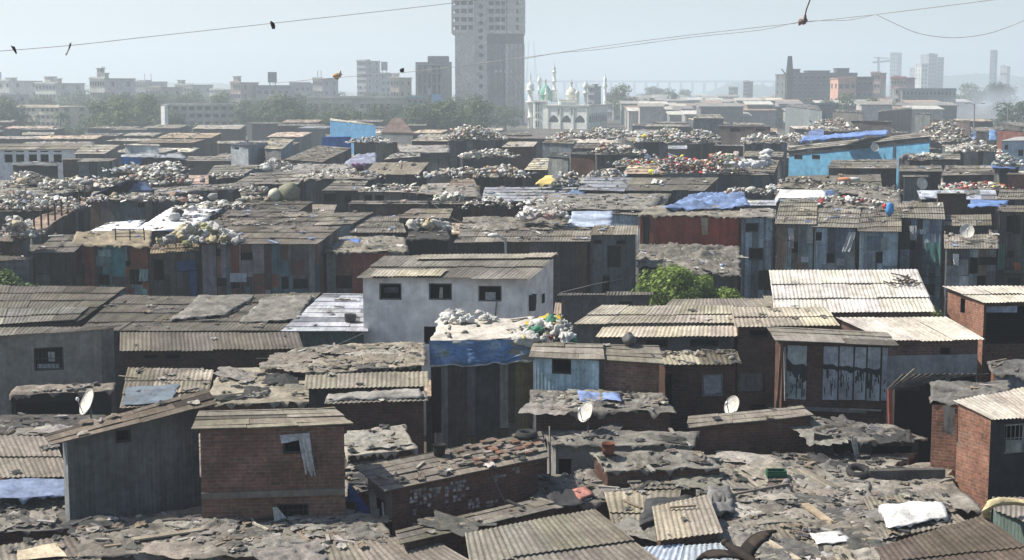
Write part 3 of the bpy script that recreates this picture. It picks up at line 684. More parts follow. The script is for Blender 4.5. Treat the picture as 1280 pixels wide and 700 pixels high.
# -- nearest rooms
house('tinroom', 'tin_shack', 'grey tin walled room with a sloping sheet roof, left of the square brick room', [(68, 556, 4.5), (268, 507, 5.1), (256, 489, 5.2), (58, 543, 4.6)],
      {0: ('tin', (.125, .137, .142)), '*': ('tin', (.22, .24, .25))}, ('pl', (.25, .215, .185), .3), [('w', 0, 144, 538, 164, 552)], ins=(.25, .35), z0=1.5)
house('brickroom', 'brick_house', 'square brick room with a white cloth hanging from its upper window', [(243, 538, 4.85), (438, 532, 4.9), (415, 511, 5.0), (252, 515, 5.0)],
      BR, ('pl', (.33, .31, .265), .12), [('w', 0, 353, 544, 383, 567), ('g', 0, 346, 630, 386, 648)], ins=(.1, .12), cat='house')
hang('curtain', 'white cloth hanging out of the upper window of the square brick room', 'cloth', 'brickroom', 0, [(373, 544), (387, 541), (395, 593), (381, 590)], (.52, .53, .53), amp=.09, scal=.2)
hang('valance', 'white cloth strip along the top of the upper window of the square brick room', 'cloth', 'brickroom', 0, [(350, 543), (387, 540), (386, 547), (352, 553)], (.46, .47, .47), amp=.04)
hang('curtain', 'torn pale cloth at the lower window of the square brick room', 'cloth', 'brickroom', 0, [(341, 633), (347, 633), (368, 657), (344, 657)], (.45, .45, .43))
mb = MB(); A, B, _ = WL[('brickroom', 0)]; dn = (B - A).normalized(); p = onwall('brickroom', 0, 250, 624, 0)
mb.box(Vector((A.x, A.y, p.z)) - Vector((0, .05, 0)), dn * (B - A).length, Vector((0, .048, 0)), Vector((0, 0, .16)), (.2, .18, .155))
E = [o for o in COL.objects if o.get('label', '').startswith('square brick room')][0]; mb.build('ledge', 'plaster', E)
house('tileroom', 'brick_house', 'long brick shed with patchy white paint and loose red tiles on its roof', [(485, 614, 3.35), (682, 573, 3.5), (672, 541, 3.75), (447, 584, 3.6)],
      {0: ('brick', (.75, .7, .7)), 3: ('plaster', (.12, .11, .10)), '*': BRD}, ('pl', (.26, .24, .215), .2), [('o', 3, 462, 617, 481, 668)], ins=(.2, .2), cat='house', vb=660)
A, B, _ = WL[('tileroom', 0)]
mb = MB(); n = (B - A); n.z = 0; n.normalize(); no = Vector((n.y, -n.x, 0))
for (u, v, w, h) in [(512, 616, .5, .35), (524, 622, .35, .3), (536, 614, .3, .25), (556, 612, .5, .4), (563, 606, .4, .2), (572, 610, .3, .12), (618, 598, .3, .15), (608, 630, .3, .2), (516, 640, .08, .6), (640, 588, .25, .2), (585, 628, .3, .3)]:
    p = onwall('tileroom', 0, u, v, .004)
    for i in range(int(w * h * 110) + 4):
        q = p + n * (floor(R.uniform(0, w) / .12) * .12) + Vector((0, 0, -floor(R.uniform(0, h) / .088) * .088 * R.choice((0, 1, 1)))); mb.box(q, n * R.uniform(.06, .11), no * .006, Vector((0, 0, .07)), jc((.5, .49, .46), .2))
E = [o for o in COL.objects if o.get('label', '').startswith('long brick shed')][0]; mb.build('flaking_paint', 'plaster', E)
mb = MB()
for i in range(90):
    u, v = R.choice([(R.uniform(515, 565), 0), (R.uniform(570, 660), 0), (R.uniform(600, 668), 0)])[0], 0
    s, t = R.uniform(.45, .98), R.uniform(.12, .9); p = bil(HS['tileroom'], s, t) + Vector((0, 0, .09)); a = (HS['tileroom'][1] - HS['tileroom'][0]).normalized(); a2 = Vector((-a.y, a.x, .1)).normalized()
    if R.random() < .55: mb.box(p, a * .22, a2 * R.uniform(.09, .16), Vector((0, 0, .035)), jc(R.choice([(.21, .115, .08), (.18, .12, .09), (.24, .21, .18), (.2, .155, .12), (.17, .15, .13)]), .25))
tag(mb.build('tile_scraps', 'brick' if 0 else 'junk'), 'loose red and brown tiles scattered over the long brick shed roof', 'roof tiles', None, 'stuff')
drum('black bucket standing among loose tiles on the long brick shed', onroof('tileroom', 549, 571, .05), .16, .28, (.03, .03, .03))
tyre('old tyre at the back corner of the tiled brick shed roof', onroof('tileroom', 658, 551, .08), .22, .05)
for i, (a, b, w, l) in enumerate([((472, 636), (478, 672), .07, 'white board leaning at the open end of the long brick shed'), ((478, 628), (481, 668), .05, 'narrow pale board leaning at the end of the long brick shed'), ((466, 612), (468, 670), .16, 'grey door board leaning at the end of the long brick shed')]):
    plank(l, Pd(a[0], a[1], 36.35 - i * .06), Pd(b[0], b[1], 35.9 - i * .12), w, .03, [(.5, .5, .5), (.55, .54, .5), (.16, .15, .13)][i], group='boards leaning at the shed end')
cover('tarpaulin', 'blue tarp strip hung in the gap beside the square brick room', 'tarp', [Pd(434, 618, 36.9), Pd(460, 655, 36.3), Pd(463, 636, 36.5), Pd(436, 606, 37.1)], (.03, .07, .22), .05, .3)
house('striproof', 'shack', 'narrow low roof strip at the foot of the painted brick shed', qz((((505, 681), (700, 636)), 2.75), (((497, 664), (672, 624)), 2.8)), BRD, ('pl', (.24, .225, .2), .15), ins=(.1, .1))
# -- bottom edge
house('bigcorr', 'shack', 'corrugated grey roof with cracked sheets at the bottom centre', [(592, 742, 2.7), (838, 716, 2.75), (741, 636, 3.3), (581, 667, 3.3)], {3: ('tin', (.42, .44, .46)), '*': BRD}, ('ac', (.30, .285, .25), .12, .12), [], ins=(.12, .12))
house('lowcorr', 'shack', 'dusty corrugated roof running out of the bottom edge beside the cracked one', [(330, 716, 2.45), (600, 712, 2.5), (528, 667, 2.6), (352, 691, 2.6)], BRD, ('ac', (.29, .27, .235), .12))
house('leftcorr', 'shack', 'corrugated roof with cream boards in the bottom left corner', [(-60, 740, 2.4), (135, 716, 2.4), (102, 668, 2.5), (-60, 690, 2.5)], BRD, ('ac', (.27, .25, .22), .14))
patch('leftcorr', 'board', 'cream plywood board on the corrugated roof in the bottom left corner', 'board', [(22, 706), (86, 701), (72, 684), (24, 693)], (.6, .52, .38), lump=.02, skirt=0, mat='wood')
house('darkcorr', 'shack', 'dark corrugated roof with long seams in the bottom right corner', [(1112, 722, 2.9), (1330, 722, 3.2), (1228, 644, 3.4), (1093, 686, 3.1)], BRD, ('ac', (.10, .085, .072), .1, .02))
house('greenside', 'tin_shack', 'green sided tin hut behind the dark roof at the right edge', [(1243, 640, 3.3), (1330, 672, 3.3), (1330, 622, 3.4), (1240, 622, 3.4)], ('tin', (.14, .19, .17)), ('ac', (.2, .19, .17)), ins=(.05, .05))
rod('pipe', 'bent yellow rag wrapped pipe over the roof corner at the right edge', 'pipe', [Pz(1234, 648, 3.3), Pz(1233, 640, 3.6), Pz(1238, 630, 3.75), Pz(1250, 627, 3.75), Pz(1268, 627, 3.7), Pz(1290, 630, 3.7)], [.09, .11, .1, .1, .08, .07], (.5, .42, .25), 'cloth')
# -- quilt of low roofs on the right of the centre
T = [
 ('qb', 'grey tarp roofed low hut before the curtained doorway', qz((((757, 592), (905, 587)), 3.0), (((738, 567), (874, 565)), 3.24)), ('tarp', GRY_T, .08)),
 ('qc', 'low roof patched with dark rags between the tiled shed and the corrugated roofs', qz((((668, 632), (812, 628)), 2.5), (((672, 596), (800, 592)), 2.6)), ('tarp', (.19, .18, .165), .07)),
 ('qd', 'long corrugated low roof half buried in grey sheets', qz((((790, 614), (1050, 612)), 2.65), (((775, 588), (1005, 586)), 2.8)), ('ac', (.24, .225, .2), .2, .2)),
 ('qe', 'corrugated low roof under a fallen black tarp', qz((((768, 668), (842, 676)), 2.45), (((755, 616), (850, 611)), 2.7)), ('ac', (.27, .25, .22), .15)),
 ('qf', 'bright ridged roof over a small dark window at the bottom', [(822, 678, 2.9), (902, 668, 2.9), (884, 618, 3.1), (815, 634, 3.1)], ('ac', (.42, .39, .33), .1, .05)),
 ('qh', 'grey rag covered low roof right of the bright ridged roof', qz((((890, 662), (1015, 655)), 2.55), (((872, 612), (1005, 606)), 2.65)), ('tarp', (.2, .19, .17), .09)),
 ('qi', 'low roof of ridged sheets and junk at the bottom right of centre', qz((((900, 716), (1080, 712)), 2.5), (((893, 660), (1020, 652)), 2.6)), ('ac', (.25, .23, .2), .2, .2)),
 ('qj', 'flat grey tarp roof with a green crate on it', qz((((960, 660), (1095, 662)), 2.5), (((1005, 598), (1085, 596)), 2.65)), ('tarp', (.21, .2, .185), .07)),
 ('qk', 'ridged pale roof with a crumpled white sheet lying on it', qz((((1102, 676), (1206, 655)), 2.65), (((1078, 622), (1168, 616)), 2.75)), ('ac', (.33, .31, .27), .15)),
 ('ql', 'junk strewn low roof beside the dark roof at the bottom right', qz((((1010, 712), (1130, 706)), 2.5), (((1000, 652), (1110, 655)), 2.6)), ('tarp', (.2, .185, .165), .1)),
 ('qm', 'wide grey tarp roof at the foot of the sunlit brick house', qz((((1080, 628), (1228, 640)), 2.5), (((1060, 592), (1165, 580)), 2.65)), ('tarp', (.2, .19, .175), .07)),
 ('qn', 'wide dusty tarp roof behind the green crate', qz((((850, 612), (1080, 604)), 2.55), (((880, 570), (1150, 568)), 2.7)), ('tarp', (.22, .21, .19), .06)),
 ('qo', 'black crumpled tarp roof at the left edge', qz((((-40, 672), (112, 660)), 2.4), (((-40, 606), (98, 606)), 2.55)), ('tarp', (.13, .125, .12), .12)),
 ('qq', 'rubble strewn tarp roof at the foot of the tin walled room', qz((((96, 700), (262, 690)), 2.45), (((92, 655), (258, 636)), 2.6)), ('tarp', (.17, .16, .145), .11)),
 ('qr', 'rubble strewn tarp roof at the foot of the square brick room', qz((((235, 702), (500, 684)), 2.5), (((235, 648), (470, 645)), 2.55)), ('tarp', (.175, .165, .15), .1)),
 ('qs', 'small tarp roof filling the gap behind the long tiled shed', qz((((430, 622), (500, 606)), 2.7), (((432, 578), (500, 570)), 2.8)), ('tarp', (.2, .19, .175), .08)),
]
for k, l, q, r in T: house(k, 'shack', l, q, BRD, r, ins=(.08, .08))
house('qg', 'shack', 'pale blue sheeted ridged roof under the flying bird', qz((((770, 724), (918, 716)), 2.45), (((800, 685), (906, 677)), 2.8)), BRD, ('ac', (.42, .47, .55), .08, .02))
house('qp', 'shack', 'old corrugated roof beside the tin walled room at the left edge', [(0, 600, 2.9), (86, 598, 2.9), (66, 546, 3.2), (-30, 543, 3.2)], BRD, ('ac', (.30, .28, .24), .12, .15))
cover('tarpaulin', 'blue tarp over the low roof at the left edge', 'tarp', [Pz(-10, 626, 2.75), Pz(86, 622, 2.75), Pz(86, 601, 2.85), Pz(-10, 603, 2.85)], (.15, .19, .29), .09, .15)
cover('white_sheet', 'crumpled white plastic sheet on the pale ridged roof at the bottom right', 'plastic sheet', [onroof('qk', *p, .08) for p in ((1112, 668), (1186, 654), (1178, 636), (1098, 640))], (.62, .62, .6), .12, .1)
cover('white_sheet', 'small white torn sheet lying in the rubble at the bottom right', 'plastic sheet', [onroof('ql', *p, .1) for p in ((1020, 690), (1064, 684), (1050, 673), (1012, 676))], (.66, .65, .62), .1, .06)
cover('tarpaulin', 'black tarp fallen across the ridged roofs near the bottom', 'tarp', [onroof('qe', *p, .12) for p in ((800, 668), (832, 660), (868, 628), (810, 632))], (.05, .05, .05), .2, .2)
cover('tarpaulin', 'dark rag heap drooping at the corner of the bright ridged roof', 'tarp', [onroof('qh', *p, .12) for p in ((885, 655), (918, 650), (912, 618), (884, 622))], (.16, .155, .15), .25, .25)
cover('tarpaulin', 'black rags bunched below the tiled brick shed', 'tarp', [onroof('qc', *p, .06) for p in ((690, 640), (730, 636), (722, 616), (680, 618))], (.035, .033, .035), .16, .1)
cover('cloth', 'red and white cloth dropped beside the black rags', 'cloth', [onroof('qc', *p, .12) for p in ((724, 632), (742, 626), (732, 617), (714, 620))], (.36, .17, .14), .08, .05, mat='cloth')
E = empty('crate', onroof('qj', 970, 604, .05), 'small dark green crate on the grey tarp roof', 'crate'); o = ORG[E.name]; mb = MB()
for (a, b, c_, w, d_, h_) in [(0, 0, 0, .5, .34, .03), (0, -.16, .03, .5, .03, .28), (0, .16, .03, .5, .03, .28), (-.24, 0, .03, .03, .29, .28), (.24, 0, .03, .03, .29, .28)]: mb.cbox(o.x + a, o.y + b, o.z + c_, w, d_, h_, (.02, .085, .05))
mb.build('body', 'junk', E); mb = MB(); mb.cbox(o.x, o.y - .185, o.z + .2, .46, .015, .06, (.03, .12, .07)); mb.build('rim', 'junk', E)
tyre('tyre lying on the grey roofs right of the green crate', onroof('qm', 1073, 598, .1), .25, .25)
plank('long pale plank lying across the roofs below the green crate', onroof('qj', 1006, 636, .12), onroof('qj', 1050, 668, .12), .2, .06, (.42, .34, .24))
plank('weathered beam under the dark roof at the bottom edge', onroof('qi', 960, 684, .15), onroof('qi', 1000, 706, .1), .1, .06, (.5, .43, .33))
plank('flat board in the rubble below the tin walled room', onroof('qq', 166, 682, .15), onroof('qq', 252, 668, .12), .22, .04, (.33, .29, .23))
plank('long low timber ledge across the tarp roof before the sunlit brick house', onroof('qm', 1086, 600, .15), onroof('qm', 1180, 598, .15), .22, .25, (.1, .095, .09))
plank('black pole lying on the rags below the curtained doorway', onroof('qc', 768, 622, .15), onroof('qc', 795, 625, .15), .06, .06, (.06, .06, .06))
plank('grey batten across the roofs left of the green crate', onroof('qh', 900, 628, .15), onroof('qh', 985, 612, .15), .07, .05, (.2, .18, .16))
# -- curtained doorway hut, little brick sheds
house('qa', 'shack', 'low hut with a dark curtained doorway behind the tarp roofs', [(690, 557, 3.32), (868, 560, 3.3), (872, 543, 3.42), (676, 539, 3.42)], ('plaster', (.26, .255, .24)), ('tarp', (.17, .165, .155), .1), [('w', 0, 696, 572, 716, 597, (.5, .5, .48))], vb=600)
rod('pole', 'thin dark pole standing at the corner of the curtained hut', 'pole', [Pz(688, 602, 2.7), Pd(687, 533, 40.4)], .025, (.08, .07, .06))
drum('rusty tin pot on the tarp roof before the curtained hut', onroof('qb', 760, 574, .15), .17, .3, (.16, .06, .04), 'pot', 'pot')
house('rightshed', 'brick_house', 'low brick shed with a pale flat sheet roof and a broken left corner', [(861, 536, 3.45), (1014, 521, 3.65), (1000, 509, 3.75), (863, 521, 3.55)], BRD, ('pl', (.30, .28, .25), .12), [('o', 3, 864, 540, 872, 560)], cat='house', vb=574)
house('blackhut', 'shack', 'sagging hut hung with black tarps next to the low brick shed', [(1015, 553, 3.15), (1158, 552, 3.1), (1118, 536, 3.25), (1012, 524, 3.4)], ('plaster', (.05, .05, .05)), ('tarp', (.16, .155, .145), .12), [('o', 0, 1040, 555, 1068, 572), ('o', 0, 1090, 558, 1140, 572)], vb=575)
hang('tarpaulin', 'black tarp hanging over the front of the sagging hut', 'tarp', 'blackhut', 0, [(1016, 540), (1040, 545), (1038, 574), (1014, 572)], (.035, .035, .037), 'tarp', .1, amp=.1)
hang('white_sheet', 'pale strip of cloth hanging on the front of the sagging hut', 'cloth', 'blackhut', 0, [(1062, 546), (1070, 546), (1072, 572), (1066, 570)], (.4, .4, .38), 'cloth', .1)
# -- sunlit brick house on the right
house('sunbrick', 'brick_house', 'tall sunlit brick house with a barred window at the right edge', [(1238, 527, 4.5), (1345, 520, 4.5), (1300, 480, 4.75), (1192, 502, 4.75)], {0: ('plaster', (.045, .045, .047)), '*': BR_LIT}, ('ac', (.55, .52, .46), .1, .05), [('g', 0, 1256, 531, 1281, 566, (.4, .4, .38)), ('o', 3, 1182, 505, 1195, 543)], ins=(.06, .06), cat='house', vb=615, z0=0)  # front colour carries its shade, the other walls' brick their sunlight
E = [o for o in COL.objects if o.get('label', '').startswith('tall sunlit brick')][0]
mb = MB(); p = onwall('sunbrick', 0, 1257, 565, .0); q = onwall('sunbrick', 0, 1276, 549, .0); mb.box(p + Vector((0, .04, 0)), Vector((q.x - p.x, 0, 0)), Vector((0, .03, 0)), Vector((0, 0, q.z - p.z)), (.35, .37, .33)); mb.build('shutter', 'tin', E)
house('sunannex', 'brick_house', 'brick annex under a rumpled black tarp behind the sunlit brick house', [(1163, 506, 4.45), (1262, 512, 4.5), (1262, 477, 4.6), (1164, 478, 4.55)], BR_LIT, ('tarp', (.13, .128, .125), .14), cat='house', ins=(.05, .05), vb=600)
hang('tarpaulin', 'black rag hanging over the wall opening of the sunlit brick house', 'tarp', 'sunbrick', 3, [(1180, 506), (1196, 510), (1196, 545), (1184, 540)], (.04, .04, .042), 'tarp', .03)
house('bigshed', 'shed', 'open fronted brick shed with a white sheet roof near the right edge', [(1228, 380, 5.3), (1345, 378, 5.3), (1345, 357, 5.5), (1178, 358, 5.5)], {0: ('brick', (.5, .48, .48)), '*': BR_LIT}, ('ac', (.58, .56, .49), .06, .03), [('o', 0, 1233, 383, 1340, 428), ('o', 3, 1201, 372, 1206, 392)], ins=(.12, .12), vb=455, cat='shed', z0=0)  # front brick painted darker as shaded, the other walls brighter as sunlit
E = [o for o in COL.objects if o.get('label', '').startswith('open fronted')][0]; mb = MB(); A, B, _ = WL[('bigshed', 0)]
p = onwall('bigshed', 0, 1232, 387, -.2); mb.bar(p, p + Vector((1.2, 0, 0)), .1, .25, (.35, .4, .5)); mb.build('lintel', 'wood', E)
house('edgehut', 'tin_shack', 'grey blue tin hut under black plastic at the right edge', [(1240, 466, 4.3), (1345, 480, 4.3), (1345, 449, 4.45), (1235, 452, 4.45)], ('patch', [(.25, .28, .30), (.3, .32, .33), (.25, .12, .08)]), ('tarp', (.11, .11, .11), .12), vb=500)
house('redframe', 'shack', 'corrugated lean-to with a red door frame beside the black tarped annex', [(1108, 486, 4.2), (1164, 482, 4.2), (1240, 466, 4.6), (1128, 467, 4.6)], ('plaster', (.05, .045, .045)), ('ac', (.24, .225, .2), .2, .15), [('o', 0, 1117, 489, 1158, 545)], vb=545)
plank('red painted door post of the lean-to beside the peeling white shed', Pd(1112, 487, 43.4), Pd(1113, 546, 43.1), .2, .1, (.19, .065, .05), 'door_post', 'post', group=None)
# -- peeling white shed and the big white roofs
house('peel', 'shed', 'shed walled in peeling white painted sheets around a brick pillar', [(972, 427, 5.15), (1121, 434, 5.1), (1106, 416, 5.35), (961, 409, 5.4)], BRD, ('pl', (.22, .21, .19), .14), ins=(.2, .2), cat='shed', vb=530)
E = [o for o in COL.objects if o.get('label', '').startswith('shed walled')][0]
A, B, _ = WL[('peel', 0)]; d = (B - A); d.z = 0; d.normalize(); no = Vector((d.y, -d.x, 0))
for (u0, v0, u1, v1) in [(983, 432, 1009, 498), (1028, 433, 1048, 499), (1048.1, 433, 1067, 499), (1067.1, 434, 1083, 499), (1083.1, 434, 1101, 500), (1101.2, 434, 1110, 500)]:
    a, b = onwall('peel', 0, u0, v1, .02), onwall('peel', 0, u1, v0, .02); w = (b - a).dot(d); h_ = b.z - a.z; mb = MB()
    mb.box(a, d * w, no * .05, Vector((0, 0, h_)), jc((.46, .50, .52), .08))
    for i in range(int(30 * w)):       # flakes of dark weathered primer in a slanting band
        t = R.uniform(0, w - .05); zc = h_ * (.64 - .12 * (a.x + t - onwall('peel', 0, 1028, 440).x) / 3 if u0 > 1010 else .62 - .2 * t); z = zc - .3 - abs(R.gauss(0, .45))
        if not .02 < z < h_ - .25: continue
        mb.box(a + d * t + no * .05 + Vector((0, 0, z)), d * R.uniform(.02, .09 if z > zc - .25 else .035), no * .003, Vector((0, 0, R.uniform(.06, .3))), jc((.05, .055, .06), .3))
    nst = max(6, int(w / .035)); zc0 = lambda t: h_ * ((.66 - .14 * ((a.x + t) - onwall('peel', 0, 1028, 440).x) / 3.0) if u0 > 1010 else .74 - .3 * t)
    if w > .3:
        for i in range(nst):
            t = w * i / nst; dw = w / nst * 1.02; zt_ = zc0(t) + .16 * noise.noise(Vector((t * 3 + u0, 1, 1))) + .02; zb_ = zt_ - max(.04, .16 + .18 * noise.noise(Vector((t * 5 + u0, 7, 2))) + (.8 * R.random() ** 2 if R.random() < .3 else 0)) * (1 if u0 > 1010 else 2.4)
            zb_ = max(.05, zb_); mb.box(a + d * t + no * .053 + Vector((0, 0, zb_)), d * dw, no * .003, Vector((0, 0, max(.02, min(zt_, h_ - .1) - zb_))), jc((.04, .045, .05), .25))
    mb.build('wall_panel', 'tin', E)
mb = MB(); p = onwall('peel', 0, 985, 512, .02); mb.box(p, d * 2.4, no * .06, Vector((0, 0, .12)), (.22, .21, .2)); p = onwall('peel', 0, 1062, 512, .03); mb.box(p, d * .95, no * .05, Vector((0, 0, .05)), (.4, .38, .35)); mb.build('beam', 'plaster', E)
mb = MB(); mb.bar(onwall('peel', 0, 977, 432, .15), onwall('peel', 0, 972, 512, .4), .12, .08, (.18, .10, .07)); mb.bar(onwall('peel', 0, 981, 433, .1), onwall('peel', 0, 982, 500, .1), .1, .06, (.35, .34, .33)); mb.build('post', 'wood', E)
house('bigwhite', 'shed', 'largest bright white corrugated roof on the right', [(968, 392, 5.0), (1168, 391, 5.0), (1146, 337, 5.9), (961, 338, 5.9)], {3: BR_LIT, '*': BR}, ('ac', (.66, .645, .61), .05, .02), cat='shed', vb=396)
house('white2', 'shed', 'second white corrugated roof over a brick and cement wall', [(1108, 428, 4.7), (1231, 426, 4.7), (1182, 396, 5.2), (1044, 397, 5.2)], {0: BR, '*': BR}, ('ac', (.64, .625, .585), .06, .03), [('w', 0, 1175, 434, 1188, 444)], cat='shed', vb=470)
E = [o for o in COL.objects if o.get('label', '').startswith('second white')][0]; A, B, _ = WL[('white2', 0)]; d = (B - A); d.z = 0; d.normalize(); no = Vector((d.y, -d.x, 0))
mb = MB(); p = onwall('white2', 0, 1110, 444.5, .0); mb.box(Vector((A.x, A.y, 1.5)) + no * .004, d * (B - A).length, no * .02, Vector((0, 0, p.z - 1.5)), (.33, .34, .335)); mb.build('cement_render', 'plaster', E)
mb = MB()
for i in range(14):
    p = onroof('bigwhite', R.uniform(1118, 1150), R.uniform(350, 362), .12); mb.bar(p, p + Vector((R.uniform(-.7, .7), R.uniform(-.5, .5), .1)), .05, .04, (.12, .1, .08))
tag(mb.build('brushwood', 'wood'), 'twigs and scraps lying on the largest bright white roof', 'brushwood', None, 'stuff')
house('grid1', 'shed', 'pale corrugated roof next to the white house with darker patches', qz((((717, 406), (921, 405)), 4.75), (((752, 382), (915, 382)), 5.0)), ('plaster', (.2, .19, .18)), ('ac', (.46, .43, .37), .1, .1), cat='shed', vb=410)
house('grid2', 'shed', 'lower cream corrugated roof strip above two dark windows', qz((((744, 423), (921, 422)), 4.55), (((756, 405), (919, 405)), 4.7)), ('plaster', (.12, .11, .105)), ('ac', (.54, .50, .42), .08, .04), [('w', 0, 807, 424.5, 835, 434), ('w', 0, 863, 424, 898, 433)], cat='shed', vb=442)
house('grid3', 'brick_house', 'brick house with a small dark window under a speckled corrugated roof', qz((((918, 410), (1049, 409)), 4.9), (((913, 384), (1031, 384)), 5.15)), BRD, ('ac', (.45, .42, .35), .14, .15), [('w', 0, 936, 412, 960, 421), ('s', 0, 922, 465, 955, 490, (.2, .2, .195)), ('g', 0, 938, 505, 958, 515)], cat='house', vb=515)
house('backcorr', 'shed', 'grey corrugated roof behind the speckled one near the green tree', qz((((830, 385), (985, 385)), 4.4), (((840, 374), (965, 373)), 4.5)), ('plaster', (.15, .14, .13)), ('ac', (.30, .28, .245), .12), cat='shed')
house('backcorr2', 'shed', 'low grey wall with a corrugated top under the green tree', qz((((697, 369), (815, 368)), 3.7), (((700, 366), (815, 365)), 3.8)), ('plaster', (.13, .125, .12)), ('ac', (.22, .21, .19)), [('w', 0, 774, 377, 790, 381)], cat='shed', vb=382)
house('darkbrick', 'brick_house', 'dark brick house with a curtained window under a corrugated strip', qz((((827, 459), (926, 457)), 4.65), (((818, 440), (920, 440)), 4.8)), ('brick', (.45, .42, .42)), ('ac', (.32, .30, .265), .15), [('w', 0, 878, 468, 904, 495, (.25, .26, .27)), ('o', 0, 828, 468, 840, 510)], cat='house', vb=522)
hang('curtain', 'pale cloth tied across the window of the dark brick house', 'cloth', 'darkbrick', 0, [(880, 470), (902, 469), (902, 492), (880, 493)], (.26, .27, .28), 'cloth', -.06, amp=.02)
# -- blue tin room, brick room, messy roof
house('bluetin', 'tin_shack', 'pale blue tin room with a square dark window', [(663, 447, 5.05), (754, 451, 5.05), (752, 431, 5.3), (668, 428, 5.3)], ('tin', (.42, .56, .62)), ('pl', (.36, .34, .3), .3), [('w', 0, 690, 448, 714, 468, (.05, .05, .05))], ins=(.1, .12), vb=495)
house('brickmid', 'brick_house', 'brick room adjoining the pale blue tin room', [(752, 451, 5.0), (829, 456, 5.0), (822, 433, 5.25), (752, 431, 5.25)], BR, ('pl', (.22, .21, .185), .12), ins=(.12, .1), cat='house', vb=500)
house('messroof', 'shack', 'brick hut under dirty plastic sheets below the pale blue tin room', [(664, 516, 3.95), (846, 517, 3.9), (828, 494, 4.1), (664, 492, 4.1)], BRD, ('tarp', (.16, .155, .145), .12), vb=545)
cover('tarpaulin', 'crumpled blue plastic sheet on the hut below the pale blue room', 'tarp', [onroof('messroof', *p, .1) for p in ((726, 507), (780, 509), (768, 497), (722, 496))], (.18, .25, .45), .2, .06)
rod('pole', 'short wooden pole leaning before the adjoining brick room', 'pole', [Pd(774, 502, 48.6), Pd(772, 473, 49.0)], .035, (.4, .34, .26), 'wood')
blob('bundle', 'black and white bundle on the roof of the adjoining brick room', 'bundle', onroof('brickmid', 786, 432, .03), (.28, .2, .2), (.08, .08, .08), 'tarp')
# -- tarp covered shed in the centre
house('bluetarp', 'shed', 'central dark shed topped with a pale sheet and a blue tarp', [(538, 428, 5.35), (668, 424, 5.35), (668, 398, 5.55), (550, 403, 5.5)], ('patch', [(.07, .07, .072), (.10, .097, .092), (.085, .075, .065), (.13, .13, .13), (.17, .125, .08), (.2, .2, .195)]), ('cover', (.50, .46, .40), .07), [], ins=(.2, .1), cat='shed', vb=540, pw=(.2, .9))
A, B, _ = WL[('bluetarp', 0)]
def printed(t, x):
    k = noise.noise(Vector((x * 5, t * 2, 4.2))); k2 = noise.noise(Vector((x * 9, t * 3, 8)))
    c = (.09, .17, .32) if k < 0 else ((.12, .21, .36) if k < .3 else (.2, .28, .38))
    if .06 < x < .16 and k2 > .2: c = (.15, .22, .12)
    if x > .72 and k2 > 0: c = (.22, .2, .17)
    if t > .93: c = (.4, .4, .38)
    return c
hang('tarpaulin', 'blue printed tarp hanging over the front of the central dark shed', 'tarp', 'bluetarp', 0, [(535, 424), (669, 423), (668, 448), (536, 457)], printed, 'tarp', .22, amp=.11, N_=40, scal=.09)
hang('tin_sheet', 'pale corrugated tin sheet at the left corner of the central dark shed', 'tin sheet', 'bluetarp', 0, [(538, 458), (551, 458), (551, 540), (539, 540)], (.40, .40, .38), 'tin', .10, amp=.01)
heap('white sack in the small heap on the central dark shed', 555, 617, 405, 388, 5.55, 44, WHT[:3], .36, depth=1.4)
heap('bag in the colourful heap beside the central dark shed', 652, 715, 428, 393, 5.3, 92, COLR[:3] * 2 + [(.55, .40, .05), (.5, .13, .05), (.10, .3, .2), (.6, .58, .5), (.6, .5, .2), (.3, .28, .25)], .36, depth=2.4)
# -- white house
house('white', 'white_house', 'large whitewashed house with three dark square windows', [(446, 348, 5.95), (661, 350, 5.95), (698, 318, 6.5), (481, 320, 6.5)], ('paint', (.84, .81, .76)), ('ac', (.215, .208, .195), .18, .1), [('w', 0, 474, 354, 502, 375, (.2, .2, .2)), ('w', 0, 536, 354, 565, 375, (.2, .2, .2)), ('w', 0, 598, 357, 627, 377, (.2, .2, .2)), ('o', 0, 530, 408, 545, 430), ('s', 1, 677, 368, 681, 378, (.12, .11, .1))], ins=(.2, .15), cat='house', vb=432, z0=0)
E = [o for o in COL.objects if o.get('label', '').startswith('large whitewashed')][0]
mb = MB(); q = HS['white']; sub = [bil(q, .08, -.004), bil(q, .49, -.004), bil(q, .47, .3), bil(q, .065, .3)]; ac_roof(mb, [p + Vector((0, 0, .075)) for p in sub], (.5, .47, .40), .06, odd=0); mb.build('pale_roof_sheet', 'sheet', E); mb = MB()
sub = [bil(q, .22, .74), bil(q, .995, .74), bil(q, .995, .98), bil(q, .22, .98)]; ac_roof(mb, [p + Vector((0, 0, .07)) for p in sub], (.46, .44, .38), .06, odd=0); mb.build('pale_roof_sheet', 'sheet', E)
rod('pipe', 'thin pipe below the third window of the whitewashed house', 'pipe', [onwall('white', 0, 621, 376, .08), onwall('white', 0, 619, 397, .08)], .03, (.2, .2, .2))
drum('dark barrel in the corner beside the whitewashed house', Pd(664, 388, 56), .2, .6, (.07, .07, .08), 'barrel', 'barrel')
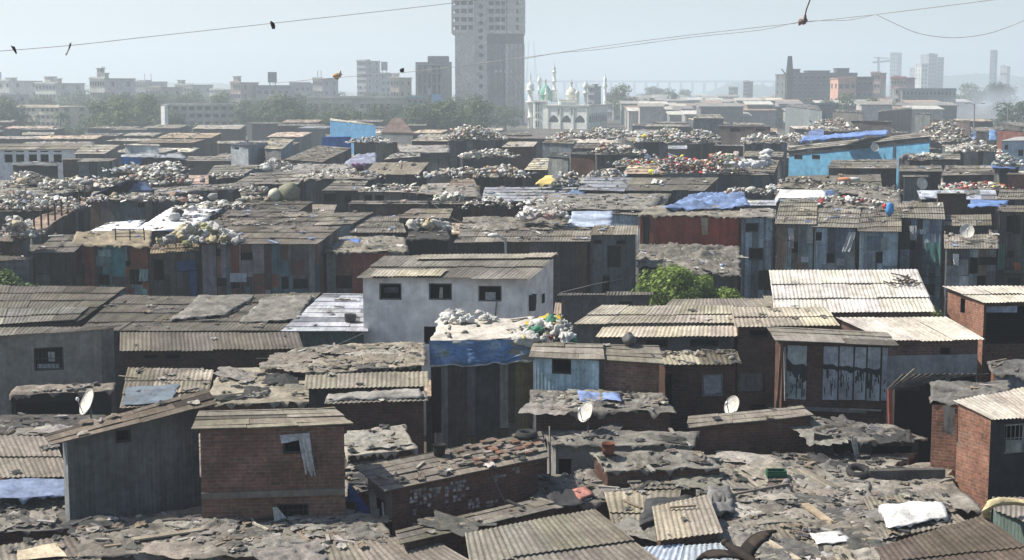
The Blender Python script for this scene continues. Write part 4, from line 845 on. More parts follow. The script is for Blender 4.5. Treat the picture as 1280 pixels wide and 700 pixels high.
# -- left: grey cement house and the big dark roofs
house('cement', 'cement_house', 'grey cement house with one barred window on the left', [(-60, 424, 4.6), (130, 414, 4.6), (152, 407, 4.75), (-60, 411, 4.75)], {0: ('plaster', (.30, .285, .25)), '*': ('plaster', (.19, .185, .17))}, ('ac', (.20, .19, .17), .12), [('g', 0, 42, 435, 80, 462, (.1, .1, .1))], ins=(.2, .2), cat='house', vb=490)
house('tarphut', 'shack', 'dark hut draped in tarps below the grey cement house', [(8, 496, 3.35), (143, 489, 3.35), (142, 480, 3.45), (24, 484, 3.45)], ('plaster', (.03, .03, .032)), ('tarp', (.19, .17, .15), .08), [('o', 0, 20, 505, 100, 528)], vb=525, ins=(.1, .1))
house('tarphut2', 'shack', 'low black tarp heap of a roof behind the old corrugated roof at the left', qz((((-20, 545), (75, 545)), 2.9), (((-20, 520), (140, 520)), 2.95)), ('plaster', (.03, .03, .032)), ('tarp', (.075, .072, .07), .1))
house('farleft', 'shed', 'big dark ridged roof at the left edge behind the cement house', qz((((-60, 412), (98, 403)), 4.0), (((-60, 356), (157, 359)), 4.5)), ('plaster', (.07, .07, .07)), ('ac', (.115, .108, .095), .1, .05), cat='shed')
E = [o for o in COL.objects if o.get('label', '').startswith('big dark ridged')][0]; q = HS['farleft']; mb = MB(); sub = [bil(q, 0, -.01), bil(q, .97, -.01), bil(q, .94, .36), bil(q, 0, .36)]; ac_roof(mb, [p + Vector((0, 0, .08)) for p in sub], (.27, .265, .25), .2); mb.build('pale_roof_sheet', 'sheet', E)
house('left2', 'shed', 'wide dark roof with stones along its top, next to the left edge roof', qz((((95, 416), (175, 414)), 3.85), (((150, 369), (246, 371)), 4.3)), ('plaster', (.06, .06, .06)), ('ac', (.12, .112, .10), .1, .05), cat='shed')
house('left3', 'shed', 'dark roof strewn with torn grey sheets left of the blue sheeted roof', qz((((173, 415), (360, 415)), 3.9), (((248, 370), (400, 366)), 4.35)), ('plaster', (.06, .06, .06)), ('ac', (.125, .118, .105), .12, .08), cat='shed')
house('left4', 'shed', 'pale blue sheeted roof left of the whitewashed house', qz((((352, 415), (458, 415)), 4.0), (((405, 368), (460, 369)), 4.4)), ('tin', (.12, .16, .15)), ('pl', (.46, .48, .53), .1, (.6, 1.1)), cat='shed', vb=432)
patch('left3', 'tarpaulin', 'torn grey sheet on the dark roof left of the blue sheeted one', 'tarp', [(300, 405), (372, 404), (392, 372), (330, 375)], (.2, .19, .17), lump=.13, mat='dusttarp')
patch('left3', 'tarpaulin', 'crumpled dusty sheet near the upper left of the tarp strewn dark roof', 'tarp', [(212, 404), (282, 398), (320, 372), (250, 374)], (.19, .18, .165), lump=.16, mat='dusttarp')
drum('small dark tin can on the pale blue sheeted roof', onroof('left4', 438, 404, .05), .22, .3, (.05, .05, .05), 'can', 'can')
house('left5', 'shed', 'long dark corrugated roof over a wall with two small windows on the left', qz((((150, 441), (378, 437)), 3.8), (((150, 416), (372, 416)), 4.1)), ('brick', (.42, .4, .4)), ('ac', (.125, .118, .105), .1, .05), [('w', 0, 178, 442.5, 199, 450), ('w', 0, 205, 442, 227, 450)], cat='shed', vb=458)
house('left6', 'shack', 'old ridged roof partly in blue shade right of the tarp draped hut', [(150, 512, 3.0), (258, 505, 3.0), (266, 462, 3.4), (160, 459, 3.4)], BRD, ('ac', (.29, .265, .23), .15, .2), cat='shack')
patch('left6', 'tarpaulin', 'blue shadow on the old ridged roof, painted as a thin sheet', 'tarp', [(152, 510), (214, 508), (222, 484), (160, 488)], (.13, .16, .19), lump=.03, skirt=0)  # blue-grey sheet added as the painted cast shadow on this roof
house('left7', 'shack', 'sandy tarp roof edged with ridged sheets in the left middle', [(258, 505, 3.3), (402, 503, 3.3), (382, 462, 3.6), (276, 462, 3.6)], BRD, ('tarp', (.26, .24, .20), .07), ins=(.1, .1))
house('left8', 'shack', 'short ridged roof strip before the messy tarp roof left of the central shed', qz((((380, 488), (535, 484)), 3.75), (((382, 469), (534, 464)), 3.9)), ('plaster', (.05, .048, .046)), ('ac', (.36, .34, .29), .12, .1), vb=496)
house('left9', 'shack', 'messy tan tarp roof right below the whitewashed house', [(378, 468, 3.85), (532, 458, 3.9), (530, 432, 4.05), (410, 433, 4.05)], BRD, ('tarp', (.25, .23, .195), .12))
house('left10', 'shack', 'torn black edged tarp roof left of the messy tan one', [(324, 460, 3.75), (386, 466, 3.75), (420, 434, 4.0), (372, 436, 4.0)], BRD, ('tarp', (.21, .2, .18), .12))
house('left11', 'brick_house', 'narrow brick hut under rumpled sheets behind the square brick room', qz((((405, 506), (534, 502)), 3.8), (((408, 496), (532, 490)), 3.9)), BRD, ('ac', (.26, .25, .23), .15), cat='house', ins=(.1, .1), vb=545)
patch('left11', 'tarpaulin', 'rumpled grey sheet with a white end on the narrow brick hut', 'tarp', [(410, 504), (528, 501), (526, 491), (412, 496)], (.27, .26, .24), lump=.1, mat='dusttarp')
house('left12', 'shack', 'flat pale tarp roof in the alley right of the square brick room', [(432, 572, 3.1), (520, 562, 3.1), (505, 532, 3.3), (432, 542, 3.3)], BRD, ('tarp', (.29, .275, .245), .08))
# -- satellite dishes
dish('cream satellite dish on the roof left of the grey tin walled room', Pd(109, 503, 39.5), .32, (-.72, -.55, .42), 1.0)
dish('cream satellite dish standing before the brick hut under dirty plastic', Pd(732, 515, 41.3), .27, (-.72, -.55, .42), .7)
dish('cream satellite dish before the dark brick house with the curtained window', Pd(915, 507, 43.6), .27, (-.72, -.55, .42), .6)
# -- the bird over the roofs
o = Pd(927, 693, 24); mb = MB()
hd = Vector((-.46, .72, .16)).normalized(); lt = Vector((.85, .50, .14)).normalized(); up = hd.cross(lt).normalized(); up = up if up.z > 0 else -up
sec = [(-.52, .015, .02), (-.4, .05, .05), (-.25, .075, .08), (-.05, .09, .1), (.1, .085, .095), (.2, .065, .07), (.28, .062, .066), (.36, .058, .06), (.42, .04, .042), (.46, .014, .018), (.50, .004, .006)]
mb.grid([[o + hd * s + lt * (a * cos(2 * pi * k / 12)) + up * (b * sin(2 * pi * k / 12)) for k in range(13)] for s, a, b in sec], None, (.03, .024, .02))
for sg, ln in ((1, .78), (-1, .78)):
    rows = []
    for i in range(13):
        t = i / 12; ce = o + lt * sg * (.06 + t * ln) + hd * (.16 + .14 * sin(t * 2.4) - .12 * t * t) + up * (.16 * sin(t * 1.9) - .05 * t); ch = .36 * (1 - .3 * t) * (1 if t < .6 else max(.12, 1 - (t - .6) * 2.3)); fr = (.03 * (i % 2) if t > .5 else 0)
        rows.append([ce + up * .016 - hd * .02, ce + up * .028 - hd * ch * .25, ce + up * .012 - hd * ch * .6, ce - hd * (ch + fr), ce - up * .008 - hd * ch * .5, ce - up * .012 - hd * .05, ce + up * .016 - hd * .02])
    mb.grid(rows, None, lambda i, j: (.06, .046, .036) if j in (1, 2) and 2 < i < 9 else (.026, .021, .018))
for k in range(7):
    a = (k - 3) * .1; d = (-hd + lt * a * 1.4).normalized(); s = o - hd * .42; e = s + d * (.34 + .03 * abs(k - 3)); w = d.cross(up) * .035
    mb.box(s - w, w * 2, d * (e - s).length, up * .008, (.04, .032, .028))
mb.lump(o + hd * .42 + up * .02, .07, .065, .065, (.05, .038, .03), 8, 10, .1); tag(mb.build('flying_bird', 'feather'), 'large dark brown bird gliding with spread wings near the bottom edge', 'bird')

for l, key, px, c in (('pale cloth seen inside the third window of the whitewashed house', 'white', [(606, 366), (619, 366), (619, 376.5), (606, 376.5)], (.5, .49, .47)), ('narrow pale cloth inside the middle window of the whitewashed house', 'white', [(549, 360), (553, 360), (553, 374.5), (548, 374.5)], (.42, .40, .36)), ('grey rag across the first window of the whitewashed house', 'white', [(479, 360), (497, 360), (497, 367), (479, 366)], (.10, .105, .11)),
    ('small white shirt behind the bars of the grey cement house window', 'cement', [(60, 441), (69, 441), (69, 453), (61, 453)], (.5, .5, .5)), ('small white tins on the sill of the grey cement house window', 'cement', [(47, 456), (74, 456), (74, 461.5), (47, 461.5)], (.4, .4, .39))):
    hang('cloth', l, 'cloth', key, 0, px, c, 'cloth', -.2, amp=.015)
rod('low_cable', 'thin sagging wire from the whitewashed house to the long dark roof', 'cable', [Pd(455 + (320 - 455) * t, 416 + 32 * t + 10 * sin(pi * t), 54 - 4 * t) for t in [i / 8 for i in range(9)]], .012, (.2, .2, .2), group='thin wires between the near houses')
rod('low_cable', 'thin wire slanting over the painted front of the long brick shed', 'cable', [onwall('tileroom', 0, 612, 592, .1), Pd(640, 646, 37.2)], .008, (.3, .3, .3), group='thin wires between the near houses')
rod('low_cable', 'thin slanting wire below the small grey tin room', 'cable', [Pd(700, 366, 72), Pd(740, 356, 74), Pd(800, 344, 77)], .02, (.25, .24, .24), group='thin wires between the near houses')
# ================================================================ two-storey row, d = 75..110 m
PT = [(.12, .13, .135), (.17, .19, .2), (.13, .09, .07), (.12, .18, .19), (.23, .245, .255), (.07, .065, .06), (.28, .3, .305), (.06, .06, .065)]
PB = [(.05, .048, .047), (.07, .068, .068), (.11, .108, .108), (.085, .06, .048), (.12, .13, .135)]
PBL = [(.2, .25, .28), (.27, .32, .35), (.13, .16, .19), (.2, .22, .23), (.34, .37, .38), (.08, .08, .085)]
PCO = [(.08, .22, .22), (.20, .075, .05), (.11, .24, .22), (.06, .065, .07), (.18, .26, .25), (.05, .05, .05), (.24, .085, .055)]
PRU = [(.14, .06, .045), (.09, .06, .05), (.16, .17, .18), (.12, .07, .05), (.05, .045, .042), (.10, .12, .12)]
PRED = [(.36, .06, .038), (.30, .06, .04), (.22, .07, .05), (.33, .075, .05), (.3, .055, .035), (.17, .15, .15)]
PLB = [(.38, .48, .54), (.32, .42, .48), (.42, .5, .54)]
def S(key, label, q, w, roof, ops=(), **k): 
    return house(key, k.pop('name', 'shack'), label, q, w, roof, ops, **k)
D_, G_, L_ = ('ac', DK, .14), ('ac', (.165, .155, .14), .14), ('ac', (.25, .24, .215), .14)
PT = [tuple(k * 1.3 for k in c) for c in PT]; PBL = [(c[0] * 1.25, c[1] * 1.32, c[2] * 1.36) for c in PBL]; PRU = [(c[0] * 1.5, c[1] * 1.25, c[2] * 1.2) for c in PRU]; PCO = [tuple(k * 1.25 for k in c) for c in PCO]
S('m1', 'dark lean shack behind the leafy bush at the left edge', qz((((-40, 330), (39, 325)), 4.8), (((-40, 306), (60, 306)), 5.2)), ('patch', PB), D_, vb=356)
S('m2', 'brown walled shack between the bush and the turquoise and red walled one', qz((((38, 318), (92, 316)), 5.0), (((70, 294), (116, 293)), 5.5)), ('patch', PB), G_, vb=357, split=2.6)
S('m3', 'two storey shack with turquoise and rusty red wall sheets', qz((((90, 306), (188, 309)), 5.2), (((96, 291), (190, 289)), 5.6)), ('patch', PCO), ('tarp', (.24, .21, .16), .1), [('o', 0, 99, 331, 107, 347), ('w', 0, 157, 326, 164, 333)], vb=357, split=2.7, pw=(.9, 1.6))
S('m4', 'dark shack with a bright blue wall panel and a railed roof full of sacks', qz((((187, 318), (248, 315)), 5.0), (((190, 305), (248, 304)), 5.2)), ('patch', PB + [(.03, .12, .28)]), ('ac', (.30, .25, .18), .15), [('o', 0, 190, 325, 205, 350), ('s', 0, 221, 326, 246, 338, (.04, .13, .30))], vb=357, split=2.6)
S('m5', 'wide two storey shack patched with rusty and grey blue sheets', qz((((248, 306), (396, 306)), 5.4), (((285, 283), (426, 283)), 5.9)), ('patch', PRU + [(.10, .17, .19)]), ('ac', (.19, .175, .155), .14), [('o', 0, 270, 311, 276, 320), ('o', 0, 352, 346, 361, 361), ('o', 0, 301, 316, 316, 325)], vb=360, split=2.7)
S('m5b', 'pale flat roof panel above the wide rusty patched shack', qz((((386, 283), (440, 281)), 5.7), (((410, 266), (467, 265)), 6.0)), ('patch', PT), ('ac', (.33, .315, .28), .08))
S('m5c', 'dark roof behind the wide patched shack with rubble across it', qz((((250, 284), (388, 284)), 5.7), (((290, 266), (412, 266)), 6.0)), ('patch', PB), ('ac', (.15, .14, .125), .15))
S('m6', 'low ragged roof with a small blue tarp, left of the white house', qz((((404, 316), (510, 316)), 4.9), (((420, 298), (506, 297)), 5.2)), ('patch', PRU), ('tarp', (.2, .19, .165), .15), [('o', 0, 420, 345, 440, 360)], vb=360)
patch('m6', 'tarpaulin', 'small blue tarp on the ragged roof left of the white house', 'tarp', [(420, 309), (449, 307), (451, 301), (428, 302)], (.10, .19, .45), lump=.05)
S('m7', 'plain brown roof with a dark gap under its eave behind the ragged roof', qz((((437, 292), (507, 292)), 5.4), (((460, 271), (500, 270)), 5.8)), ('patch', PB), G_, vb=300)
S('m8', 'raised brown roof beside a black stove pipe', qz((((495, 273), (561, 274)), 5.9), (((515, 261), (566, 261)), 6.2)), ('patch', PB), ('ac', (.22, .2, .17), .1), vb=282)
rod('stove_pipe', 'black stove pipe standing between the brown roofs', 'chimney', [Pd(537, 272, 92), Pd(537, 248, 92)], .13, (.02, .02, .02))
S('m9', 'long low roof behind the white house ending at the small tin room', qz((((567, 304), (737, 303)), 5.3), (((577, 288), (740, 288)), 5.6)), ('patch', PB), ('ac', (.185, .175, .16), .14), vb=318)
S('m9b', 'rubble covered roof behind the long low roof', qz((((573, 289), (740, 288)), 5.6), (((580, 273), (700, 273)), 5.9)), ('patch', PB), ('tarp', (.17, .16, .145), .14))
S('m9c', 'dark rack hung with a black tarp left of the long low roof', qz((((508, 299), (564, 300)), 5.2), (((512, 290), (560, 290)), 5.3)), ('plaster', (.03, .03, .03)), ('tarp', (.06, .06, .06), .08), vb=317)
S('m9d', 'dark brown lower room under the end of the long roof right of the white house', qz((((697, 335), (738, 335)), 4.0), (((697, 330), (738, 330)), 4.1)), ('patch', [(.09, .06, .05), (.06, .05, .045)]), D_, [('o', 0, 700, 350, 710, 366)], vb=366)
S('m10', 'small grey tin room with one pale panel and two vents', qz((((736, 295), (796, 294)), 5.6), (((743, 282), (797, 282)), 5.9)), ('patch', [(.10, .11, .115), (.12, .13, .135)]), ('ac', (.36, .34, .30), .08), [('w', 0, 742, 300, 752, 305, (.1, .1, .1)), ('w', 0, 770, 300, 783, 306, (.1, .1, .1)), ('o', 0, 753, 345, 762, 366)], vb=366, name='tin_shack')
hang('tin_sheet', 'pale tin panel on the small grey tin room', 'tin sheet', 'm10', 0, [(759, 307), (776, 307), (776, 334), (759, 334)], (.42, .45, .43), 'tin', .06, amp=.005)
S('m10b', 'pale blue tin shack behind the small grey tin room', qz((((752, 268), (806, 270)), 5.9), (((748, 255), (800, 256)), 6.1)), ('patch', PLB), ('ac', (.2, .19, .17), .15), vb=300)
S('m11', 'rust red tin walled shack above the lumpy black tarp roof', qz((((797, 269), (926, 272)), 6.0), (((815, 258), (930, 258)), 6.2)), ('patch', PRED), ('tarp', (.2, .19, .165), .1), vb=312, pw=(.8, 1.5))
hang('tarpaulin', 'torn brown flap on the rust red tin wall', 'tarp', 'm11', 0, [(876, 272), (886, 272), (885, 293), (879, 293)], (.30, .26, .18), 'tarp', .08)
hang('tin_sheet', 'pale upright sheet at the left end of the rust red wall', 'tin sheet', 'm11', 0, [(803, 271), (812, 271), (812, 311), (804, 311)], (.3, .3, .29), 'tin', .08, amp=.005)
S('m11b', 'lumpy black tarp roof below the rust red tin wall', [(796, 336, 3.9), (926, 346, 3.7), (924, 311, 4.4), (800, 306, 4.4)], ('patch', PB), ('tarp', (.15, .145, .135), .3), vb=350)
S('m12', 'narrow two storey blue grey tin house with two dark windows', qz((((925, 273), (969, 273)), 6.0), (((926, 262), (968, 262)), 6.2)), ('patch', PLB[:2] + [(.2, .24, .26)]), ('tarp', (.22, .21, .2), .12), [('w', 0, 932, 279, 948, 290, (.1, .1, .1)), ('w', 0, 936, 310, 954, 325, (.12, .1, .1)), ('o', 0, 948, 338, 968, 362)], vb=362, name='tin_house', pw=(.5, .9))
S('m13', 'tall shack with a light ridged roof right of the blue grey tin house', qz((((968, 281), (1020, 282)), 5.8), (((976, 249), (1022, 248)), 6.5)), ('patch', PT), ('ac', (.30, .285, .255), .1), [('o', 0, 990, 302, 997, 316)], vb=337, split=2.9)
S('m14', 'grey shack with a lamp pole against its wall and ragged cloths', qz((((1016, 285), (1072, 286)), 5.7), (((1024, 260), (1075, 262)), 6.2)), ('patch', PBL), ('ac', (.225, .215, .195), .1), [('o', 0, 1017, 290, 1027, 301)], vb=337, split=2.9)
S('m15', 'blue grey tin shack with a wide roof and a blue bundle on it', qz((((1072, 290), (1126, 291)), 5.6), (((1078, 262), (1126, 256)), 6.3)), ('patch', PBL), ('ac', (.25, .235, .21), .1), [('o', 0, 1095, 315, 1103, 329)], vb=337, split=2.9)
S('m16', 'tall shack with green patched walls and a greyish roof', qz((((1124, 273), (1181, 275)), 6.0), (((1118, 254), (1178, 253)), 6.5)), ('patch', PBL[:3] + [(.07, .15, .14), (.06, .06, .06)]), ('ac', (.215, .205, .185), .1), [('o', 0, 1138, 300, 1145, 312), ('o', 0, 1160, 305, 1170, 318), ('o', 0, 1161, 342, 1167, 346)], vb=370, split=2.9)
S('m17', 'recessed dark roof below the small brown brick box', qz((((1180, 283), (1239, 283)), 5.6), (((1180, 269), (1238, 268)), 5.9)), ('patch', PB), ('ac', (.2, .19, .165), .12), vb=292)
S('m17b', 'lower roof with rubble and a small satellite dish over a white panel', qz((((1180, 312), (1248, 312)), 5.0), (((1180, 293), (1246, 293)), 5.4)), ('patch', PT), ('ac', (.2, .19, .17), .15), [('o', 0, 1212, 322, 1222, 342)], vb=360, split=2.6)
hang('sheet', 'white panel under the lower roof beside the tall green shuttered shack', 'panel', 'm17b', 0, [(1223, 321), (1245, 321), (1245, 331), (1223, 331)], (.6, .62, .62), 'paint', .06, amp=.005)
S('m18', 'tall narrow shack with green sheets at the right edge', qz((((1246, 266), (1290, 266)), 6.2), (((1250, 257), (1290, 257)), 6.4)), ('patch', [(.07, .07, .07), (.10, .10, .10), (.12, .11, .10), (.10, .2, .16)]), ('ac', (.25, .23, .2), .1), [('o', 0, 1258, 270, 1268, 290), ('o', 0, 1260, 348, 1275, 360)], vb=360, split=3.0)
hang('tin_sheet', 'upright green board on the tall narrow shack at the right edge', 'panel', 'm18', 0, [(1266, 269), (1275, 269), (1275, 292), (1266, 292)], (.25, .38, .30), 'tin', .06, amp=.005)
for i, (k, px, c, l) in enumerate([('m14', [(1061, 290), (1070, 290), (1062, 314), (1052, 314)], (.45, .46, .46), 'pale cloth hanging slanted on the grey shack with the lamp pole'), ('m16', [(1137, 282), (1146, 282), (1146, 300), (1138, 300)], (.4, .42, .42), 'pale cloth hanging on the tall green patched shack'), ('m16', [(1157, 303), (1176, 303), (1176, 332), (1158, 330)], (.08, .19, .18), 'green sheet hanging low on the tall green patched shack'), ('m17b', [(1190, 317), (1198, 317), (1197, 332), (1191, 330)], (.6, .6, .58), 'white shirt drying under the lower roof with the satellite dish'), ('m5', [(288, 341), (309, 341), (309, 352), (288, 352)], (.36, .38, .4), 'pale cloth drying low on the wide rusty patched shack'), ('m3', [(176, 336), (187, 336), (187, 351), (176, 351)], (.22, .30, .29), 'pale green sheet at the corner of the turquoise walled shack'), ('m18', [(1266, 328), (1275, 328), (1274, 340), (1267, 338)], (.4, .12, .06), 'orange cloth hanging on the narrow shack at the right edge'), ('m13', [(985, 285), (992, 285), (992, 310), (985, 310)], (.36, .34, .36), 'pinkish curtain on the tall shack with the light ridged roof')]):
    hang('laundry', l, 'laundry', k, 0, px, c, 'cloth', .1, 'laundry on the shack fronts')
for u, vt, vb, d, l, lamp in [(263, 305, 366, 79, 'thin pale pole before the wide rusty patched shack', 0), (1013.5, 292, 340, 81, 'lamp pole before the tall light roofed shack', 1), (1067, 310, 340, 80, 'short pale pole before the grey shack with ragged cloths', 0), (1118, 312, 340, 80, 'short pale pole before the blue grey tin shack', 0), (632, 297, 320, 75, 'pole with a round lamp behind the white house', 1)]:
    E = empty('lamp_pole' if lamp else 'pole', Vector((Pd(u, vb, d).x, d, 0)), l, 'pole', 'poles standing before the two storey shacks'); p = Pd(u, vt, d); mb = MB(); mb.tube([ORG[E.name], p], .07, 7, (.42, .42, .4)); mb.build('post', 'metal', E)
    if lamp: mb = MB(); mb.tube([p - Vector((0, 0, .05)), p + Vector((-.5, -.1, .12))], .05, 6, (.4, .4, .4)); mb.lump(p + Vector((-.6, -.1, .12)), .3, .2, .12, (.62, .62, .6), 6, 8, 0); mb.build('lamp_head', 'metal', E)
# lane on the left, white plastic roofs
house('wp1', 'shack', 'roof covered in white plastic sheeting behind the turquoise walled shack', [(93, 298, 5.2), (168, 291, 5.4), (182, 276, 5.6), (138, 279, 5.5)], ('patch', PB), ('cover', (.68, .68, .70), .1))
house('wp2', 'shack', 'long roof spread with white plastic beside the heap of sacks', [(163, 292, 5.4), (238, 286, 5.5), (284, 258, 5.9), (214, 260, 5.9)], ('patch', PB), ('cover', (.70, .70, .72), .06))
house('lane', 'shack', 'row house whose dark side wall lines the lane, with posts along its brown roof', [(18, 288, 5.4), (40, 296, 5.5), (112, 252, 6.2), (84, 254, 6.2)], ('patch', PB), ('tarp', (.24, .19, .16), .08), vb=305)
for i in range(9):
    s = (i + .5) / 9; p = bil(HS['lane'], .93, s); rod('post', 'thin dark post along the brown roof above the lane', 'post', [p, p + Vector((0, 0, 1.0))], .05, (.06, .05, .05), 'wood', 'posts along the brown roof above the lane')
house('lane2', 'shack', 'small grey roofed corner shack below the sack heap at the left edge', qz((((-20, 302), (30, 303)), 5.6), (((-20, 292), (42, 292)), 5.9)), {0: ('patch', PB), '*': ('tin', (.12, .16, .17))}, G_, vb=310)
S('tinwall', 'long shack with a tall fluted tin wall at the head of the lane', qz((((110, 249), (182, 251)), 6.3), (((118, 240), (192, 241)), 6.5)), ('patch', [(.13, .12, .12), (.15, .17, .17), (.13, .19, .18), (.17, .11, .09), (.10, .09, .09)]), ('tarp', (.2, .19, .18), .12), vb=277)
hang('sheet', 'white board on the dark wall right of the fluted tin wall', 'panel', 'tinwall', 0, [(173, 254), (181, 254), (181, 259), (173, 259)], (.6, .62, .64), 'paint', .06, amp=.004)
railing('low railing at the front of the tan roof above the turquoise wall', [onroof('m3', u, 303, .1) for u in (145, 163, 181)], .55, n=3)
railing('dark slatted railing holding the sacks above the blue wall panel', [onroof('m4', u, 312, .1) for u in (200, 210, 220, 230, 240)], .55, n=2)
railing('dark rack holding sacks beside the black stove pipe', [Pd(u, 297, 80) for u in (508, 522, 541, 561)], .55, n=2)
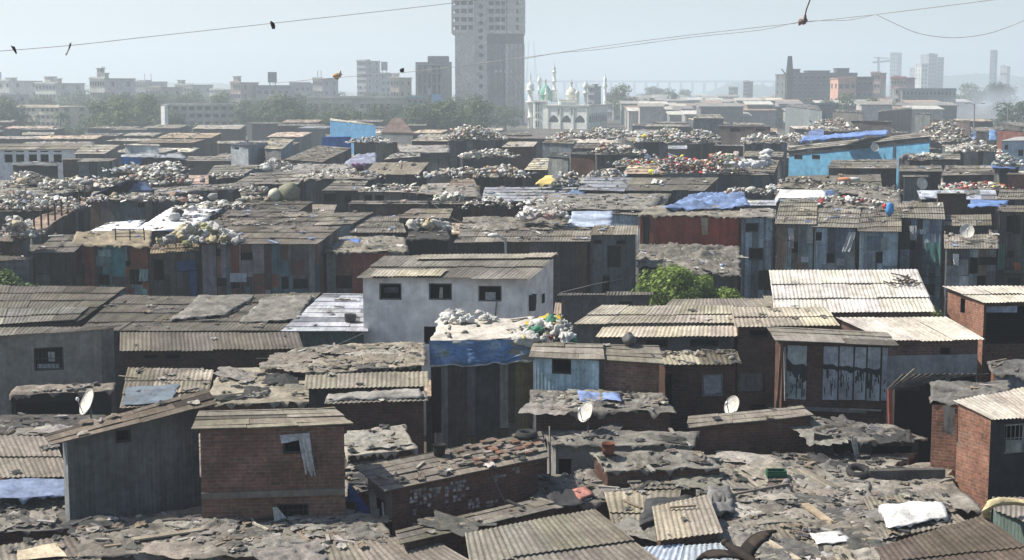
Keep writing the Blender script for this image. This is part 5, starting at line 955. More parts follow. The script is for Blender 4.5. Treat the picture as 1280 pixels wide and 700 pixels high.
# mid band, d = 95..150 m  (key, label, front z, back z, FL, FR, BR, BL, wall, roof, visible bottom)
MB_ = [
 ('n1', 'wide dark roof with two great round bundles behind it', 5.6, 6.0, (250, 268), (372, 265), (392, 252), (300, 250), PB, (.15, .145, .13), 275),
 ('n2', 'curved dark roof on the left above the great bundles', 6.0, 6.6, (290, 231), (372, 231), (388, 213), (318, 216), PB, (.16, .155, .145), 240),
 ('n3', 'flat roof over a facade with two small windows', 6.0, 6.3, (402, 239), (450, 239), (460, 226), (420, 226), [(.2, .19, .17), (.06, .06, .06)], (.15, .145, .135), 253),
 ('n4', 'cream facade with two framed windows under a small railing', 6.0, 6.2, (447, 241), (503, 241), (505, 234), (450, 234), [(.27, .25, .2)], (.2, .19, .17), 253),
 ('n5', 'low dark building right of the cream facade', 5.8, 6.0, (480, 242), (540, 242), (545, 233), (486, 233), [(.12, .13, .13), (.17, .19, .19)], (.16, .15, .14), 254),
 ('n6', 'neat brown sheet roof with seams in the middle distance', 6.4, 7.3, (455, 218), (523, 219), (536, 203), (468, 203), PB, (.235, .22, .19), 226),
 ('n7', 'dark long wall behind the brown roofs with a reddish middle', 5.7, 5.9, (435, 256), (608, 256), (608, 251), (440, 251), [(.10, .06, .05), (.05, .05, .05), (.08, .06, .055)], (.17, .16, .15), 272),
 ('n8', 'pale corrugated tin shed front behind the white house', 5.9, 6.1, (606, 252), (650, 252), (648, 246), (600, 246), [(.3, .33, .34), (.10, .12, .13)], (.2, .2, .2), 270),
 ('n9', 'low roof spread with pale blue plastic', 6.0, 6.3, (602, 252), (700, 253), (722, 234), (606, 234), PB, (.38, .40, .44), 268),
 ('n10', 'grey rooftop strewn with blue sheets left of the blue tarp', 6.1, 6.3, (655, 262), (815, 263), (830, 246), (690, 243), PB, (.2, .195, .185), 270),
 ('n11', 'low roof with broken boards and a white bundle', 6.0, 6.2, (725, 256), (830, 258), (840, 243), (735, 243), PB, (.21, .2, .18), 268),
 ('n12', 'dark ridged roof marked with white strokes', 6.4, 7.1, (780, 239), (880, 239), (898, 222), (790, 222), PB, (.125, .12, .11), 250),
 ('n13', 'pale blue grey sheet roof left of the one with white strokes', 6.4, 6.9, (722, 238), (780, 240), (790, 222), (728, 222), PB, (.34, .36, .4), 245),
 ('n14', 'brown roofed room under the white coil', 6.4, 6.9, (895, 219), (966, 220), (974, 200), (915, 200), [(.06, .07, .09), (.08, .08, .08), (.05, .05, .05)], (.225, .21, .18), 240),
 ('n15', 'big dusty roof below the blue building with two round lids', 6.2, 6.9, (973, 236), (1102, 236), (1100, 218), (985, 220), PB, (.165, .155, .14), 246),
 ('n16', 'plain grey roof on posts at the front of the blue building', 6.4, 6.8, (1034, 211), (1122, 211), (1122, 199), (1040, 200), PB, (.225, .215, .195), 222),
 ('n17', 'narrow grey roof right of the one before the blue building', 6.4, 6.7, (1123, 215), (1178, 215), (1176, 207), (1125, 207), PB, (.19, .18, .165), 233),
 ('n18', 'wide grey roof over the heap of coloured bundles', 6.3, 6.8, (1177, 220), (1244, 219), (1238, 207), (1182, 207), PB, (.2, .19, .175), 233),
 ('n19', 'grey panelled stall with a satellite dish on its front', 6.1, 6.2, (1128, 222), (1160, 222), (1160, 219), (1128, 219), [(.18, .2, .2), (.2, .21, .21)], (.2, .19, .18), 237),
 ('n20', 'dark hut with a flat black roof and plank doors', 6.7, 6.8, (1195, 189), (1238, 188), (1236, 185), (1197, 185), [(.2, .2, .19), (.24, .24, .22), (.05, .05, .05)], (.06, .06, .06), 207),
 ('n21', 'dark long stall with white sacks along its roof', 6.4, 6.7, (1122, 198), (1200, 200), (1200, 192), (1130, 192), PB, (.17, .16, .15), 208),
 ('n22', 'pale bluish sheet roof at the right behind the brown brick box', 5.9, 6.3, (1150, 250), (1246, 250), (1244, 238), (1146, 238), PB, (.42, .45, .52), 262),
 ('n23', 'small brown brick box on the roofs at the right', 6.5, 6.55, (1170, 243), (1211, 243), (1211, 241), (1168, 241), 'brick', (.2, .19, .17), 270),
 ('n24', 'grey roof right of the pale bluish sheet', 6.2, 6.5, (1246, 250), (1295, 250), (1295, 237), (1250, 237), PB, (.2, .19, .17), 258),
 ('n25', 'pink brick house front at the right edge', 6.5, 6.6, (1257, 219), (1295, 219), (1295, 216), (1260, 216), 'brickp', (.2, .19, .17), 236),
 ('n26', 'rubble roof left of the coloured bundles', 6.1, 6.4, (1070, 262), (1128, 258), (1124, 240), (1074, 240), PB, (.19, .18, .165), 268),
 ('n27', 'roof under a bright white sheet with a blue end', 6.2, 6.5, (968, 250), (1050, 250), (1048, 238), (972, 238), PB, (.2, .19, .17), 252),
 ('n28', 'grey roof with sacks behind the tall light roofed shack', 6.0, 6.2, (1020, 262), (1084, 264), (1080, 248), (1024, 250), PB, (.2, .19, .17), 266),
 ('n29', 'dark shack hung with black tarp left of the brick hut', 6.6, 6.9, (683, 196), (712, 198), (712, 190), (690, 190), [(.22, .24, .24), (.2, .22, .22)], (.05, .05, .052), 214),
 ('n30', 'brown brick hut right of the black tarped shack', 6.6, 6.7, (712, 193), (745, 194), (744, 190), (712, 190), 'brick', (.06, .06, .06), 216),
 ('n31', 'tan sheet lying beside the black tarped shack', 6.2, 6.6, (655, 213), (684, 213), (686, 198), (668, 198), PB, (.42, .39, .32), 216),
 ('n32', 'tan flat roof in front of the red and white heap', 6.3, 6.7, (778, 218), (830, 218), (824, 207), (786, 207), PB, (.38, .31, .24), 222),
 ('n33', 'black tub like hut loaded with white sacks', 6.4, 6.5, (578, 199), (640, 193), (636, 190), (575, 195), [(.05, .055, .065)], (.05, .05, .06), 206),
 ('n34', 'dark flat roof below the long heap of sacks', 6.2, 6.4, (590, 222), (655, 221), (650, 217), (588, 217), PB, (.12, .115, .11), 230),
 ('n35', 'brown roof hut left of the dark flat one', 6.0, 6.3, (560, 232), (595, 232), (592, 224), (566, 224), PB, (.24, .2, .17), 238),
 ('n36', 'dusty open roof left of the brown roof hut', 6.0, 6.3, (520, 244), (600, 246), (600, 233), (528, 232), PB, (.2, .19, .175), 252),
 ('n37', 'long brown roof along the alley left of the neat seamed roof', 6.3, 6.8, (355, 200), (402, 203), (440, 185), (398, 182), PB, (.23, .215, .19), 208),
 ('n38', 'dusty roofs spread with rags left of the purple cloth', 6.2, 6.5, (340, 222), (440, 222), (440, 206), (372, 206), PB, (.2, .195, .19), 228),
 ('n39', 'brown brick hall with sacks on top and a tan end', 7.0, 7.1, (441, 178), (498, 178), (497, 176), (444, 176), [(.12, .10, .085), (.13, .105, .09), (.2, .18, .14)], (.2, .19, .17), 196),
 ('n40', 'oval pale roof right of the brown brick hall', 6.5, 6.8, (480, 200), (525, 196), (525, 191), (492, 192), PB, (.38, .37, .34), 203),
 ('n41', 'grey strewn roofs right of the brown brick hall', 6.5, 6.8, (500, 190), (562, 191), (562, 182), (498, 182), PB, (.2, .19, .185), 200),
 ('n42', 'pale ridge roof right of the hip roofed hall', 7.0, 7.6, (513, 177), (560, 177), (560, 168), (533, 168), [(.14, .10, .09)], (.33, .31, .28), 183),
 ('n43', 'long dark low wall under the biggest far heap', 7.0, 7.2, (572, 173), (692, 174), (690, 171), (575, 170), [(.05, .05, .055), (.07, .075, .08), (.14, .14, .13)], (.2, .19, .18), 186),
 ('n44', 'small brick house with a pale roof beyond the black tub', 6.8, 7.4, (627, 184), (666, 184), (672, 177), (636, 177), 'brick', (.33, .31, .28), 190),
 ('n45', 'grey blue hut with a sandy flat roof left of the brown mound', 6.9, 7.1, (677, 179), (716, 180), (722, 175), (682, 175), [(.2, .24, .26)], (.3, .28, .24), 190),
 ('n46', 'dark flat roofed hut below the sandy roof', 6.7, 6.9, (716, 186), (748, 186), (748, 180), (720, 180), PB, (.2, .18, .16), 192),
 ('n47', 'shed on posts with yellow and white bags on top', 6.9, 7.0, (793, 178), (836, 178), (836, 176), (795, 176), [(.12, .13, .15), (.05, .05, .06), (.3, .3, .3)], (.33, .28, .22), 194),
 ('n48', 'sloping dark roof right of the shed on posts', 6.7, 7.3, (858, 181), (902, 178), (896, 173), (872, 172), PB, (.14, .135, .13), 185),
 ('n49', 'brown hall with a dark strip window left of the blue building', 7.2, 7.3, (897, 158), (964, 159), (963, 157), (899, 156), [(.14, .11, .10)], (.2, .18, .17), 180),
 ('n50', 'low white walled room with two windows over a sloping roof', 6.7, 6.8, (930, 179), (985, 179), (985, 177), (932, 177), [(.3, .3, .29)], (.15, .15, .14), 190),
 ('n51', 'sloping brown roof under the white walled room', 6.4, 6.7, (929, 196), (978, 197), (980, 190), (932, 189), PB, (.22, .21, .185), 203),
 ('n52', 'low brown wall with a tarp left of the white walled room', 6.6, 6.7, (893, 183), (930, 183), (930, 181), (893, 181), [(.12, .09, .08)], (.10, .10, .10), 195),
 ('n53', 'long plain brown room on the ridge behind the blue building', 7.3, 7.35, (1063, 152), (1115, 153), (1115, 151), (1063, 151), [(.10, .085, .08)], (.14, .13, .12), 165),
 ('n54', 'tall brown room with a pale roof edge on the ridge', 7.8, 8.1, (1098, 140), (1140, 136), (1140, 134), (1099, 138), [(.16, .13, .12)], (.4, .38, .34), 158),
 ('n55', 'grey flat roofed room with a lit left end on the ridge', 7.6, 7.8, (1041, 140), (1080, 142), (1080, 138), (1042, 137), [(.15, .14, .13)], (.25, .24, .23), 158),
 ('n56', 'small dark hut on the ridge right of the tall brown room', 7.7, 7.8, (1144, 143), (1164, 144), (1164, 142), (1145, 141), [(.14, .15, .15)], (.2, .2, .2), 152),
 ('n57', 'long brick compound wall on the ridge at the right', 7.2, 7.3, (1162, 151), (1214, 153), (1214, 151), (1163, 149), [(.14, .11, .10)], (.2, .19, .18), 168),
 ('n58', 'long reddish brick building at the right edge', 7.0, 7.1, (1246, 163), (1296, 166), (1296, 163), (1246, 160), 'brickp', (.13, .12, .12), 182),
 ('n59', 'dark tarp sided hut with bright blue flaps near the right edge', 7.0, 7.1, (1215, 165), (1246, 166), (1246, 164), (1216, 163), [(.05, .05, .055), (.06, .06, .06)], (.12, .12, .12), 176),
 ('n60', 'low far hall with a pale flat roof right of the mosque', 7.4, 7.8, (866, 148), (905, 148), (900, 143), (872, 143), [(.15, .16, .17)], (.45, .43, .38), 160),
 ('n61', 'greyish corrugated hall far behind the blue building', 7.8, 7.9, (982, 133), (1028, 139), (1022, 132), (985, 130), [(.2, .23, .24), (.22, .25, .26)], (.3, .29, .27), 152),
]
for k, l, z0_, z1_, a, b, c, d, w, rc, vb in MB_:
    ops = {'n3': [('o', 0, 405, 242, 420, 252), ('o', 0, 431, 244, 439, 253)], 'n4': [('w', 0, 455, 244, 465, 251), ('w', 0, 469, 244, 480, 251)], 'n49': [('w', 0, 913, 160, 926, 165), ('w', 0, 944, 161, 957, 164)], 'n50': [('w', 0, 940, 182, 947, 186), ('w', 0, 959, 182, 968, 186)], 'n43': [('o', 0, 600, 176, 612, 186)], 'n23': []}.get(k, [])
    ws = ('brick', (.6, .55, .55)) if w == 'brick' else (('brick', (1.0, .8, .8)) if w == 'brickp' else ('patch', w))
    rf = ('tarp', rc, .12) if k in ('n36', 'n38', 'n41', 'n10', 'n11', 'n26', 'n27', 'n28') else ('ac', rc, .1)
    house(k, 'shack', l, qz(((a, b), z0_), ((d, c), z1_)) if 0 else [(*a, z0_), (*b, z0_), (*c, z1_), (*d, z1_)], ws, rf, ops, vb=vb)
# painted strokes on the dark roof
q = HS['n12']; n = qnorm(q); mb = MB()
for pts in ([(815, 231.5), (818, 225.5)], [(819, 230.5), (820.5, 226.5), (825, 227)], [(819.5, 228.8), (823, 229)], [(819, 231), (824, 231)], [(825, 231), (827, 227), (832, 227)], [(826, 229), (831, 229.2)]):
    for a, b in zip(pts[:-1], pts[1:]): mb.bar(Pplane(*a, q[0], n) + n * .11, Pplane(*b, q[0], n) + n * .11, .16, .02, (.6, .6, .57))
E = [o for o in COL.objects if o.get('label', '') == 'dark ridged roof marked with white strokes'][0]; mb.build('painted_mark', 'paint', E)
# blue building
S('blue', 'long bright blue walled hall with a sloping sheet roof', [(985, 189, 6.1), (1164, 171, 8.0), (1160, 165, 8.3), (985, 183, 6.4)], ('paint', (.16, .42, .62)), ('ac', (.26, .25, .23), .12), [('w', 0, 993, 193.5, 1003, 199.5, (.2, .22, .24)), ('w', 0, 1015, 193.5, 1025, 199.5, (.2, .22, .24))], vb=212, name='hall', cat='hall')
A, B, _ = WL[('blue', 0)]; d = (B - A); d.z = 0; L = d.length; d.normalize(); no = Vector((d.y, -d.x, 0)); mb = MB()
mb.box(A + no * .02 - Vector((0, 0, .5)), (B - A) * .995, no * .05, Vector((0, 0, .45)), (.05, .055, .06)); p = onwall('blue', 0, 1116, 200, .0); mb.box(Vector((p.x, p.y, 0)) + no * .02, d * .25, no * .05, Vector((0, 0, 7)), (.05, .1, .16)); mb.build('dark_band', 'tin', [o for o in COL.objects if o.get('label', '').startswith('long bright blue')][0])
cover('tarpaulin', 'long rolled blue tarp along the ridge of the blue hall', 'tarp', [Pz(1000, 178, 7.6), Pz(1110, 168, 8.0), Pz(1110, 163, 8.2), Pz(1003, 173, 7.8)], (.17, .27, .55), .2, .25, res=.5)
dish('white satellite dish on the wall of the blue hall', onwall('blue', 0, 1097, 184, .6), .42, (.1, -1, .3), .6)
dish('satellite dish on the grey panelled stall', onwall('n19', 0, 1150, 229, .6), .42, (.2, -1, .3), .5)
dish('small satellite dish among rubble on the lower roof at the right', onroof('m17b', 1208, 301, .5), .35, (-.2, -1, .4), .5)
S('paleblue', 'pale blue painted house with small windows at the right edge', [(1251, 177, 7.0), (1300, 176, 7.0), (1300, 172, 7.1), (1270, 172, 7.1)], ('paint', (.45, .55, .62)), ('flat', (.3, .3, .3)), [('w', 0, 1256, 181, 1260, 187), ('w', 0, 1273, 187, 1279, 195)], vb=207, name='house', cat='house')
# left: white building, sheds
S('whitehall', 'long white building with five square windows at the left edge', qz((((-60, 188), (94, 187)), 7.2), (((-60, 180), (119, 179)), 7.8)), ('paint', (.80, .82, .82)), ('ac', (.22, .21, .19), .08), [('w', 0, a, 193, a + 10.5, 203) for a in (5.5, 20, 36, 50.5, 67)] + [('o', 0, a, 188.6, a + 10, 190) for a in (5.5, 20, 36, 50.5, 67)], vb=207, name='hall', cat='hall')
S('w2', 'grey walled shed with a pale ridged roof right of the white building', qz((((92, 193), (130, 193)), 7.0), (((105, 181), (150, 181)), 7.6)), ('plaster', (.26, .25, .24)), ('ac', (.32, .31, .28), .1), vb=198, name='shed', cat='shed')
S('w3', 'white gabled wall building behind the sheds on the left', qz((((155, 182), (200, 183)), 7.6), (((155, 180), (198, 180)), 7.8)), ('paint', (.5, .54, .56)), ('ac', (.3, .3, .28), .1), vb=193, name='shed', cat='shed')
S('w4', 'small brown box room before the white building', qz((((76, 200), (100, 200)), 6.7), (((78, 198), (100, 198)), 6.8)), ('plaster', (.16, .12, .11)), ('ac', (.2, .19, .18), .1), vb=212)
S('w5', 'dark tin shack with pale panels in front of the brown box', qz((((96, 203), (138, 202)), 6.6), (((104, 198), (146, 198)), 6.8)), ('patch', [(.09, .10, .105), (.12, .15, .15), (.2, .24, .22)]), ('ac', (.24, .235, .22), .1), vb=219, name='tin_shack')
S('w6', 'long dark tin wall shed draped with grey and blue tarps', [(152, 197, 6.7), (235, 198, 6.6), (225, 192, 6.9), (152, 194, 6.8)], ('patch', [(.08, .085, .09), (.10, .105, .11), (.07, .07, .075), (.12, .11, .10)]), ('tarp', (.2, .22, .25), .12), vb=211, name='tin_shack')
hang('tarpaulin', 'bright blue tarp on the left end of the long dark tin shed', 'tarp', 'w6', 0, [(152, 196), (177, 196), (177, 205), (152, 205)], (.05, .17, .42), 'tarp', .15)
S('w7', 'low black tarp shelter in front of the white building', qz((((14, 206), (74, 208)), 6.4), (((20, 203), (70, 203)), 6.5)), ('plaster', (.05, .055, .06)), ('tarp', (.09, .1, .11), .08), vb=213)
S('w8', 'white shack with a dark roof and a pale blue side', [(287, 182, 7.3), (311, 183, 7.3), (337, 178, 7.4), (300, 177, 7.4)], {0: ('tin', (.46, .5, .52)), '*': ('paint', (.3, .36, .42))}, ('ac', (.07, .08, .10), .1), [('w', 0, 294, 184, 299, 187)], vb=206)
S('w9', 'plain roof with a blue end right of the tarp draped shed', qz((((258, 220), (302, 220)), 6.2), (((268, 207), (326, 206)), 6.6)), {1: ('paint', (.08, .14, .25)), '*': ('plaster', (.10, .1, .1))}, ('ac', (.24, .235, .22), .08), vb=222)
S('w10', 'long low roof with white rubble in front of the plain roof', qz((((180, 246), (318, 235)), 6.1), (((190, 236), (318, 229)), 6.3)), ('patch', PB), ('tarp', (.19, .18, .17), .12), vb=246)
S('w11', 'yellowish ridged roof beside the white shack with the dark roof', qz((((330, 186), (352, 187)), 7.0), (((338, 173), (368, 174)), 7.4)), {1: ('paint', (.25, .29, .33)), '*': ('plaster', (.2, .2, .2))}, ('ac', (.38, .36, .3), .1), vb=200)
S('w12', 'greenish long roof piled with white and tan bags on the left', qz((((0, 250), (112, 240)), 6.2), (((0, 226), (118, 226)), 6.6)), ('patch', PB), ('tarp', (.2, .2, .185), .15), vb=255)
S('w13', 'blue peaked tarp shelter behind the fluted tin wall', [(118, 243, 6.6), (196, 238, 6.6), (180, 226, 7.2), (160, 225, 7.3)], ('plaster', (.04, .045, .06)), ('cover', (.06, .10, .19), .12), vb=246)
# blue shed, hip roofed hall, blue tarp cube
S('bshed', 'blue walled shed with a pale roof before the tree belt', [(412, 151, 8.6), (470, 157, 8.4), (465, 155, 8.7), (413, 148, 8.9)], ('paint', (.09, .23, .40)), ('ac', (.5, .49, .43), .06), vb=168, name='shed', cat='shed')
E = S('hip', 'hip roofed hall with a brown tiled roof before the trees', [(476, 166, 6.6), (517, 167, 6.6), (516, 164.5, 6.6), (478, 163.5, 6.6)], ('plaster', (.22, .23, .23)), ('flat', (.15, .12, .11)), vb=177, name='hall', cat='hall')
q = [p + Vector((0, 0, .12)) for p in HS['hip']]; c = sum(q, Vector()) / 4 + Vector((0, 0, 1.9)); e = (q[1] - q[0]) * .13; mb = MB()
for t in ([q[0], q[1], c + e, c - e], [q[1], q[2], c + e], [q[2], q[3], c - e, c + e], [q[3], q[0], c - e]): mb.face(t, None, (.15, .115, .105))
mb.build('hip_roof', 'sheet', E)
E = empty('tarp_shelter', Pz(420, 187, 6.0), 'bright blue tarp wrapped cube shelter left of the brown hall', 'shelter'); mb = MB(); o = ORG[E.name]; d_ = o.y; w_ = 35 * d_ / F; h_ = 16 * d_ / F
for f_ in ([(-.5, 0), (.1, -.06)], [(.1, -.06), (.5, .25)]):
    a, b = [o + Vector((x * w_, y * w_, 0)) for x, y in f_]; nx = (b - a).cross(Vector((0, 0, 1))).normalized()
    mb.grid([[a.lerp(b, j / 10) + Vector((0, 0, h_ * (1 - i / 5))) + nx * .25 * noise.noise(Vector((j * .6, i * .3, a.x))) for j in range(11)] for i in range(6)], None, (.03, .16, .50))
tp = [o + Vector((x * w_, y * w_, h_)) for x, y in ((-.5, 0), (.1, -.06), (.5, .25), (-.1, .5))]
mb.face(tp, None, (.05, .18, .5)); mb.face([tp[3], tp[0], tp[0] - Vector((0, 0, h_)), tp[3] - Vector((0, 0, h_))], None, (.03, .16, .5)); mb.face([tp[2], tp[3], tp[3] - Vector((0, 0, h_)), tp[2] - Vector((0, 0, h_))], None, (.03, .16, .5))
mb.build('cover', 'tarp', E); mb = MB()
for x, y in ((-.48, .02), (.1, -.03), (.48, .25)): mb.bar(o + Vector((x * w_, y * w_ + .1, -6)), o + Vector((x * w_, y * w_ + .1, h_ * .98)), .15, .15, (.2, .16, .12))
mb.build('post', 'wood', E)
# loose covers in the middle distance
for l, key, px, c, lump in [
 ('blue tarp bulging over the roof left of the white bundles', None, [(828, 264, 6.15), (938, 262, 6.2), (930, 244, 6.5), (862, 245, 6.5)], (.11, .2, .42), .5),
 ('bright white sheet with a blue end on the roof', None, [(970, 249, 6.3), (1034, 248, 6.3), (1030, 239, 6.6), (976, 238, 6.6)], (.70, .70, .70), .12),
 ('blue end of the bright white sheet', None, [(1033, 248, 6.3), (1046, 248, 6.2), (1042, 239, 6.5), (1031, 239, 6.6)], (.10, .2, .45), .15),
 ('yellow tarp lying among sacks in the middle distance', None, [(668, 231, 6.6), (694, 231, 6.6), (698, 220, 7.0), (682, 221, 7.0)], (.62, .46, .06), .15),
 ('sagging blue and pale tarp roof behind the small tin room', None, [(706, 287, 5.6), (764, 284, 5.7), (766, 266, 6.1), (716, 266, 6.1)], (.30, .38, .52), .12),
 ('blue tarp edge drooping below the pale tarp roof', None, [(705, 290, 5.2), (738, 289, 5.2), (736, 282, 5.75), (708, 280, 5.75)], (.05, .14, .45), .15),
 ('deep blue tarp on the sloping side right of the pale blue roof', None, [(697, 252, 5.9), (722, 252, 5.9), (732, 240, 6.3), (716, 238, 6.3)], (.10, .18, .36), .12),
 ('pale blue sheet hanging over the brown brick box roof', None, [(1150, 247, 6.2), (1172, 247, 6.2), (1176, 240, 6.4), (1150, 239, 6.4)], (.42, .48, .58), .1),
 ('blue tarp folded on the roof right of the brown brick box', None, [(1210, 259, 6.1), (1256, 260, 6.1), (1262, 251, 6.3), (1214, 251, 6.3)], (.07, .18, .45), .25),
 ('crumpled blue tarp under the pale blue house', None, [(1238, 211, 6.6), (1270, 211, 6.6), (1268, 204, 6.8), (1240, 204, 6.8)], (.06, .14, .42), .25),
 ('blue tarp on the ridge left of the grey flat roofed room', None, [(1008, 172, 7.2), (1030, 174, 7.2), (1030, 162, 7.8), (1012, 164, 7.7)], (.08, .15, .36), .3),
 ('purple cloth hung by the neat brown roof', None, [(440, 217, 6.3), (456, 217, 6.3), (456, 205, 7.4), (441, 205, 7.4)], (.33, .17, .42), .2),
 ('blue rags before the brown brick hall', None, [(430, 206, 6.4), (470, 206, 6.4), (470, 192, 6.9), (446, 194, 6.9)], (.24, .26, .38), .3),
 ('blue cloth hung on the dark hut near the right edge', None, [(1236, 176, 6.9), (1246, 176, 6.9), (1245, 163, 7.9), (1237, 163, 7.9)], (.07, .2, .42), .2),
 ('pale blue flap on the dark hut near the right edge', None, [(1211, 174, 6.9), (1220, 174, 6.9), (1220, 165, 7.5), (1213, 167, 7.5)], (.30, .4, .6), .1)]:
    g_ = sum(c) / 3; c = tuple(k * .72 + g_ * .28 for k in c)
    cover('tarpaulin', l, 'tarp', [Pz(*p) for p in px], c, lump * .6, .2, res=.22, var=.3)
blob('bundle', 'bright blue bundle on the roof of the blue grey tin shack', 'bundle', onroof('m15', 1112, 269, .05), (.24, .2, .36), (.06, .25, .55), 'tarp')
blob('bundle', 'red bundle beside the bright blue one', 'bundle', onroof('m15', 1107, 262, .05), (.2, .18, .15), (.4, .04, .04), 'tarp')
blob('sack', 'giant greenish bundle, larger of the two on the dark roof', 'sack', onroof('n1', 362, 253, .1), (.72, .5, .62), (.24, .24, .17), 'sack')
blob('sack', 'giant pale bundle, smaller of the two on the dark roof', 'sack', onroof('n1', 343, 253, .1), (.52, .4, .42), (.42, .41, .33), 'sack')
blob('sack', 'black roll lying on the white plastic roof', 'sack', onroof('wp2', 222, 272, .05), (.45, .22, .25), (.03, .03, .035), 'tarp')
blob('sack', 'white roll below the black roll on the plastic roof', 'sack', onroof('wp2', 218, 277, .05), (.40, .22, .25), (.6, .6, .55), 'sack')
mb = MB(); p0 = Pz(931, 210, 6.9)
for a in range(90):
    t = R.uniform(0, 2 * pi); r_ = R.gauss(1, .08); arm = a % 4 == 0
    p = p0 + (Vector((1.5 * r_ * cos(t), 1.6 * r_ * sin(t), .15 + .3 * R.random())) if not arm else Vector((R.uniform(1.3, 2.0), R.uniform(.2, 1.2), R.uniform(.2, 1.3))))
    mb.lump(p, R.uniform(.22, .4), R.uniform(.12, .2), R.uniform(.12, .22), jc((.55, .55, .56), .15), 6, 8, .9, t + pi / 2, R.random() * 90)
tag(mb.build('bundle', 'sack'), 'white coil of crumpled plastic lying on the brown roof', 'bundle')
for u, c, l in ((1057, (.45, .2, .12), 'round reddish lid on the big dusty roof'), (1065, (.5, .52, .5), 'round pale lid on the big dusty roof')):
    mb = MB(); p = onroof('n15', u, 229, .2); mb.lathe(p, [(0, 0), (.5, 0), (.55, .12), (.4, .2), (0, .22)], 14, c); tag(mb.build('lid', 'junk'), l, 'lid')
# heaps of sacks
heap('sack in the heap held by the dark slatted railing', 197, 292, 308, 279, 5.35, 70, WHT + [(.40, .40, .2), (.45, .4, .25), (.3, .3, .28)], .55, depth=3.0)
heap('sack on the dark rack beside the black stove pipe', 512, 562, 287, 271, 5.9, 30, MIXED, .42, depth=1.5)
heap('white sack in the row beyond the long dark wall', 541, 583, 252, 240, 6.0, 26, [(.6, .6, .52), (.55, .55, .45), (.62, .62, .58)], .55)
heap('sack in the pinkish white heap left of the sagging blue tarp', 651, 710, 273, 256, 6.2, 46, WHT + [(.5, .3, .28), (.4, .36, .34)], .45)
heap('sack in the white row behind the tall light roofed shack', 1022, 1112, 257, 240, 6.3, 60, WHT + [(.08, .08, .08), (.3, .06, .06)], .5)
heap('pale sack beside the two giant bundles', 298, 335, 252, 242, 6.0, 12, [(.5, .48, .36), (.45, .32, .25), (.55, .54, .48)], .6)
heap('white sack in the stack left of the bright white sheet', 958, 980, 244, 227, 6.3, 22, WHT[:3], .45)
heap('big white sack on the roof right of the bulging blue tarp', 908, 960, 244, 228, 6.4, 24, WHT[:3] + [(.3, .2, .13), (.25, .25, .25)], .6)
heap('sack on the roofs', 1186, 1258, 236, 223, 6.1, 70, COLR, .55, far=True)
for u0, u1, vb, vt, z, n, pal, sz in [
 (0, 78, 236, 211, 6.4, 170, WHT + [(.45, .4, .32)], .75), (0, 56, 262, 232, 6.1, 150, MIXED, .7), (50, 175, 236, 213, 6.5, 150, MIXED, .7), (0, 40, 296, 262, 5.9, 120, MIXED, .6), (30, 100, 262, 238, 6.2, 90, WHT, .6), (140, 225, 214, 200, 6.8, 150, WHT, .75), (140, 232, 230, 214, 6.5, 130, MIXED, .7),
 (270, 300, 221, 211, 6.4, 46, WHT, .6), (325, 362, 212, 199, 6.6, 60, WHT, .7), (100, 245, 252, 240, 6.3, 130, MIXED, .6), (225, 300, 262, 244, 6.1, 90, MIXED, .7), (300, 330, 240, 230, 6.2, 20, MIXED, .6),
 (436, 484, 179, 167, 7.2, 80, WHT, .8), (560, 630, 174, 155, 7.4, 330, WHT + [(.5, .3, .28), (.5, .42, .3)], .95), (575, 640, 197, 183, 6.6, 100, WHT, .9), (535, 655, 222, 203, 6.4, 230, WHT + [(.4, .25, .15), (.3, .26, .2), (.1, .1, .12)], .75),
 (690, 760, 174, 163, 7.3, 170, MIXED + [(.5, .3, .28)], .8), (745, 800, 192, 173, 6.9, 180, MIXED + [(.5, .28, .26)], .75), (795, 870, 178, 155, 7.1, 300, COLR[:2] + WHT * 2 + [(.6, .5, .06), (.5, .06, .05), (.2, .3, .22)], .8), (735, 778, 222, 204, 6.4, 90, WHT + [(.5, .32, .2)], .65),
 (770, 830, 207, 190, 6.7, 90, COLR, .7), (824, 902, 217, 183, 6.5, 420, COLR + [(.5, .06, .05), (.3, .27, .24), (.35, .33, .3)], .65), (880, 935, 216, 190, 6.6, 170, COLR + WHT, .65), (862, 900, 174, 160, 7.2, 90, WHT + [(.3, .38, .25)], .8), (930, 978, 178, 164, 6.9, 60, WHT, .95), (965, 1010, 178, 160, 7.0, 120, MIXED, .8), (1015, 1070, 163, 147, 7.4, 120, MIXED, .8),
 (1150, 1215, 178, 150, 7.2, 260, MIXED, .8), (1190, 1250, 190, 172, 6.9, 130, WHT, .75), (1136, 1174, 199, 186, 6.7, 60, WHT[:3], .8), (1248, 1275, 207, 188, 6.8, 60, WHT + [(.3, .42, .3)], .8), (455, 520, 240, 228, 6.3, 60, MIXED, .55), (575, 720, 262, 240, 6.2, 90, MIXED, .45), (694, 724, 232, 213, 6.6, 60, [(.2, .24, .22), (.1, .1, .1), (.3, .3, .28), (.5, .5, .46)], .7), (1020, 1130, 240, 226, 6.4, 80, GREY_J, .5),
 (380, 470, 222, 206, 6.5, 110, MIXED, .5), (470, 520, 210, 198, 6.7, 60, MIXED, .6), (980, 1040, 230, 218, 6.6, 50, GREY_J, .5), (730, 800, 172, 158, 7.4, 120, WHT, .8)]:
    heap('', u0, u1, vb, vt, z, int(n * .8), pal, sz, far=True)
tag(FARSACK.build('sack_heaps', 'sack'), 'distant heaps of white and coloured bags piled over the roofs', 'sacks', None, 'stuff')

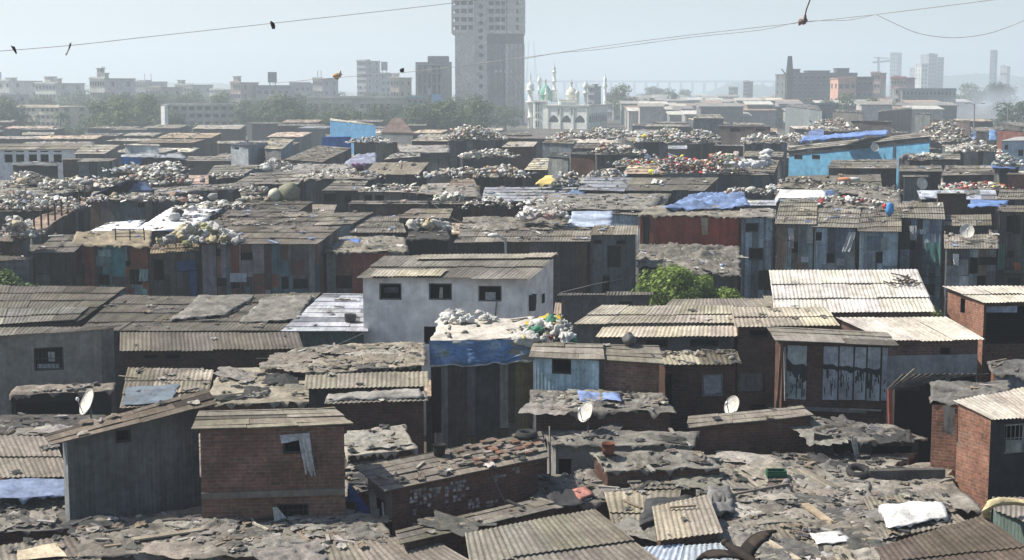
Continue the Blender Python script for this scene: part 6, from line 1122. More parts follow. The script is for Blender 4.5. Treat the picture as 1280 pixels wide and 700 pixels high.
for l, pts, d0, d1 in (('drooping wire above the wide rusty patched shack', [(263, 307), (330, 322), (420, 318), (537, 252)], 79, 92), ('drooping wire between the poles before the tall tin shacks', [(1013, 294), (1040, 309), (1067, 311), (1092, 318), (1118, 313)], 80, 80), ('drooping wire from the lamp pole to the narrow blue grey tin house', [(1013, 293), (985, 300), (960, 284)], 80, 78), ('drooping wire over the long low roof behind the white house', [(537, 250), (585, 280), (632, 299)], 92, 75), ('drooping wire from the short pale pole to the right edge shacks', [(1118, 313), (1180, 328), (1250, 300)], 80, 80)):
    P = [Pd(*p, d0 + (d1 - d0) * i / (len(pts) - 1)) for i, p in enumerate(pts)]; rod('low_cable', l, 'cable', [P[min(int(t), len(P) - 2)].lerp(P[min(int(t), len(P) - 2) + 1], t - min(int(t), len(P) - 2)) - Vector((0, 0, .25 * sin(pi * (t % 1)))) for t in [k / 6 for k in range(6 * (len(P) - 1) + 1)]], .022, (.05, .05, .05), group='wires drooping between the shacks')
# ================================================================ far: mosque, towers, buildings, trees, bridge, wires, sky
CR = (.80, .81, .75); GRN = (.10, .40, .28)
dM = 470.0; kM = dM / F
def mx(u, y=0): return (u - CX) * (dM + y) / F
def mz(v): return Pd(700, v, dM).z
E = empty('mosque', (mx(707), dM, 0), 'white mosque with a green dome, a cream dome and slim minarets', 'mosque')
def arch_wall(mb, x0, x1, z0, z1, y, arches, c, depth=1.6, n=7, wd=False):
    """wall facing -y with pointed arch openings (cx, half width, z bottom, z spring, z top)"""
    xs = x0; P = lambda x, z, yy=0: Vector((x, y + yy, z))
    for cx, hw, zb, zs, zt in arches:
        mb.face([P(xs, z0), P(cx - hw, z0), P(cx - hw, z1), P(xs, z1)], None, c)
        if zb > z0: mb.face([P(cx - hw, z0), P(cx + hw, z0), P(cx + hw, zb), P(cx - hw, zb)], None, c)
        pts = [(cx - hw, zb), (cx - hw, zs)] + [(cx - hw + hw * t, zs + (zt - zs) * (1 - (1 - t) ** 1.7 * (1 - .25 * t))) for t in [i / n for i in range(1, n + 1)]]
        pts += [(2 * cx - x, z) for x, z in pts[-2::-1]]
        for (xa, za), (xb, zb_) in zip(pts[:-1], pts[1:]):
            if abs(xb - xa) > 1e-5: mb.face([P(xa, za), P(xb, zb_), P(xb, z1), P(xa, z1)], None, c)
            mb.face([P(xa, za), P(xa, za, depth), P(xb, zb_, depth), P(xb, zb_)], None, tuple(k * .9 for k in c))
        mb.face([P(cx - hw, zb, depth), P(cx + hw, zb, depth), P(cx + hw, zt, depth), P(cx - hw, zt, depth)], None, (.12, .14, .14)); xs = cx + hw
    mb.face([P(xs, z0), P(x1, z0), P(x1, z1), P(xs, z1)], None, c)
mb = MB(); X0, X1 = mx(683), mx(733.5); zt = mz(132)
arch_wall(mb, X0, X1, 0, zt, dM, [(mx(692.2), 5.7 * kM, 2, mz(150), mz(144.2)), (mx(707.6), 5.7 * kM, 2, mz(150), mz(144.2)), (mx(724), 5.9 * kM, 2, mz(150), mz(144.2))], CR)
xr, yr = mx(756.5, 26), dM + 26
mb.face([(X1, dM, 0), (xr, yr, 0), (xr, yr, zt), (X1, dM, zt)], None, CR); mb.face([(X0, dM, zt), (X1, dM, zt), (xr, yr, zt), (X0, yr, zt)], None, CR); mb.face([(X0, yr, 0), (X0, dM, 0), (X0, dM, zt), (X0, yr, zt)], None, CR); mb.face([(xr, yr, 0), (X0, yr, 0), (X0, yr, zt), (xr, yr, zt)], None, CR)
mb.box((mx(698.5), dM + .3, zt), (22 * kM, 0, 0), (0, 8, 0), (0, 0, mz(125.5) - zt), CR); mb.build('wall', 'paint', E)
mb = MB(); q = Vector((xr - X1, 26, 0)); L = q.length; q.normalize(); no = Vector((q.y, -q.x, 0)); p0 = Vector((X1, dM, 0))
for i in range(9):
    s = L * (.06 + .1 * i); a, w = p0 + q * s + no * .05, q * 2.3
    mb.face([a + Vector((0, 0, 2)), a + w + Vector((0, 0, 2)), a + w + Vector((0, 0, mz(147))), a + w / 2 + Vector((0, 0, mz(142.5))), a + Vector((0, 0, mz(147)))], None, (.10, .125, .125))
    mb.bar(a + w * 1.12 + no * .1 + Vector((0, 0, 0)), a + w * 1.12 + no * .1 + Vector((0, 0, mz(141))), .4, .3, CR)
mb.build('side_arcade', 'paint', E)
mb = MB()
for a, b in (((X0 - .3, dM - .3, zt), (X1 + .3, dM - .3, zt)), ((X1 + .2, dM - .3, zt), (xr + .3, yr, zt)), ((mx(698), dM - .2, mz(125.5)), (mx(721), dM - .2, mz(125.5)))): mb.bar(a, b, .5, .45, (.5, .52, .44))
for u in (685, 700, 716, 732): mb.bar((mx(u), dM - .15, 0), (mx(u), dM - .15, zt - .3), .35, .3, (.66, .66, .58))
mb.build('cornice', 'paint', E)
for u in (699, 715.3):
    p = MB(); arch_wall(p, mx(u) - .9, mx(u) + .9, mz(143.5), mz(135.5), dM - .16, [(mx(u), .45, mz(143), mz(138), mz(136))], (.5, .52, .45), .1, 4); p.build('window', 'paint', E)
m2 = MB(); t0, t1 = mx(667.5), mx(683) - .02; m2.box((t0, dM + .3, 0), (t1 - t0, 0, 0), (0, 12, 0), (0, 0, mz(126.5)), CR); m2.bar((t0 - .3, dM, mz(126.5)), (t1 + .3, dM, mz(126.5)), .7, .5, (.66, .66, .6)); m2.build('stair_tower', 'paint', E)
for va, vb in ((128.5, 139.5), (142, 147.5), (151, 159)):
    m2 = MB(); m2.box((mx(669.3), dM + .2, mz(vb)), (5.5 * kM, 0, 0), (0, .09, 0), (0, 0, mz(va) - mz(vb)), (.08, .11, .11))
    for u in (669.3, 672, 674.8): m2.bar((mx(u), dM + .1, mz(vb)), (mx(u), dM + .1, mz(va)), .25, .2, (.62, .64, .58))
    m2.build('window', 'paint', E)
def dome(u, vb, vt, r, c, drum_v, y, spire_v, name='dome'):
    m = MB(); x = mx(u, y); zb, zt_ = mz(vb), mz(vt); zd = mz(drum_v)
    m.lathe((x, dM + y, 0), [(r * 1.02, zd), (r * 1.02, zb), (r * 1.12, zb)] + [(r * 1.1 * max(.03, cos(t * pi / 2) ** .75) * (1 + .12 * sin(t * pi)), zb + (zt_ - zb) * (t * .9 + .1 * t ** 4)) for t in [i / 9 for i in range(10)]], 18, c if name == 'dome' else CR)
    d = m.build(name, 'paint', E); f = MB(); f.lathe((x, dM + y, 0), [(.28, zt_ - .2), (.2, zt_ + .6), (.45, zt_ + .9), (.12, zt_ + 1.4), (.06, mz(spire_v))], 8, (.5, .52, .4)); f.build('finial', 'paint', d); return d
def minaret(u, vb, y, prof, c=CR):
    m = MB(); m.lathe((mx(u, y), dM + y, 0), [(max(.02, r * kM), mz(v)) for r, v in prof], 14, c); return m.build('minaret', 'paint', E)
dome(682, 118.5, 104.5, 6.6 * kM, (.20, .46, .36), 126, 7, 98); dome(713.7, 118.8, 107.8, 6.3 * kM, (.70, .68, .58), 126, 6, 98)
minaret(663.3, 160, 2, [(3.6, 166), (3.3, 148.5), (4.2, 148), (4.2, 147), (3.2, 146.5), (3.0, 130), (6.2, 128.8), (6.2, 127), (3.4, 126.5), (3.1, 114.5), (5.6, 113.5), (5.4, 112), (4.4, 111), (4.7, 108.5), (4.2, 106), (2.6, 104), (1.0, 102.5), (.9, 97), (1.3, 95), (.5, 93), (.2, 87.5)])
minaret(674.4, 125, 16, [(2.2, 128), (2.2, 114), (3.2, 113), (2.2, 112), (2.0, 104), (3.0, 103), (2.9, 100.5), (2.4, 97.5), (.8, 96), (.2, 91)])
minaret(692.6, 120, 9, [(4.0, 128), (3.8, 114.5), (4.6, 114), (4.4, 112.5), (2.2, 112), (2.0, 102.5), (3.3, 102), (3.2, 101), (1.9, 100.5), (1.7, 91), (2.9, 90.3), (2.7, 89), (1.6, 88.2), (1.5, 86), (2.0, 84.5), (.9, 82.5), (.35, 80), (.2, 76)])
minaret(682.8, 120, 1, [(2.0, 132), (1.9, 119), (2.8, 118.5), (2.6, 117), (1.7, 116.5), (1.8, 113.5), (1.6, 112), (.4, 110), (.2, 106)])
minaret(730.6, 130, 1, [(2.2, 132), (2.2, 117.5), (3.6, 117), (3.4, 115.5), (1.9, 115), (1.8, 111), (3.4, 110.3), (3.2, 108), (2.6, 105), (1.0, 103.5), (.3, 99)])
minaret(720.9, 132, .5, [(2.3, 132), (2.3, 118), (2.7, 117.6), (2.4, 114.5), (.8, 113), (.2, 110)])
minaret(753.8, 130, 24, [(2.4, 134), (2.4, 128.5), (3.0, 128), (1.9, 127), (1.8, 111), (2.0, 110), (2.9, 109), (2.9, 107), (1.7, 104.5), (2.2, 100.5), (1.9, 97.5), (.9, 96), (.2, 90.5)])
for ob in [c_ for c_ in E.children] + [g for c_ in E.children for g in c_.children]:       # the front is turned towards the left
    me = ob.data; xs = [v.co.x for v in me.vertices]; xm = (min(xs) + max(xs)) / 2
    for v in me.vertices: v.co.y -= .55 * (xm if ob.name.startswith(('dome', 'minaret', 'finial')) else v.co.x)
    me.update()
PROT.append((dM, 655, 760, 88, 166))
# ---- unfinished concrete tower
dT = 520.0; kT = dT / F
def tx(u): return (u - CX) * kT
def tz(v): return Pd(610, v, dT).z
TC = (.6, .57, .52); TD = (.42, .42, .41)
E = empty('tower_block', (tx(610), dT, 0), 'tall unfinished grey concrete tower with round stair openings', 'tower'); TOPZ = tz(-14); z1 = tz(42)
mb = MB(); mb.box((tx(569.5), dT, 0), (tx(594) - tx(569.5), 0, 0), (0, 20, 0), (0, 0, z1), TC); mb.box((tx(594) + .01, dT + 1.2, 0), (tx(609) - tx(594) - .02, 0, 0), (0, 18, 0), (0, 0, TOPZ), TC)
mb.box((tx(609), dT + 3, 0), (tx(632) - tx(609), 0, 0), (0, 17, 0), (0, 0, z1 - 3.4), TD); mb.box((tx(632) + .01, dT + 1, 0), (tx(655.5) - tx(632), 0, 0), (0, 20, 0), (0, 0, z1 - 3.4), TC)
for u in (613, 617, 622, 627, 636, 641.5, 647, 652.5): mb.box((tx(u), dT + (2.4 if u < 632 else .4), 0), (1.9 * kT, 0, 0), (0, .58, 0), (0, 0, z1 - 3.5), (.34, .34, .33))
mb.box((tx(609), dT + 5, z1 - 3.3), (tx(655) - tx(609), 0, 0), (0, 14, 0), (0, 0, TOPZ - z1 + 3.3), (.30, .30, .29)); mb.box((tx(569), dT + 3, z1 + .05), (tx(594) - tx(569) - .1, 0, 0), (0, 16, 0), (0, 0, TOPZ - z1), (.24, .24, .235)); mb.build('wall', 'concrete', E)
zf = z1; nfl = 0
while zf < TOPZ - 1:
    for u0, u1, y0 in ((565.5, 593.8, -1.2), (609.2, 633, .5), (634, 656, -.8)):
        m2 = MB(); m2.box((tx(u0), dT + y0, zf), (tx(u1) - tx(u0), 0, 0), (0, 20, 0), (0, 0, .45), TC); m2.box((tx(u0), dT + y0, zf + .47), (tx(u1) - tx(u0), 0, 0), (0, .2, 0), (0, 0, .75), TC)
        for t in ((.0, .34, .66, .93) if u0 < 634 else (.0, .2, .42, .64, .93)): m2.box((tx(u0) + (tx(u1) - tx(u0)) * t, dT + y0 + .3, zf + .46), (.55, 0, 0), (0, 3.0, 0), (0, 0, 2.3), TC)
        if u0 > 630: m2.box((tx(u0) + .6, dT + y0 + .5, zf + .46), ((tx(u1) - tx(u0)) * .42, 0, 0), (0, .3, 0), (0, 0, 2.3), TC); m2.box((tx(u0) + (tx(u1) - tx(u0)) * .66, dT + y0 + .5, zf + .46), ((tx(u1) - tx(u0)) * .28, 0, 0), (0, .3, 0), (0, 0, 2.3), TC)
        m2.build('floor_slab', 'concrete', E)
    zf += 2.75; nfl += 1
for v in (-4, 8, 18.5, 28.5, 38, 47, 58.5, 69, 84.5, 96, 107.5, 121.5):
    m2 = MB(); o = Vector((tx(601.5), dT + 1.14, tz(v))); pr = [o + Vector((2.6 * kT * cos(a * pi / 8), 0, 2.6 * kT * sin(a * pi / 8))) for a in range(16)]; m2.face(pr, None, (.05, .055, .06))
    m2.tube(pr + [pr[0]], .12, 5, (.3, .3, .3), False); m2.build('round_opening', 'concrete', E)
for u, w in ((619, 3), (624.5, 2), (630.5, 3.5), (638.5, 1), (651.5, 1)):
    m2 = MB(); m2.box((tx(u), dT + (2.35 if u < 632 else .3), tz(90.5)), (w * kT, 0, 0), (0, .04, 0), (0, 0, 3 * kT), (.78, .8, .8)); m2.build('pale_sheet', 'paint', E)
m2 = MB()
for u, v0 in ((616, 55), (623, 52), (629, 60)): m2.bar((tx(u), dT + 2.3, tz(150)), (tx(u), dT + 2.3, tz(v0)), .25, .1, (.16, .165, .17))
m2.build('drain_pipe', 'metal', E)
PROT.append((dT, 560, 660, 0, 160))
# ---- buildings on the horizon
W1, W2, W3, GY, PK = (.55, .54, .50), (.47, .46, .42), (.42, .38, .31), (.33, .33, .33), (.48, .37, .32)
BY = {}
for a in [
 ('low white block with a pale blue billboard at the left edge', -20, 44, 101, 640, 18, W1, 4, 7, (('billboard', -2, 14, 90, (.25, .38, .48)), ('stair', 28, 42, 97, W1))),
 ('pale building with a flat capped roof tower left of centre left', 44, 98, 104, 620, 16, W1, 4, 6, (('stair', 62, 78, 95.5, W1), ('stair', 87, 97, 98, W2))),
 ('white stepped building with a tall grey stair tower and antennas', 112, 160, 98, 560, 16, W1, 4, 6, (('stair', 127, 139, 85, GY), ('stair', 139, 152, 91, W1), ('mast', 141, 147, 83, (.3, .3, .3)))),
 ('hazy grey block behind the antennas', 160, 204, 102, 760, 16, (.28, .30, .29), 4, 6, (('stair', 184, 200, 100, GY), ('mast', 196, 212, 92, (.3, .3, .3)))),
 ('cream box building below the hazy grey block', 187, 222, 109, 600, 14, W3, 3, 4, ()),
 ('low pale building left of the pinkish stepped one', 219, 262, 106, 700, 14, W2, 3, 6, (('stair', 220, 230, 100, W3),)),
 ('small white building with dishes behind the trees', 262, 300, 112, 620, 12, W1, 2, 5, ()),
 ('pinkish stepped building with a peaked roof room', 288, 319, 103, 600, 13, PK, 4, 4, (('stair', 290, 303, 95, W1),)),
 ('dark glassed low building under the dark billboard', 320, 362, 108, 600, 14, (.30, .31, .32), 3, 5, (('billboard', 334, 345, 90, (.10, .13, .15)),)),
 ('low hazy building with a dark top right of the dark billboard', 362, 388, 104, 680, 12, GY, 3, 4, ()),
 ('hazy block with thin masts behind the orange rag', 391, 420, 98, 650, 14, (.38, .38, .36), 4, 4, (('mast', 398, 408, 88, (.3, .3, .3)),)),
 ('tall hazy apartment tower with a billboard beside it', 446, 473, 76, 720, 16, (.40, .41, .40), 9, 4, (('stair', 463, 472, 74.5, (.4, .41, .4)),)),
 ('hazy slab behind the billboard', 470, 488, 92, 740, 12, (.38, .39, .39), 6, 3, (('billboard', 476, 484, 77, (.16, .19, .21)),)),
 ('cream low building with white top tanks', 488, 513, 97, 560, 12, W3, 4, 3, (('tank', 489, 498, 92, (.6, .6, .58)),)),
 ('long low parapet building with many white dishes', 384, 512, 122, 480, 10, (.33, .32, .29), 2, 14, ()),
 ('teal banded building beside the unfinished grey block', 508, 530, 122, 450, 10, (.30, .38, .38), 3, 3, ()),
 ('four storey cream housing block half hidden by trees', 22, 108, 133, 420, 11, (.62, .55, .43), 4, 9, ()),
 ('second cream housing block between the trees', 120, 168, 133, 440, 11, (.58, .52, .42), 4, 5, ()),
 ('four storey greyish housing block with dark balconies', 205, 294, 131, 410, 11, (.52, .49, .42), 4, 9, ()),
 ('pale low building on the far left behind the trees', -30, 30, 118, 520, 12, W2, 3, 6, ()),
 ('dark grey flatted factory with a tall water chimney', 982, 1071, 92.5, 600, 22, (.15, .165, .17), 6, 12, (('tank', 992, 1001, 86, (.14, .15, .15)), ('stair', 1011, 1038, 88, (.16, .17, .17)), ('tank', 1046, 1062, 85, (.15, .16, .16)))),
 ('salmon pink building with six dark windows', 1048, 1070, 97.5, 560, 14, (.60, .36, .27), 3, 3, ()),
 ('dark brick block right of the salmon pink building', 1070.5, 1092, 97.5, 565, 14, (.20, .14, .13), 4, 3, ()),
 ('pinkish beige block with a narrow top', 1089, 1112, 91, 640, 14, (.42, .32, .28), 5, 3, ()),
 ('red brick building with white window bands', 1114, 1151, 97, 620, 14, (.34, .16, .15), 4, 5, (('stair', 1118, 1128, 94.5, (.4, .3, .3)),)),
 ('striped white and brick stair block before the long grey building', 1119, 1128, 110, 545, 8, (.55, .47, .4), 4, 1, ()),
 ('long teal grey building with rows of windows', 1128, 1195, 112, 550, 14, (.22, .27, .27), 4, 14, ()),
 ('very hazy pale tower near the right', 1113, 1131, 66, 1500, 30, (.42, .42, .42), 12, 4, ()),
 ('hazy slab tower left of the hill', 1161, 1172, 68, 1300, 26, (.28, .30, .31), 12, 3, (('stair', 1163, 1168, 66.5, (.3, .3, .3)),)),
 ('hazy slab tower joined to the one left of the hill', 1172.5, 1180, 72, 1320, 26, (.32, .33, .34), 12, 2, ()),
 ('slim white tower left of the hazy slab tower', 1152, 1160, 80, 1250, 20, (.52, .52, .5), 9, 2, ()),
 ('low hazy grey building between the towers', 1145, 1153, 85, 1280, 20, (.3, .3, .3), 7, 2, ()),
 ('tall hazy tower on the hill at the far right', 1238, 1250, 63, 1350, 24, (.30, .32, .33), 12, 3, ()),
 ('white flat building on the hill at the far right', 1250.5, 1267, 83, 1300, 20, (.6, .57, .52), 3, 4, (('stair', 1254, 1260, 81, (.6, .58, .5)),)),
 ('tall striped block standing alone near the sea', 929, 943, 102, 820, 12, (.42, .38, .34), 8, 2, (('tank', 932, 937, 100.5, (.35, .25, .22)),)),
 ('low hazy block left of the striped block near the sea', 911, 924, 109, 900, 12, (.34, .34, .34), 5, 3, ()),
 ('hazy low row of buildings beyond the mosque', 757, 782, 117, 620, 12, (.34, .36, .37), 3, 5, ()),
 ('grey building rising behind the mosque roof', 735, 752, 108, 560, 12, (.42, .43, .43), 5, 4, (('stair', 744, 750, 105, (.25, .26, .27)),)),
 ('dark hall at the right under the factory', 958, 985, 135, 480, 12, (.16, .18, .19), 1, 4, ()),
 ('small dark shed block below the factory', 1014, 1048, 131, 430, 12, (.14, .16, .17), 1, 4, ())]:
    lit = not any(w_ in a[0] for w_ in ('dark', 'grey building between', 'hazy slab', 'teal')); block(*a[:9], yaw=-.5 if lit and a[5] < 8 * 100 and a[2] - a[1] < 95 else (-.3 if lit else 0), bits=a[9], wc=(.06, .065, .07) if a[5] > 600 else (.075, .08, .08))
# unfinished frame building left of the tower
dU = 500.0; kU = dU / F; ux = lambda u: (u - CX) * kU; uz = lambda v: Pd(540, v, dU).z
E = empty('unfinished_building', (ux(542), dU, 0), 'unfinished grey frame building with open bays left of the tower', 'building'); UC = (.30, .30, .285)
mb = MB(); mb.box((ux(552), dU + .5, 0), (ux(563.5) - ux(552), 0, 0), (0, 12, 0), (0, 0, uz(77)), UC); mb.box((ux(521), dU + 7, 0), (ux(552) - ux(521) - .05, 0, 0), (0, 5, 0), (0, 0, uz(80)), (.2, .2, .195)); mb.box((ux(535.5), dU + .6, uz(79)), (ux(560.5) - ux(535.5), 0, 0), (0, 10, 0), (0, 0, uz(70) - uz(79)), UC); mb.build('wall', 'concrete', E)
for i, v in enumerate((79.5, 92.5, 105.5, 119.5, 133, 146)):
    m2 = MB(); m2.box((ux(520.5), dU, uz(v)), (ux(552) - ux(520.5), 0, 0), (0, 12, 0), (0, 0, .5), UC)
    for u in (520.5, 528, 534, 539, 546, 551): m2.box((ux(u), dU, uz(v) - 3.6), (.5, 0, 0), (0, .5, 0), (0, 0, 3.58), UC)
    if i % 2: m2.box((ux(535), dU + .1, uz(v) + .52), (ux(540) - ux(535), 0, 0), (0, .2, 0), (0, 0, 1.8), (.45, .45, .43))
    m2.build('floor_slab', 'concrete', E)
m2 = MB(); m2.box((ux(541), dU - .3, uz(138)), (11 * kU, 0, 0), (0, .25, 0), (0, 0, 20 * kU), (.12, .33, .60)); m2.build('blue_netting', 'cloth', E); PROT.append((dU, 519, 565, 70, 155))
# white narrow lit wall, chimney tower
E = empty('end_wall', Pd(205, 172, 338), 'tall narrow bright white end wall among the trees', 'wall'); o = ORG[E.name]; mb = MB(); w = 6.0 * 338 / F; hh = 39 * 338 / F
mb.box((o.x - w / 2, o.y, o.z), (w, -w * .9, 0), (.6, .7, 0), (0, 0, hh), (.8, .8, .76)); mb.build('wall', 'paint', E); mb = MB(); mb.box((o.x - w / 2 - .35, o.y + .2, o.z - 3), (.24, 0, 0), (0, 3, 0), (0, 0, hh + 3), (.2, .2, .26)); mb.box((o.x - w / 2, o.y - .2, o.z + hh + .02), (w + .3, 0, 0), (0, 3.4, 0), (0, 0, .3), (.5, .5, .45)); mb.build('edge_trim', 'paint', E)
E = empty('water_chimney', Pd(986, 132, 590), 'dark leaning chimney tower at the left end of the grey factory', 'chimney'); o = ORG[E.name]; mb = MB(); p = Pd(986.5, 70, 590)
mb.grid([[Vector((o.x + r * cos(a * pi / 2 + pi / 4), 590 + r * sin(a * pi / 2 + pi / 4), z)) for a in range(5)] for r, z in ((1.6, 0), (1.6, Pd(986, 93, 590).z), (1.75, Pd(986, 92.5, 590).z), (1.0, p.z), (.0, p.z))], None, (.06, .065, .07), False); mb.build('stack', 'concrete', E)
mb = MB(); mb.bar(Pd(983, 95, 588), Pd(977, 86, 588), .6, .4, (.1, .1, .1)); mb.build('arm', 'metal', E)
E = empty('tower_crane', Pd(1098, 110, 1480), 'faint crane gantry left of the very hazy tower', 'crane'); mb = MB(); mb.bar(Pd(1098, 108, 1480), Pd(1098, 71, 1480), 2, 2, (.25, .25, .25)); mb.build('mast', 'metal', E); mb = MB(); mb.bar(Pd(1091, 78, 1480), Pd(1113, 76, 1480), 2, 2, (.25, .25, .25)); mb.bar(Pd(1092, 72, 1480), Pd(1111, 73, 1480), 1, 1, (.25, .25, .25)); mb.build('jib', 'metal', E)
# ---- bridge and pylon over the bay
dB = 2600.0; E = empty('bridge', (Pd(830, 112, dB).x, dB, 0), 'long pale sea bridge on many piers across the bay', 'bridge'); mb = MB(); mb.box(Pd(650, 103, dB), Pd(1010, 103, dB) - Pd(650, 103, dB), (0, 14, 0), (0, 0, 3.2), (.22, .23, .24)); mb.build('deck', 'concrete', E)
for i in range(24):
    u = 662 + i * 14.6; p = Pd(u, 103, dB); m2 = MB(); m2.box((p.x - 2, dB + 3, 0), (4, 0, 0), (0, 6, 0), (0, 0, p.z - .02), (.22, .23, .24)); m2.build('pier', 'concrete', E)
E = empty('bridge_pylon', Pd(664, 103, dB), 'thin cable pylon rising right behind the concrete tower', 'bridge pylon'); mb = MB()
for a, b in ((657.5, 661.5), (671.5, 667)): mb.bar(Pd(a, 103, dB + 20), Pd(b, 51, dB + 20), 1.8, 1.8, (.2, .21, .22))
for u in (659.5, 668.5): mb.bar(Pd(u, 103, dB + 30), Pd((664.5 if 0 else u + (1 if u < 664 else -1)), 52, dB + 30), 1.0, 1.0, (.2, .21, .22))
mb.build('pylon_leg', 'concrete', E)
# ---- street lights
for u, arms, l in ((1218, (-10, 11), 'double armed street light in the smoke at the right'), (1260, (-10, 2), 'single armed street light nearer the right edge')):
    d = 260.0; E = empty('street_light', Vector((Pd(u, 160, d).x, d, 0)), l, 'street light', 'street lights beyond the settlement'); t = Pd(u, 131, d); mb = MB(); mb.tube([ORG[E.name], t], [.14, .09], 7, (.3, .31, .32)); mb.build('post', 'metal', E)
    for a in arms:
        e = t + Vector((a * d / F, 0, .25)); mb = MB(); mb.tube([t, t.lerp(e, .5) + Vector((0, 0, .2)), e], .05, 6, (.3, .31, .32)); mb.lump(e, .45, .16, .1, (.4, .4, .4), 5, 8, 0); mb.build('lamp_head', 'metal', E)
# ---- trees
TG = 'hazy trees in the belt behind the roofs'
TV = [mk_tree('', (0, 0, -100), 11, 6.2, c, 3600, .34, 22, None, low=.14) for c in ((.075, .115, .045), (.06, .10, .05), (.09, .12, .05), (.065, .09, .045))]
TL = {0: 'broad rounded green tree in the hazy belt behind the roofs'}
first = [True] * 4
for i in range(62):
    u = -10 + i * 9.7 + R.uniform(-5, 5); d = R.choice((345, 365, 390, 405, 450)); h = R.uniform(7.5, 11.5)
    if 500 < u < 566 and d > 400: d = 380
    k = R.randrange(4); h *= (.8 if 380 < u < 520 else 1.0); loc = (Pd(u, 150, d).x, d, 0); s = h / 11
    if (20 < u < 112 or 200 < u < 298) and d < 430: s *= .40 if R.random() < .88 else .7; loc = (Pd(u, 150, 360).x, 360, 0)
    if any(n_ < d and u0 - 10 < u < u1 + 10 for n_, u0, u1, v0, v1 in PROT if n_ > 330 and u0 > 199 and u1 < 294): pass
    if first[k]: o = TV[k]; first[k] = False; o.location = loc; o.rotation_euler = (0, 0, R.uniform(0, 6)); o.scale = (s * 1.1, s * 1.1, s)
    else: o = copy_tree(TV[k], loc, R.uniform(0, 6), (s * R.uniform(.95, 1.3), s * R.uniform(.95, 1.3), s))
    tag(o, 'rounded green tree in the hazy belt behind the settlement', 'tree', TG)
TG2 = 'faint trees among the far pale buildings'
for i in range(34):
    u = -10 + i * 15.5 + R.uniform(-7, 7); d = R.choice((500, 530, 585, 660)); h = (13 - (R.uniform(110, 120) - 108) * d / F) * R.uniform(.9, 1.0); s_ = h / 11
    tag(copy_tree(R.choice(TV), (Pd(u, 150, d).x, d, 0), R.uniform(0, 6), (s_ * R.uniform(1.0, 1.6), s_ * 1.2, s_)), 'faint rounded tree rising among the far pale buildings on the left', 'tree', TG2)
for u, d, h, l, w in [(786, 560, 13.5, 'full tree in the haze right of the mosque', 1.2), (600, 440, 10.5, 'broad pale tree at the foot of the concrete tower', 1.3), (632, 450, 8, 'low tree at the right foot of the concrete tower', 1.2), (575, 430, 7.5, 'low tree at the left foot of the concrete tower', 1.2), (1052, 480, 11, 'round tree before the dark grey factory', 1.2), (1030, 500, 9, 'smaller tree before the dark grey factory', 1.2), (1095, 500, 9.5, 'tree before the pinkish beige block', 1.2), (1110, 480, 8, 'low tree before the striped stair block', 1.3), (1266, 420, 9.5, 'tree in the smoke at the right edge', 1.3), (1200, 700, 14, 'smoky tree below the hill on the right', 1.5), (1240, 700, 15, 'large smoky tree below the hill near the right edge', 1.5), (820, 900, 13, 'small far tree left of the sea', 1.6), (850, 950, 11, 'small far tree nearest the sea', 1.8), (975, 700, 9, 'low hazy tree left of the dark grey factory', 1.6)]:
    o = copy_tree(R.choice(TV), (Pd(u, 150, d).x, d, 0), R.uniform(0, 6), (h / 11 * w, h / 11 * w, h / 11)); tag(o, l, 'tree', 'single trees among the far buildings')
mk_palm('ragged palm tree at the left edge before the housing block', (Pd(6, 150, 380).x, 380, 0), 9.5, (.06, .10, .05)); mk_palm('second palm tree among the left trees', (Pd(74, 150, 375).x, 375, 0), 6.5, (.06, .10, .05)); mk_palm('lone palm tree far right of the mosque', (Pd(838, 150, 700).x, 700, 0), 10, (.06, .10, .05), fr=4)
mk_tree('bright green leafy tree in the gap before the black tarp roof', (Pd(838, 370, 72).x, 72, 0), 4.75, 1.9, (.15, .22, .05), 4200, .12, 26, low=.45, seed=3)
mk_tree('smaller bright green tree right of the leafy one', (Pd(908, 370, 71).x, 71, 0), 3.9, 1.2, (.14, .21, .05), 2200, .11, 14, low=.5)
mk_tree('lower bright green tree between the two leafy ones', (Pd(876, 370, 72.5).x, 72.5, 0), 4.2, 1.3, (.15, .22, .055), 2200, .11, 14, low=.5)
mk_tree('dull green leafy bush at the left edge before the dark shack', (Pd(14, 350, 67).x, 67, 0), 5.1, 1.5, (.09, .14, .045), 3600, .11, 18, None, 'bush', 'bush', low=.35)
mk_tree('small yellow green bush before the tall tin shacks', (Pd(1054, 340, 74).x, 74, 0), 4.2, 1.2, (.16, .2, .04), 1500, .1, 10, None, 'bush', 'bush', low=.5)
mk_tree('small dark bush by the pole before the wide patched shack', (Pd(246, 360, 76).x, 76, 0), 3.2, .8, (.07, .10, .04), 1100, .1, 8, None, 'bush', 'bush', low=.4)
mk_tree('dry shrub beside the open fronted brick shed', (Pd(1163, 380, 62).x, 62, 0), 4.5, .7, (.12, .15, .06), 900, .08, 8, None, 'bush', 'bush', low=.6)
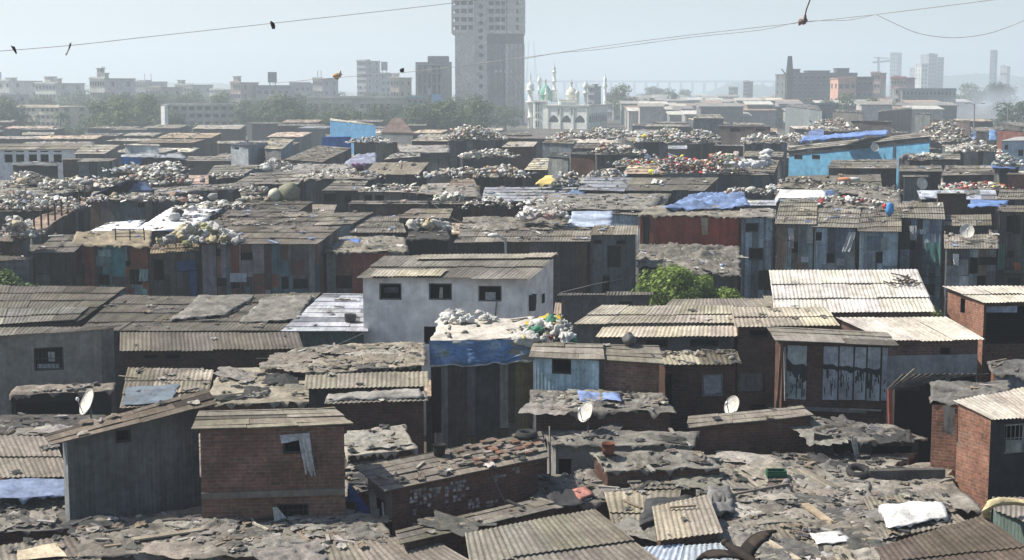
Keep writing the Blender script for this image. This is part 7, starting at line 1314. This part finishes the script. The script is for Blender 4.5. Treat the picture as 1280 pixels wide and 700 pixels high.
# ---- overhead cables with caught rags
def cable(label, pts, d0, d1, r=.0065):
    n = len(pts); P = []
    for i in range(n - 1):
        for k in range(8):
            t = k / 8; a, b = pts[i], pts[i + 1]; p_, q_ = pts[max(i - 1, 0)], pts[min(i + 2, n - 1)]
            f = lambda x, y, z, w: .5 * (2 * y + (z - x) * t + (2 * x - 5 * y + 4 * z - w) * t * t + (3 * y - x - 3 * z + w) * t ** 3)
            u, v = f(p_[0], a[0], b[0], q_[0]), f(p_[1], a[1], b[1], q_[1]); P.append(Pd(u, v, d0 + (d1 - d0) * (i + t) / (n - 1)))
    P.append(Pd(*pts[-1], d1)); rod('overhead_cable', label, 'cable', P, r * .85, (.42, .41, .40), 'metal', 'cables strung across the sky')
    return P
cable('upper left cable sagging across the sky to the tower top', [(-30, 66), (85, 57), (185, 46), (341, 29), (450, 17), (563, 4), (640, -6)], 26, 30)
cable('twisted long cable rising from the mid left to the top right', [(340, 104), (420, 97), (525, 88.5), (655, 72), (755, 57.5), (860, 44), (1003, 28), (1095, 18), (1240, 0), (1300, -8)], 32, 26)
cable('loose second strand along the right part of the long cable', [(655, 73.5), (700, 66), (755, 61), (860, 47), (950, 37.5), (1003, 27), (1060, 25), (1095, 18)], 29.6, 26.9, .006)
cable('hanging loop of cable at the upper right', [(1095, 18), (1120, 30), (1150, 42), (1190, 47), (1230, 43), (1262, 33), (1300, 17)], 26.8, 25.5)
def rag(l, pts, d, w, c):
    mb = MB(); P = [Pd(u, v, d) for u, v in pts]
    mb.grid([[p + Vector((w * (k - 1.5) * (1 - .5 * abs(i / max(1, len(P) - 1) - .3)), R.uniform(-.04, .04), R.uniform(-.02, .02))) for k in range(4)] for i, p in enumerate(P)], None, lambda i, j: jc(c, .2)); tag(mb.build('rag', 'cloth'), l, 'rag', 'rags caught on the cables')
rag('dark torn strip caught on the upper left cable at the far left', [(15, 57), (17, 61), (19, 64), (21, 67)], 26.2, .022, (.10, .09, .09)); rag('thin pale strip hanging from the upper left cable', [(88, 53), (87, 58), (85, 63), (82, 68)], 26.5, .014, (.25, .24, .23)); rag('dark tattered rag caught on the upper left cable', [(340, 27), (341, 31), (342, 36)], 27.4, .03, (.10, .08, .07))
E = MB(); E.lump(Pd(421, 95, 31.5), .075, .05, .055, (.52, .36, .2), 6, 8, .8); E.lump(Pd(425, 92.5, 31.4), .05, .035, .06, (.62, .55, .45), 6, 8, .9, 1, 4); tag(E.build('rag', 'cloth'), 'orange and cream rag ball caught on the long cable', 'rag', 'rags caught on the cables')
E = MB(); E.lump(Pd(503, 88, 31), .05, .04, .045, (.06, .06, .06), 6, 8, .6); tag(E.build('rag', 'cloth'), 'small black clump on the long cable beside the grey frame building', 'rag', 'rags caught on the cables')
E = MB(); E.lump(Pd(1002, 27, 27.2), .07, .04, .05, (.38, .3, .26), 6, 8, .9, 0, 3); E.lump(Pd(1006, 25, 27.2), .05, .04, .07, (.3, .26, .24), 6, 8, .9, 0, 7); E.tube([Pd(1005, 26, 27.2), Pd(1008, 12, 27), Pd(1014, -4, 26.8)], .012, 5, (.3, .2, .17)); tag(E.build('rag', 'cloth'), 'tangled kite rag with a string going up from the long cable', 'rag', 'rags caught on the cables')
# ---- fill: plain low shacks between the placed ones, and hazy roofs far behind
def hidden_ok(P, d):
    us, vs = zip(*[proj(p) for p in P]); u0, u1, v0, v1 = min(us), max(us), min(vs), max(vs)
    return not any(dd > d and u1 > a + 1 and u0 < b - 1 and v1 > c_ and v0 < e - 1 for dd, a, b, c_, e in PROT)
PROT0 = list(PROT); cnt = 0
FB = [[(.05, .05, .052), (.08, .08, .08)], [(.10, .08, .07), (.06, .055, .05)], [(.10, .12, .13), (.07, .075, .08)]]
def fill(ya, yb, n, label, grp, zr, wr, name='shack'):
    global cnt; k = 0
    for _ in range(n * 30):
        if k >= n: break
        d = R.uniform(ya, yb); x = R.uniform(-.43, .43) * d; w, l = R.uniform(*wr), R.uniform(*wr) * .8; z = R.uniform(*zr); yw = R.gauss(0, .12); s = R.choice((.3, .5, .2))
        ex, ey = Vector((cos(yw), sin(yw), 0)), Vector((-sin(yw), cos(yw), 0)); o = Vector((x, d, z))
        Q = [o - ex * w / 2, o + ex * w / 2, o + ex * w / 2 + ey * l + Vector((0, 0, s)), o - ex * w / 2 + ey * l + Vector((0, 0, s))]
        xs, ys = [p.x for p in Q], [p.y for p in Q]
        if not free(min(xs), max(xs), min(ys), max(ys)): continue
        if not hidden_ok(Q + [Q[0] - Vector((0, 0, 1)), Q[1] - Vector((0, 0, 1))], d): continue
        px = [(*proj(p), p.z) for p in Q]; key = 'f%d' % cnt; cnt += 1; k += 1
        c = jc(R.choice(((.28, .265, .24), (.22, .21, .19), (.35, .33, .29), (.4, .38, .34), (.2, .19, .18), (.36, .29, .23), (.36, .39, .45))), .15)
        house(key, name, label, px, ('patch', R.choice(FB)) if d < 130 else ('plaster', R.choice(FB)[0]), ('ac', c, .1) if R.random() < .75 else ('tarp', c, .1), (), group=grp)
        if d > 60: litter('mid' if d < 150 else 'far', key, 1.0 if d < 150 else 1.0, GREY_J[1:2] + GREY_J[3:7] + WHT[:3] + [(.2, .25, .4)], 1.2 if d < 150 else 1.7)
    return k
print('fill', fill(31, 72, 50, 'plain low roof filling a gap between the nearer houses', 'plain low roofs filling the nearer gaps', (2.1, 2.6), (2.0, 4.2)),
  fill(72, 130, 105, 'plain low shack roof squeezed between the two storey shacks and the heaps', 'plain low roofs in the middle of the settlement', (4.2, 5.3), (3, 6)),
  fill(130, 330, 130, 'plain hazy roof in the far part of the settlement', 'plain hazy roofs in the far part of the settlement', (4.6, 5.7), (5, 10)))
BLK2 = 0
for i in range(190):
    d = R.uniform(430, 980); u = R.uniform(775 if d > 520 else 800, 1200); x = Pd(u, 130, d).x; w = R.uniform(5, 12); z = R.uniform(4, 7.5); E = empty('low_house', (x, d, 0), 'tiny pale roofed house in the blue haze before the bay', 'house', 'tiny hazy houses before the bay')
    m2 = MB(); m2.box((x - w / 2, d, 0), (w, 0, 0), (0, w * .8, 0), (0, 0, z), jc(R.choice(((.3, .3, .29), (.2, .2, .2), (.4, .38, .35))), .2)); m2.build('wall', 'plaster', E)
    m2 = MB(); m2.box((x - w / 2 - .4, d - .4, z + .02), (w + .8, 0, 0), (0, w * .8 + .8, .9), (0, 0, .25), jc(R.choice(((.5, .48, .44), (.3, .29, .27), (.55, .54, .5), (.24, .23, .22), (.35, .25, .2))), .2)); m2.build('roof', 'sheet', E)
# ---- litter on the near and middle roofs
for k, dn in (('qa', 4), ('qb', 4), ('qc', 7), ('qd', 5), ('qe', 3), ('qf', 1), ('qh', 7), ('qi', 7), ('qj', 6), ('qk', 4), ('ql', 11), ('qm', 5), ('qn', 5), ('qo', 6), ('qq', 9), ('qr', 9), ('qs', 6), ('tileroom', 2), ('messroof', 9), ('blackhut', 7), ('darkbrick', 7), ('left6', 2), ('left7', 3), ('left9', 7), ('left10', 6), ('left12', 4), ('left11', 4), ('left3', 2), ('left2', .8), ('tarphut', 3), ('tarphut2', 8), ('qp', .6), ('lowcorr', .8), ('leftcorr', 2), ('bluetarp', 1), ('sunannex', 1.5), ('edgehut', 3), ('tinroom', 2), ('redframe', 2), ('grid3', .8), ('rightshed', .8), ('grid1', .3), ('striproof', 2), ('brickmid', 1), ('left4', .5), ('left8', .5), ('left5', .3)):
    litter('near', k, dn)
RP = [(.2, .188, .167), (.18, .17, .153), (.24, .226, .2), (.045, .045, .045), (.10, .097, .093), (.3, .28, .25), (.23, .205, .17)]
for k, dn in (('qa', .5), ('qb', .6), ('qc', .8), ('qd', .45), ('qe', .3), ('qh', .9), ('qi', .6), ('qj', .7), ('qk', .25), ('ql', .9), ('qm', .6), ('qn', .55), ('qo', .9), ('qq', .9), ('qr', .9), ('qs', .9), ('messroof', .9), ('blackhut', .9), ('left7', .5), ('left9', .9), ('left10', .9), ('left12', .5), ('tarphut2', .8), ('lowcorr', .12), ('left3', .1), ('sunannex', .5), ('m11b', .5), ('m6', .6), ('m9b', .4), ('m5c', .3), ('redframe', .25), ('striproof', .2)):
    rags('near', k, dn * .8, RP if k not in ('qo', 'blackhut', 'sunannex') else RP[3:5] + RP[:2])
BT = GREY_J + [(.5, .5, .48), (.2, .26, .4)]
for k in list(HS):
    if k[0] in 'mnw' and k not in ('white', 'white2', 'messroof', 'whitehall'): litter('mid', k, .9 if k not in ('m6', 'm9b', 'm11b', 'm5c', 'n36', 'n38', 'n10', 'n11', 'm17b', 'w10', 'w12') else 2.2, BT, 1.3)
for r, l in (('near', 'torn sheets, stones and sticks scattered over the nearer roofs'), ('mid', 'rubble and rags scattered over the roofs in the middle distance'), ('far', 'pale rubble scattered over the hazy far roofs')):
    if r in LIT: tag(LIT[r].build('roof_litter', 'junk'), l, 'litter', None, 'stuff')
# ---- ground, sea, hills
mb = MB(); S_ = 9000
mb.grid([[(x, y, 0) for x in (-S_, -900, -200, 200, 900, S_)] for y in (-200, 100, 400, 1000, 3000, S_)], None, (.11, .10, .085), False); tag(mb.build('ground', 'ground'), 'bare dusty earth under the settlement', None, None, 'structure')
mb = MB(); mb.face([(40, 1050, .06), (900, 1050, .06), (1500, 4300, .06), (-300, 4300, .06)], None, (.1, .13, .15)); tag(mb.build('sea', 'water'), 'pale hazy bay beyond the low houses', None, None, 'structure')
def hill(l, u0, u1, vt, d, c, dep=500):
    mb = MB(); x0, x1 = Pd(u0, 100, d).x, Pd(u1, 100, d).x; zt_ = Pd((u0 + u1) / 2, vt, d).z; rows = []
    for j in range(14):
        t = j / 13; row = []
        for i in range(41):
            s = i / 40; e = sin(pi * s) ** .6 * sin(pi * min(1, t * 1.0)) ** .8; row.append((x0 + (x1 - x0) * s, d + dep * t, zt_ * e * (.85 + .3 * noise.noise(Vector((s * 9, t * 4, d))) + .16 * noise.noise(Vector((s * 40, t * 14, d))))))
        rows.append(row)
    mb.grid(rows, None, c); tag(mb.build('hill', 'ground'), l, None, None, 'structure')
hill('hazy wooded hill at the far right', 1150, 1420, 88, 2400, (.06, .085, .05)); hill('faint hill beyond the trees at the left', -120, 420, 101, 2200, (.07, .09, .06)); hill('faint low headland left of the factory', 930, 1010, 101, 1900, (.07, .09, .07))
# ---- air, smoke, sun, sky, camera
def volume(name, label, mb, col, dens, aniso=.25):
    m = bpy.data.materials.new(name); m.use_nodes = True; t = m.node_tree; t.nodes.remove(t.nodes['Principled BSDF']); v = t.nodes.new('ShaderNodeVolumePrincipled'); v.inputs['Color'].default_value = (*col, 1); v.inputs['Density'].default_value = dens; v.inputs['Anisotropy'].default_value = aniso
    t.links.new(v.outputs[0], t.nodes['Material Output'].inputs['Volume']); M[name] = m; return tag(mb.build(name, name), label, None, None, 'stuff')
mb = MB(); mb.box((-2500, -40, -1), (5000, 0, 0), (0, 4700, 0), (0, 0, 125)); volume('haze', 'thin pale haze filling the air over the city', mb, (.80, .90, .97), HAZE)
for u, v, d, ru, rv, dn, l in ((1250, 128, 520, 75, 34, .05, 'grey blue smoke drifting at the right edge'), (1185, 140, 540, 80, 24, .035, 'low smoke drifting over the roofs at the right'), (1130, 118, 560, 60, 24, .016, 'thin smoke before the long grey building')):
    c = Pd(u, v, d); mb = MB(); k = d / F; mb.lump(c, ru * k, ru * k * .8, rv * k, (1, 1, 1), 12, 18, .35, 0, u)
    o = volume('smoke', l, mb, (.86, .93, 1.0), dn, .3); nt = M['smoke'].node_tree; vn = [x for x in nt.nodes if x.type == 'PRINCIPLED_VOLUME'][0]
    tc = nt.nodes.new('ShaderNodeTexCoord'); mp = nt.nodes.new('ShaderNodeMapping'); mp.inputs['Location'].default_value = (0, 0, -rv * k); mp.inputs['Scale'].default_value = (1, 1, 1); nt.links.new(tc.outputs['Object'], mp.inputs[0])
    m3 = nt.nodes.new('ShaderNodeVectorMath'); m3.operation = 'MULTIPLY'; m3.inputs[1].default_value = (1 / (ru * k), 1 / (ru * k * .8), 1 / (rv * k)); nt.links.new(mp.outputs[0], m3.inputs[0])
    ln = nt.nodes.new('ShaderNodeVectorMath'); ln.operation = 'LENGTH'; nt.links.new(m3.outputs[0], ln.inputs[0])
    nz = nt.nodes.new('ShaderNodeTexNoise'); nz.inputs['Scale'].default_value = .09; nz.inputs['Detail'].default_value = 4; nt.links.new(tc.outputs['Object'], nz.inputs['Vector'])
    f1 = nt.nodes.new('ShaderNodeMapRange'); f1.inputs[1].default_value = .9; f1.inputs[2].default_value = .1; nt.links.new(ln.outputs['Value'], f1.inputs[0])
    f2 = nt.nodes.new('ShaderNodeMapRange'); f2.inputs[1].default_value = .35; f2.inputs[2].default_value = .7; f2.inputs[3].default_value = .15; f2.inputs[4].default_value = 2.6; nt.links.new(nz.outputs[0], f2.inputs[0])
    a1 = nt.nodes.new('ShaderNodeMath'); a1.operation = 'MULTIPLY'; nt.links.new(f1.outputs[0], a1.inputs[0]); nt.links.new(f2.outputs[0], a1.inputs[1]); a2 = nt.nodes.new('ShaderNodeMath'); a2.operation = 'MULTIPLY'; nt.links.new(a1.outputs[0], a2.inputs[0]); a2.inputs[1].default_value = dn; nt.links.new(a2.outputs[0], vn.inputs['Density'])
SE, SA = radians(50), radians(-80)       # sun elevation; azimuth measured from +y (forward), negative = left
sd = Vector((sin(SA) * cos(SE), cos(SA) * cos(SE), sin(SE)))
L = bpy.data.lights.new('sun', 'SUN'); L.energy = SUN; L.angle = radians(.55); L.color = (1, .93, .82); o = bpy.data.objects.new('sun', L); COL.objects.link(o); o.rotation_euler = (-sd).to_track_quat('-Z', 'Y').to_euler()
w = bpy.data.worlds.new('World'); scene.world = w; w.use_nodes = True; t = w.node_tree; bg = t.nodes['Background']; sk = t.nodes.new('ShaderNodeTexSky'); sk.sky_type = 'NISHITA'; sk.sun_disc = False; sk.sun_elevation = SE; sk.sun_rotation = SA; sk.air_density = 1.0; sk.dust_density = 1.2; sk.ozone_density = 1.5; sk.altitude = 0
t.links.new(sk.outputs[0], bg.inputs[0]); bg.inputs[1].default_value = SKY
cam = bpy.data.cameras.new('camera'); co = bpy.data.objects.new('camera', cam); COL.objects.link(co); co.location = (0, 0, H); co.rotation_euler = (pi / 2 - TH, 0, 0); cam.sensor_width = 36; cam.lens = F / 1280 * 36; cam.clip_start = .5; cam.clip_end = 20000; scene.camera = co
vs = scene.view_settings; vs.view_transform = 'Standard'; vs.look = 'None'; vs.exposure = EXPO; vs.gamma = 1; vs.use_curve_mapping = False
scene.cycles.use_denoising = True; scene.cycles.max_bounces = 6; scene.cycles.diffuse_bounces = 3; scene.cycles.volume_bounces = 1; scene.cycles.transparent_max_bounces = 8; scene.cycles.sample_clamp_indirect = 6
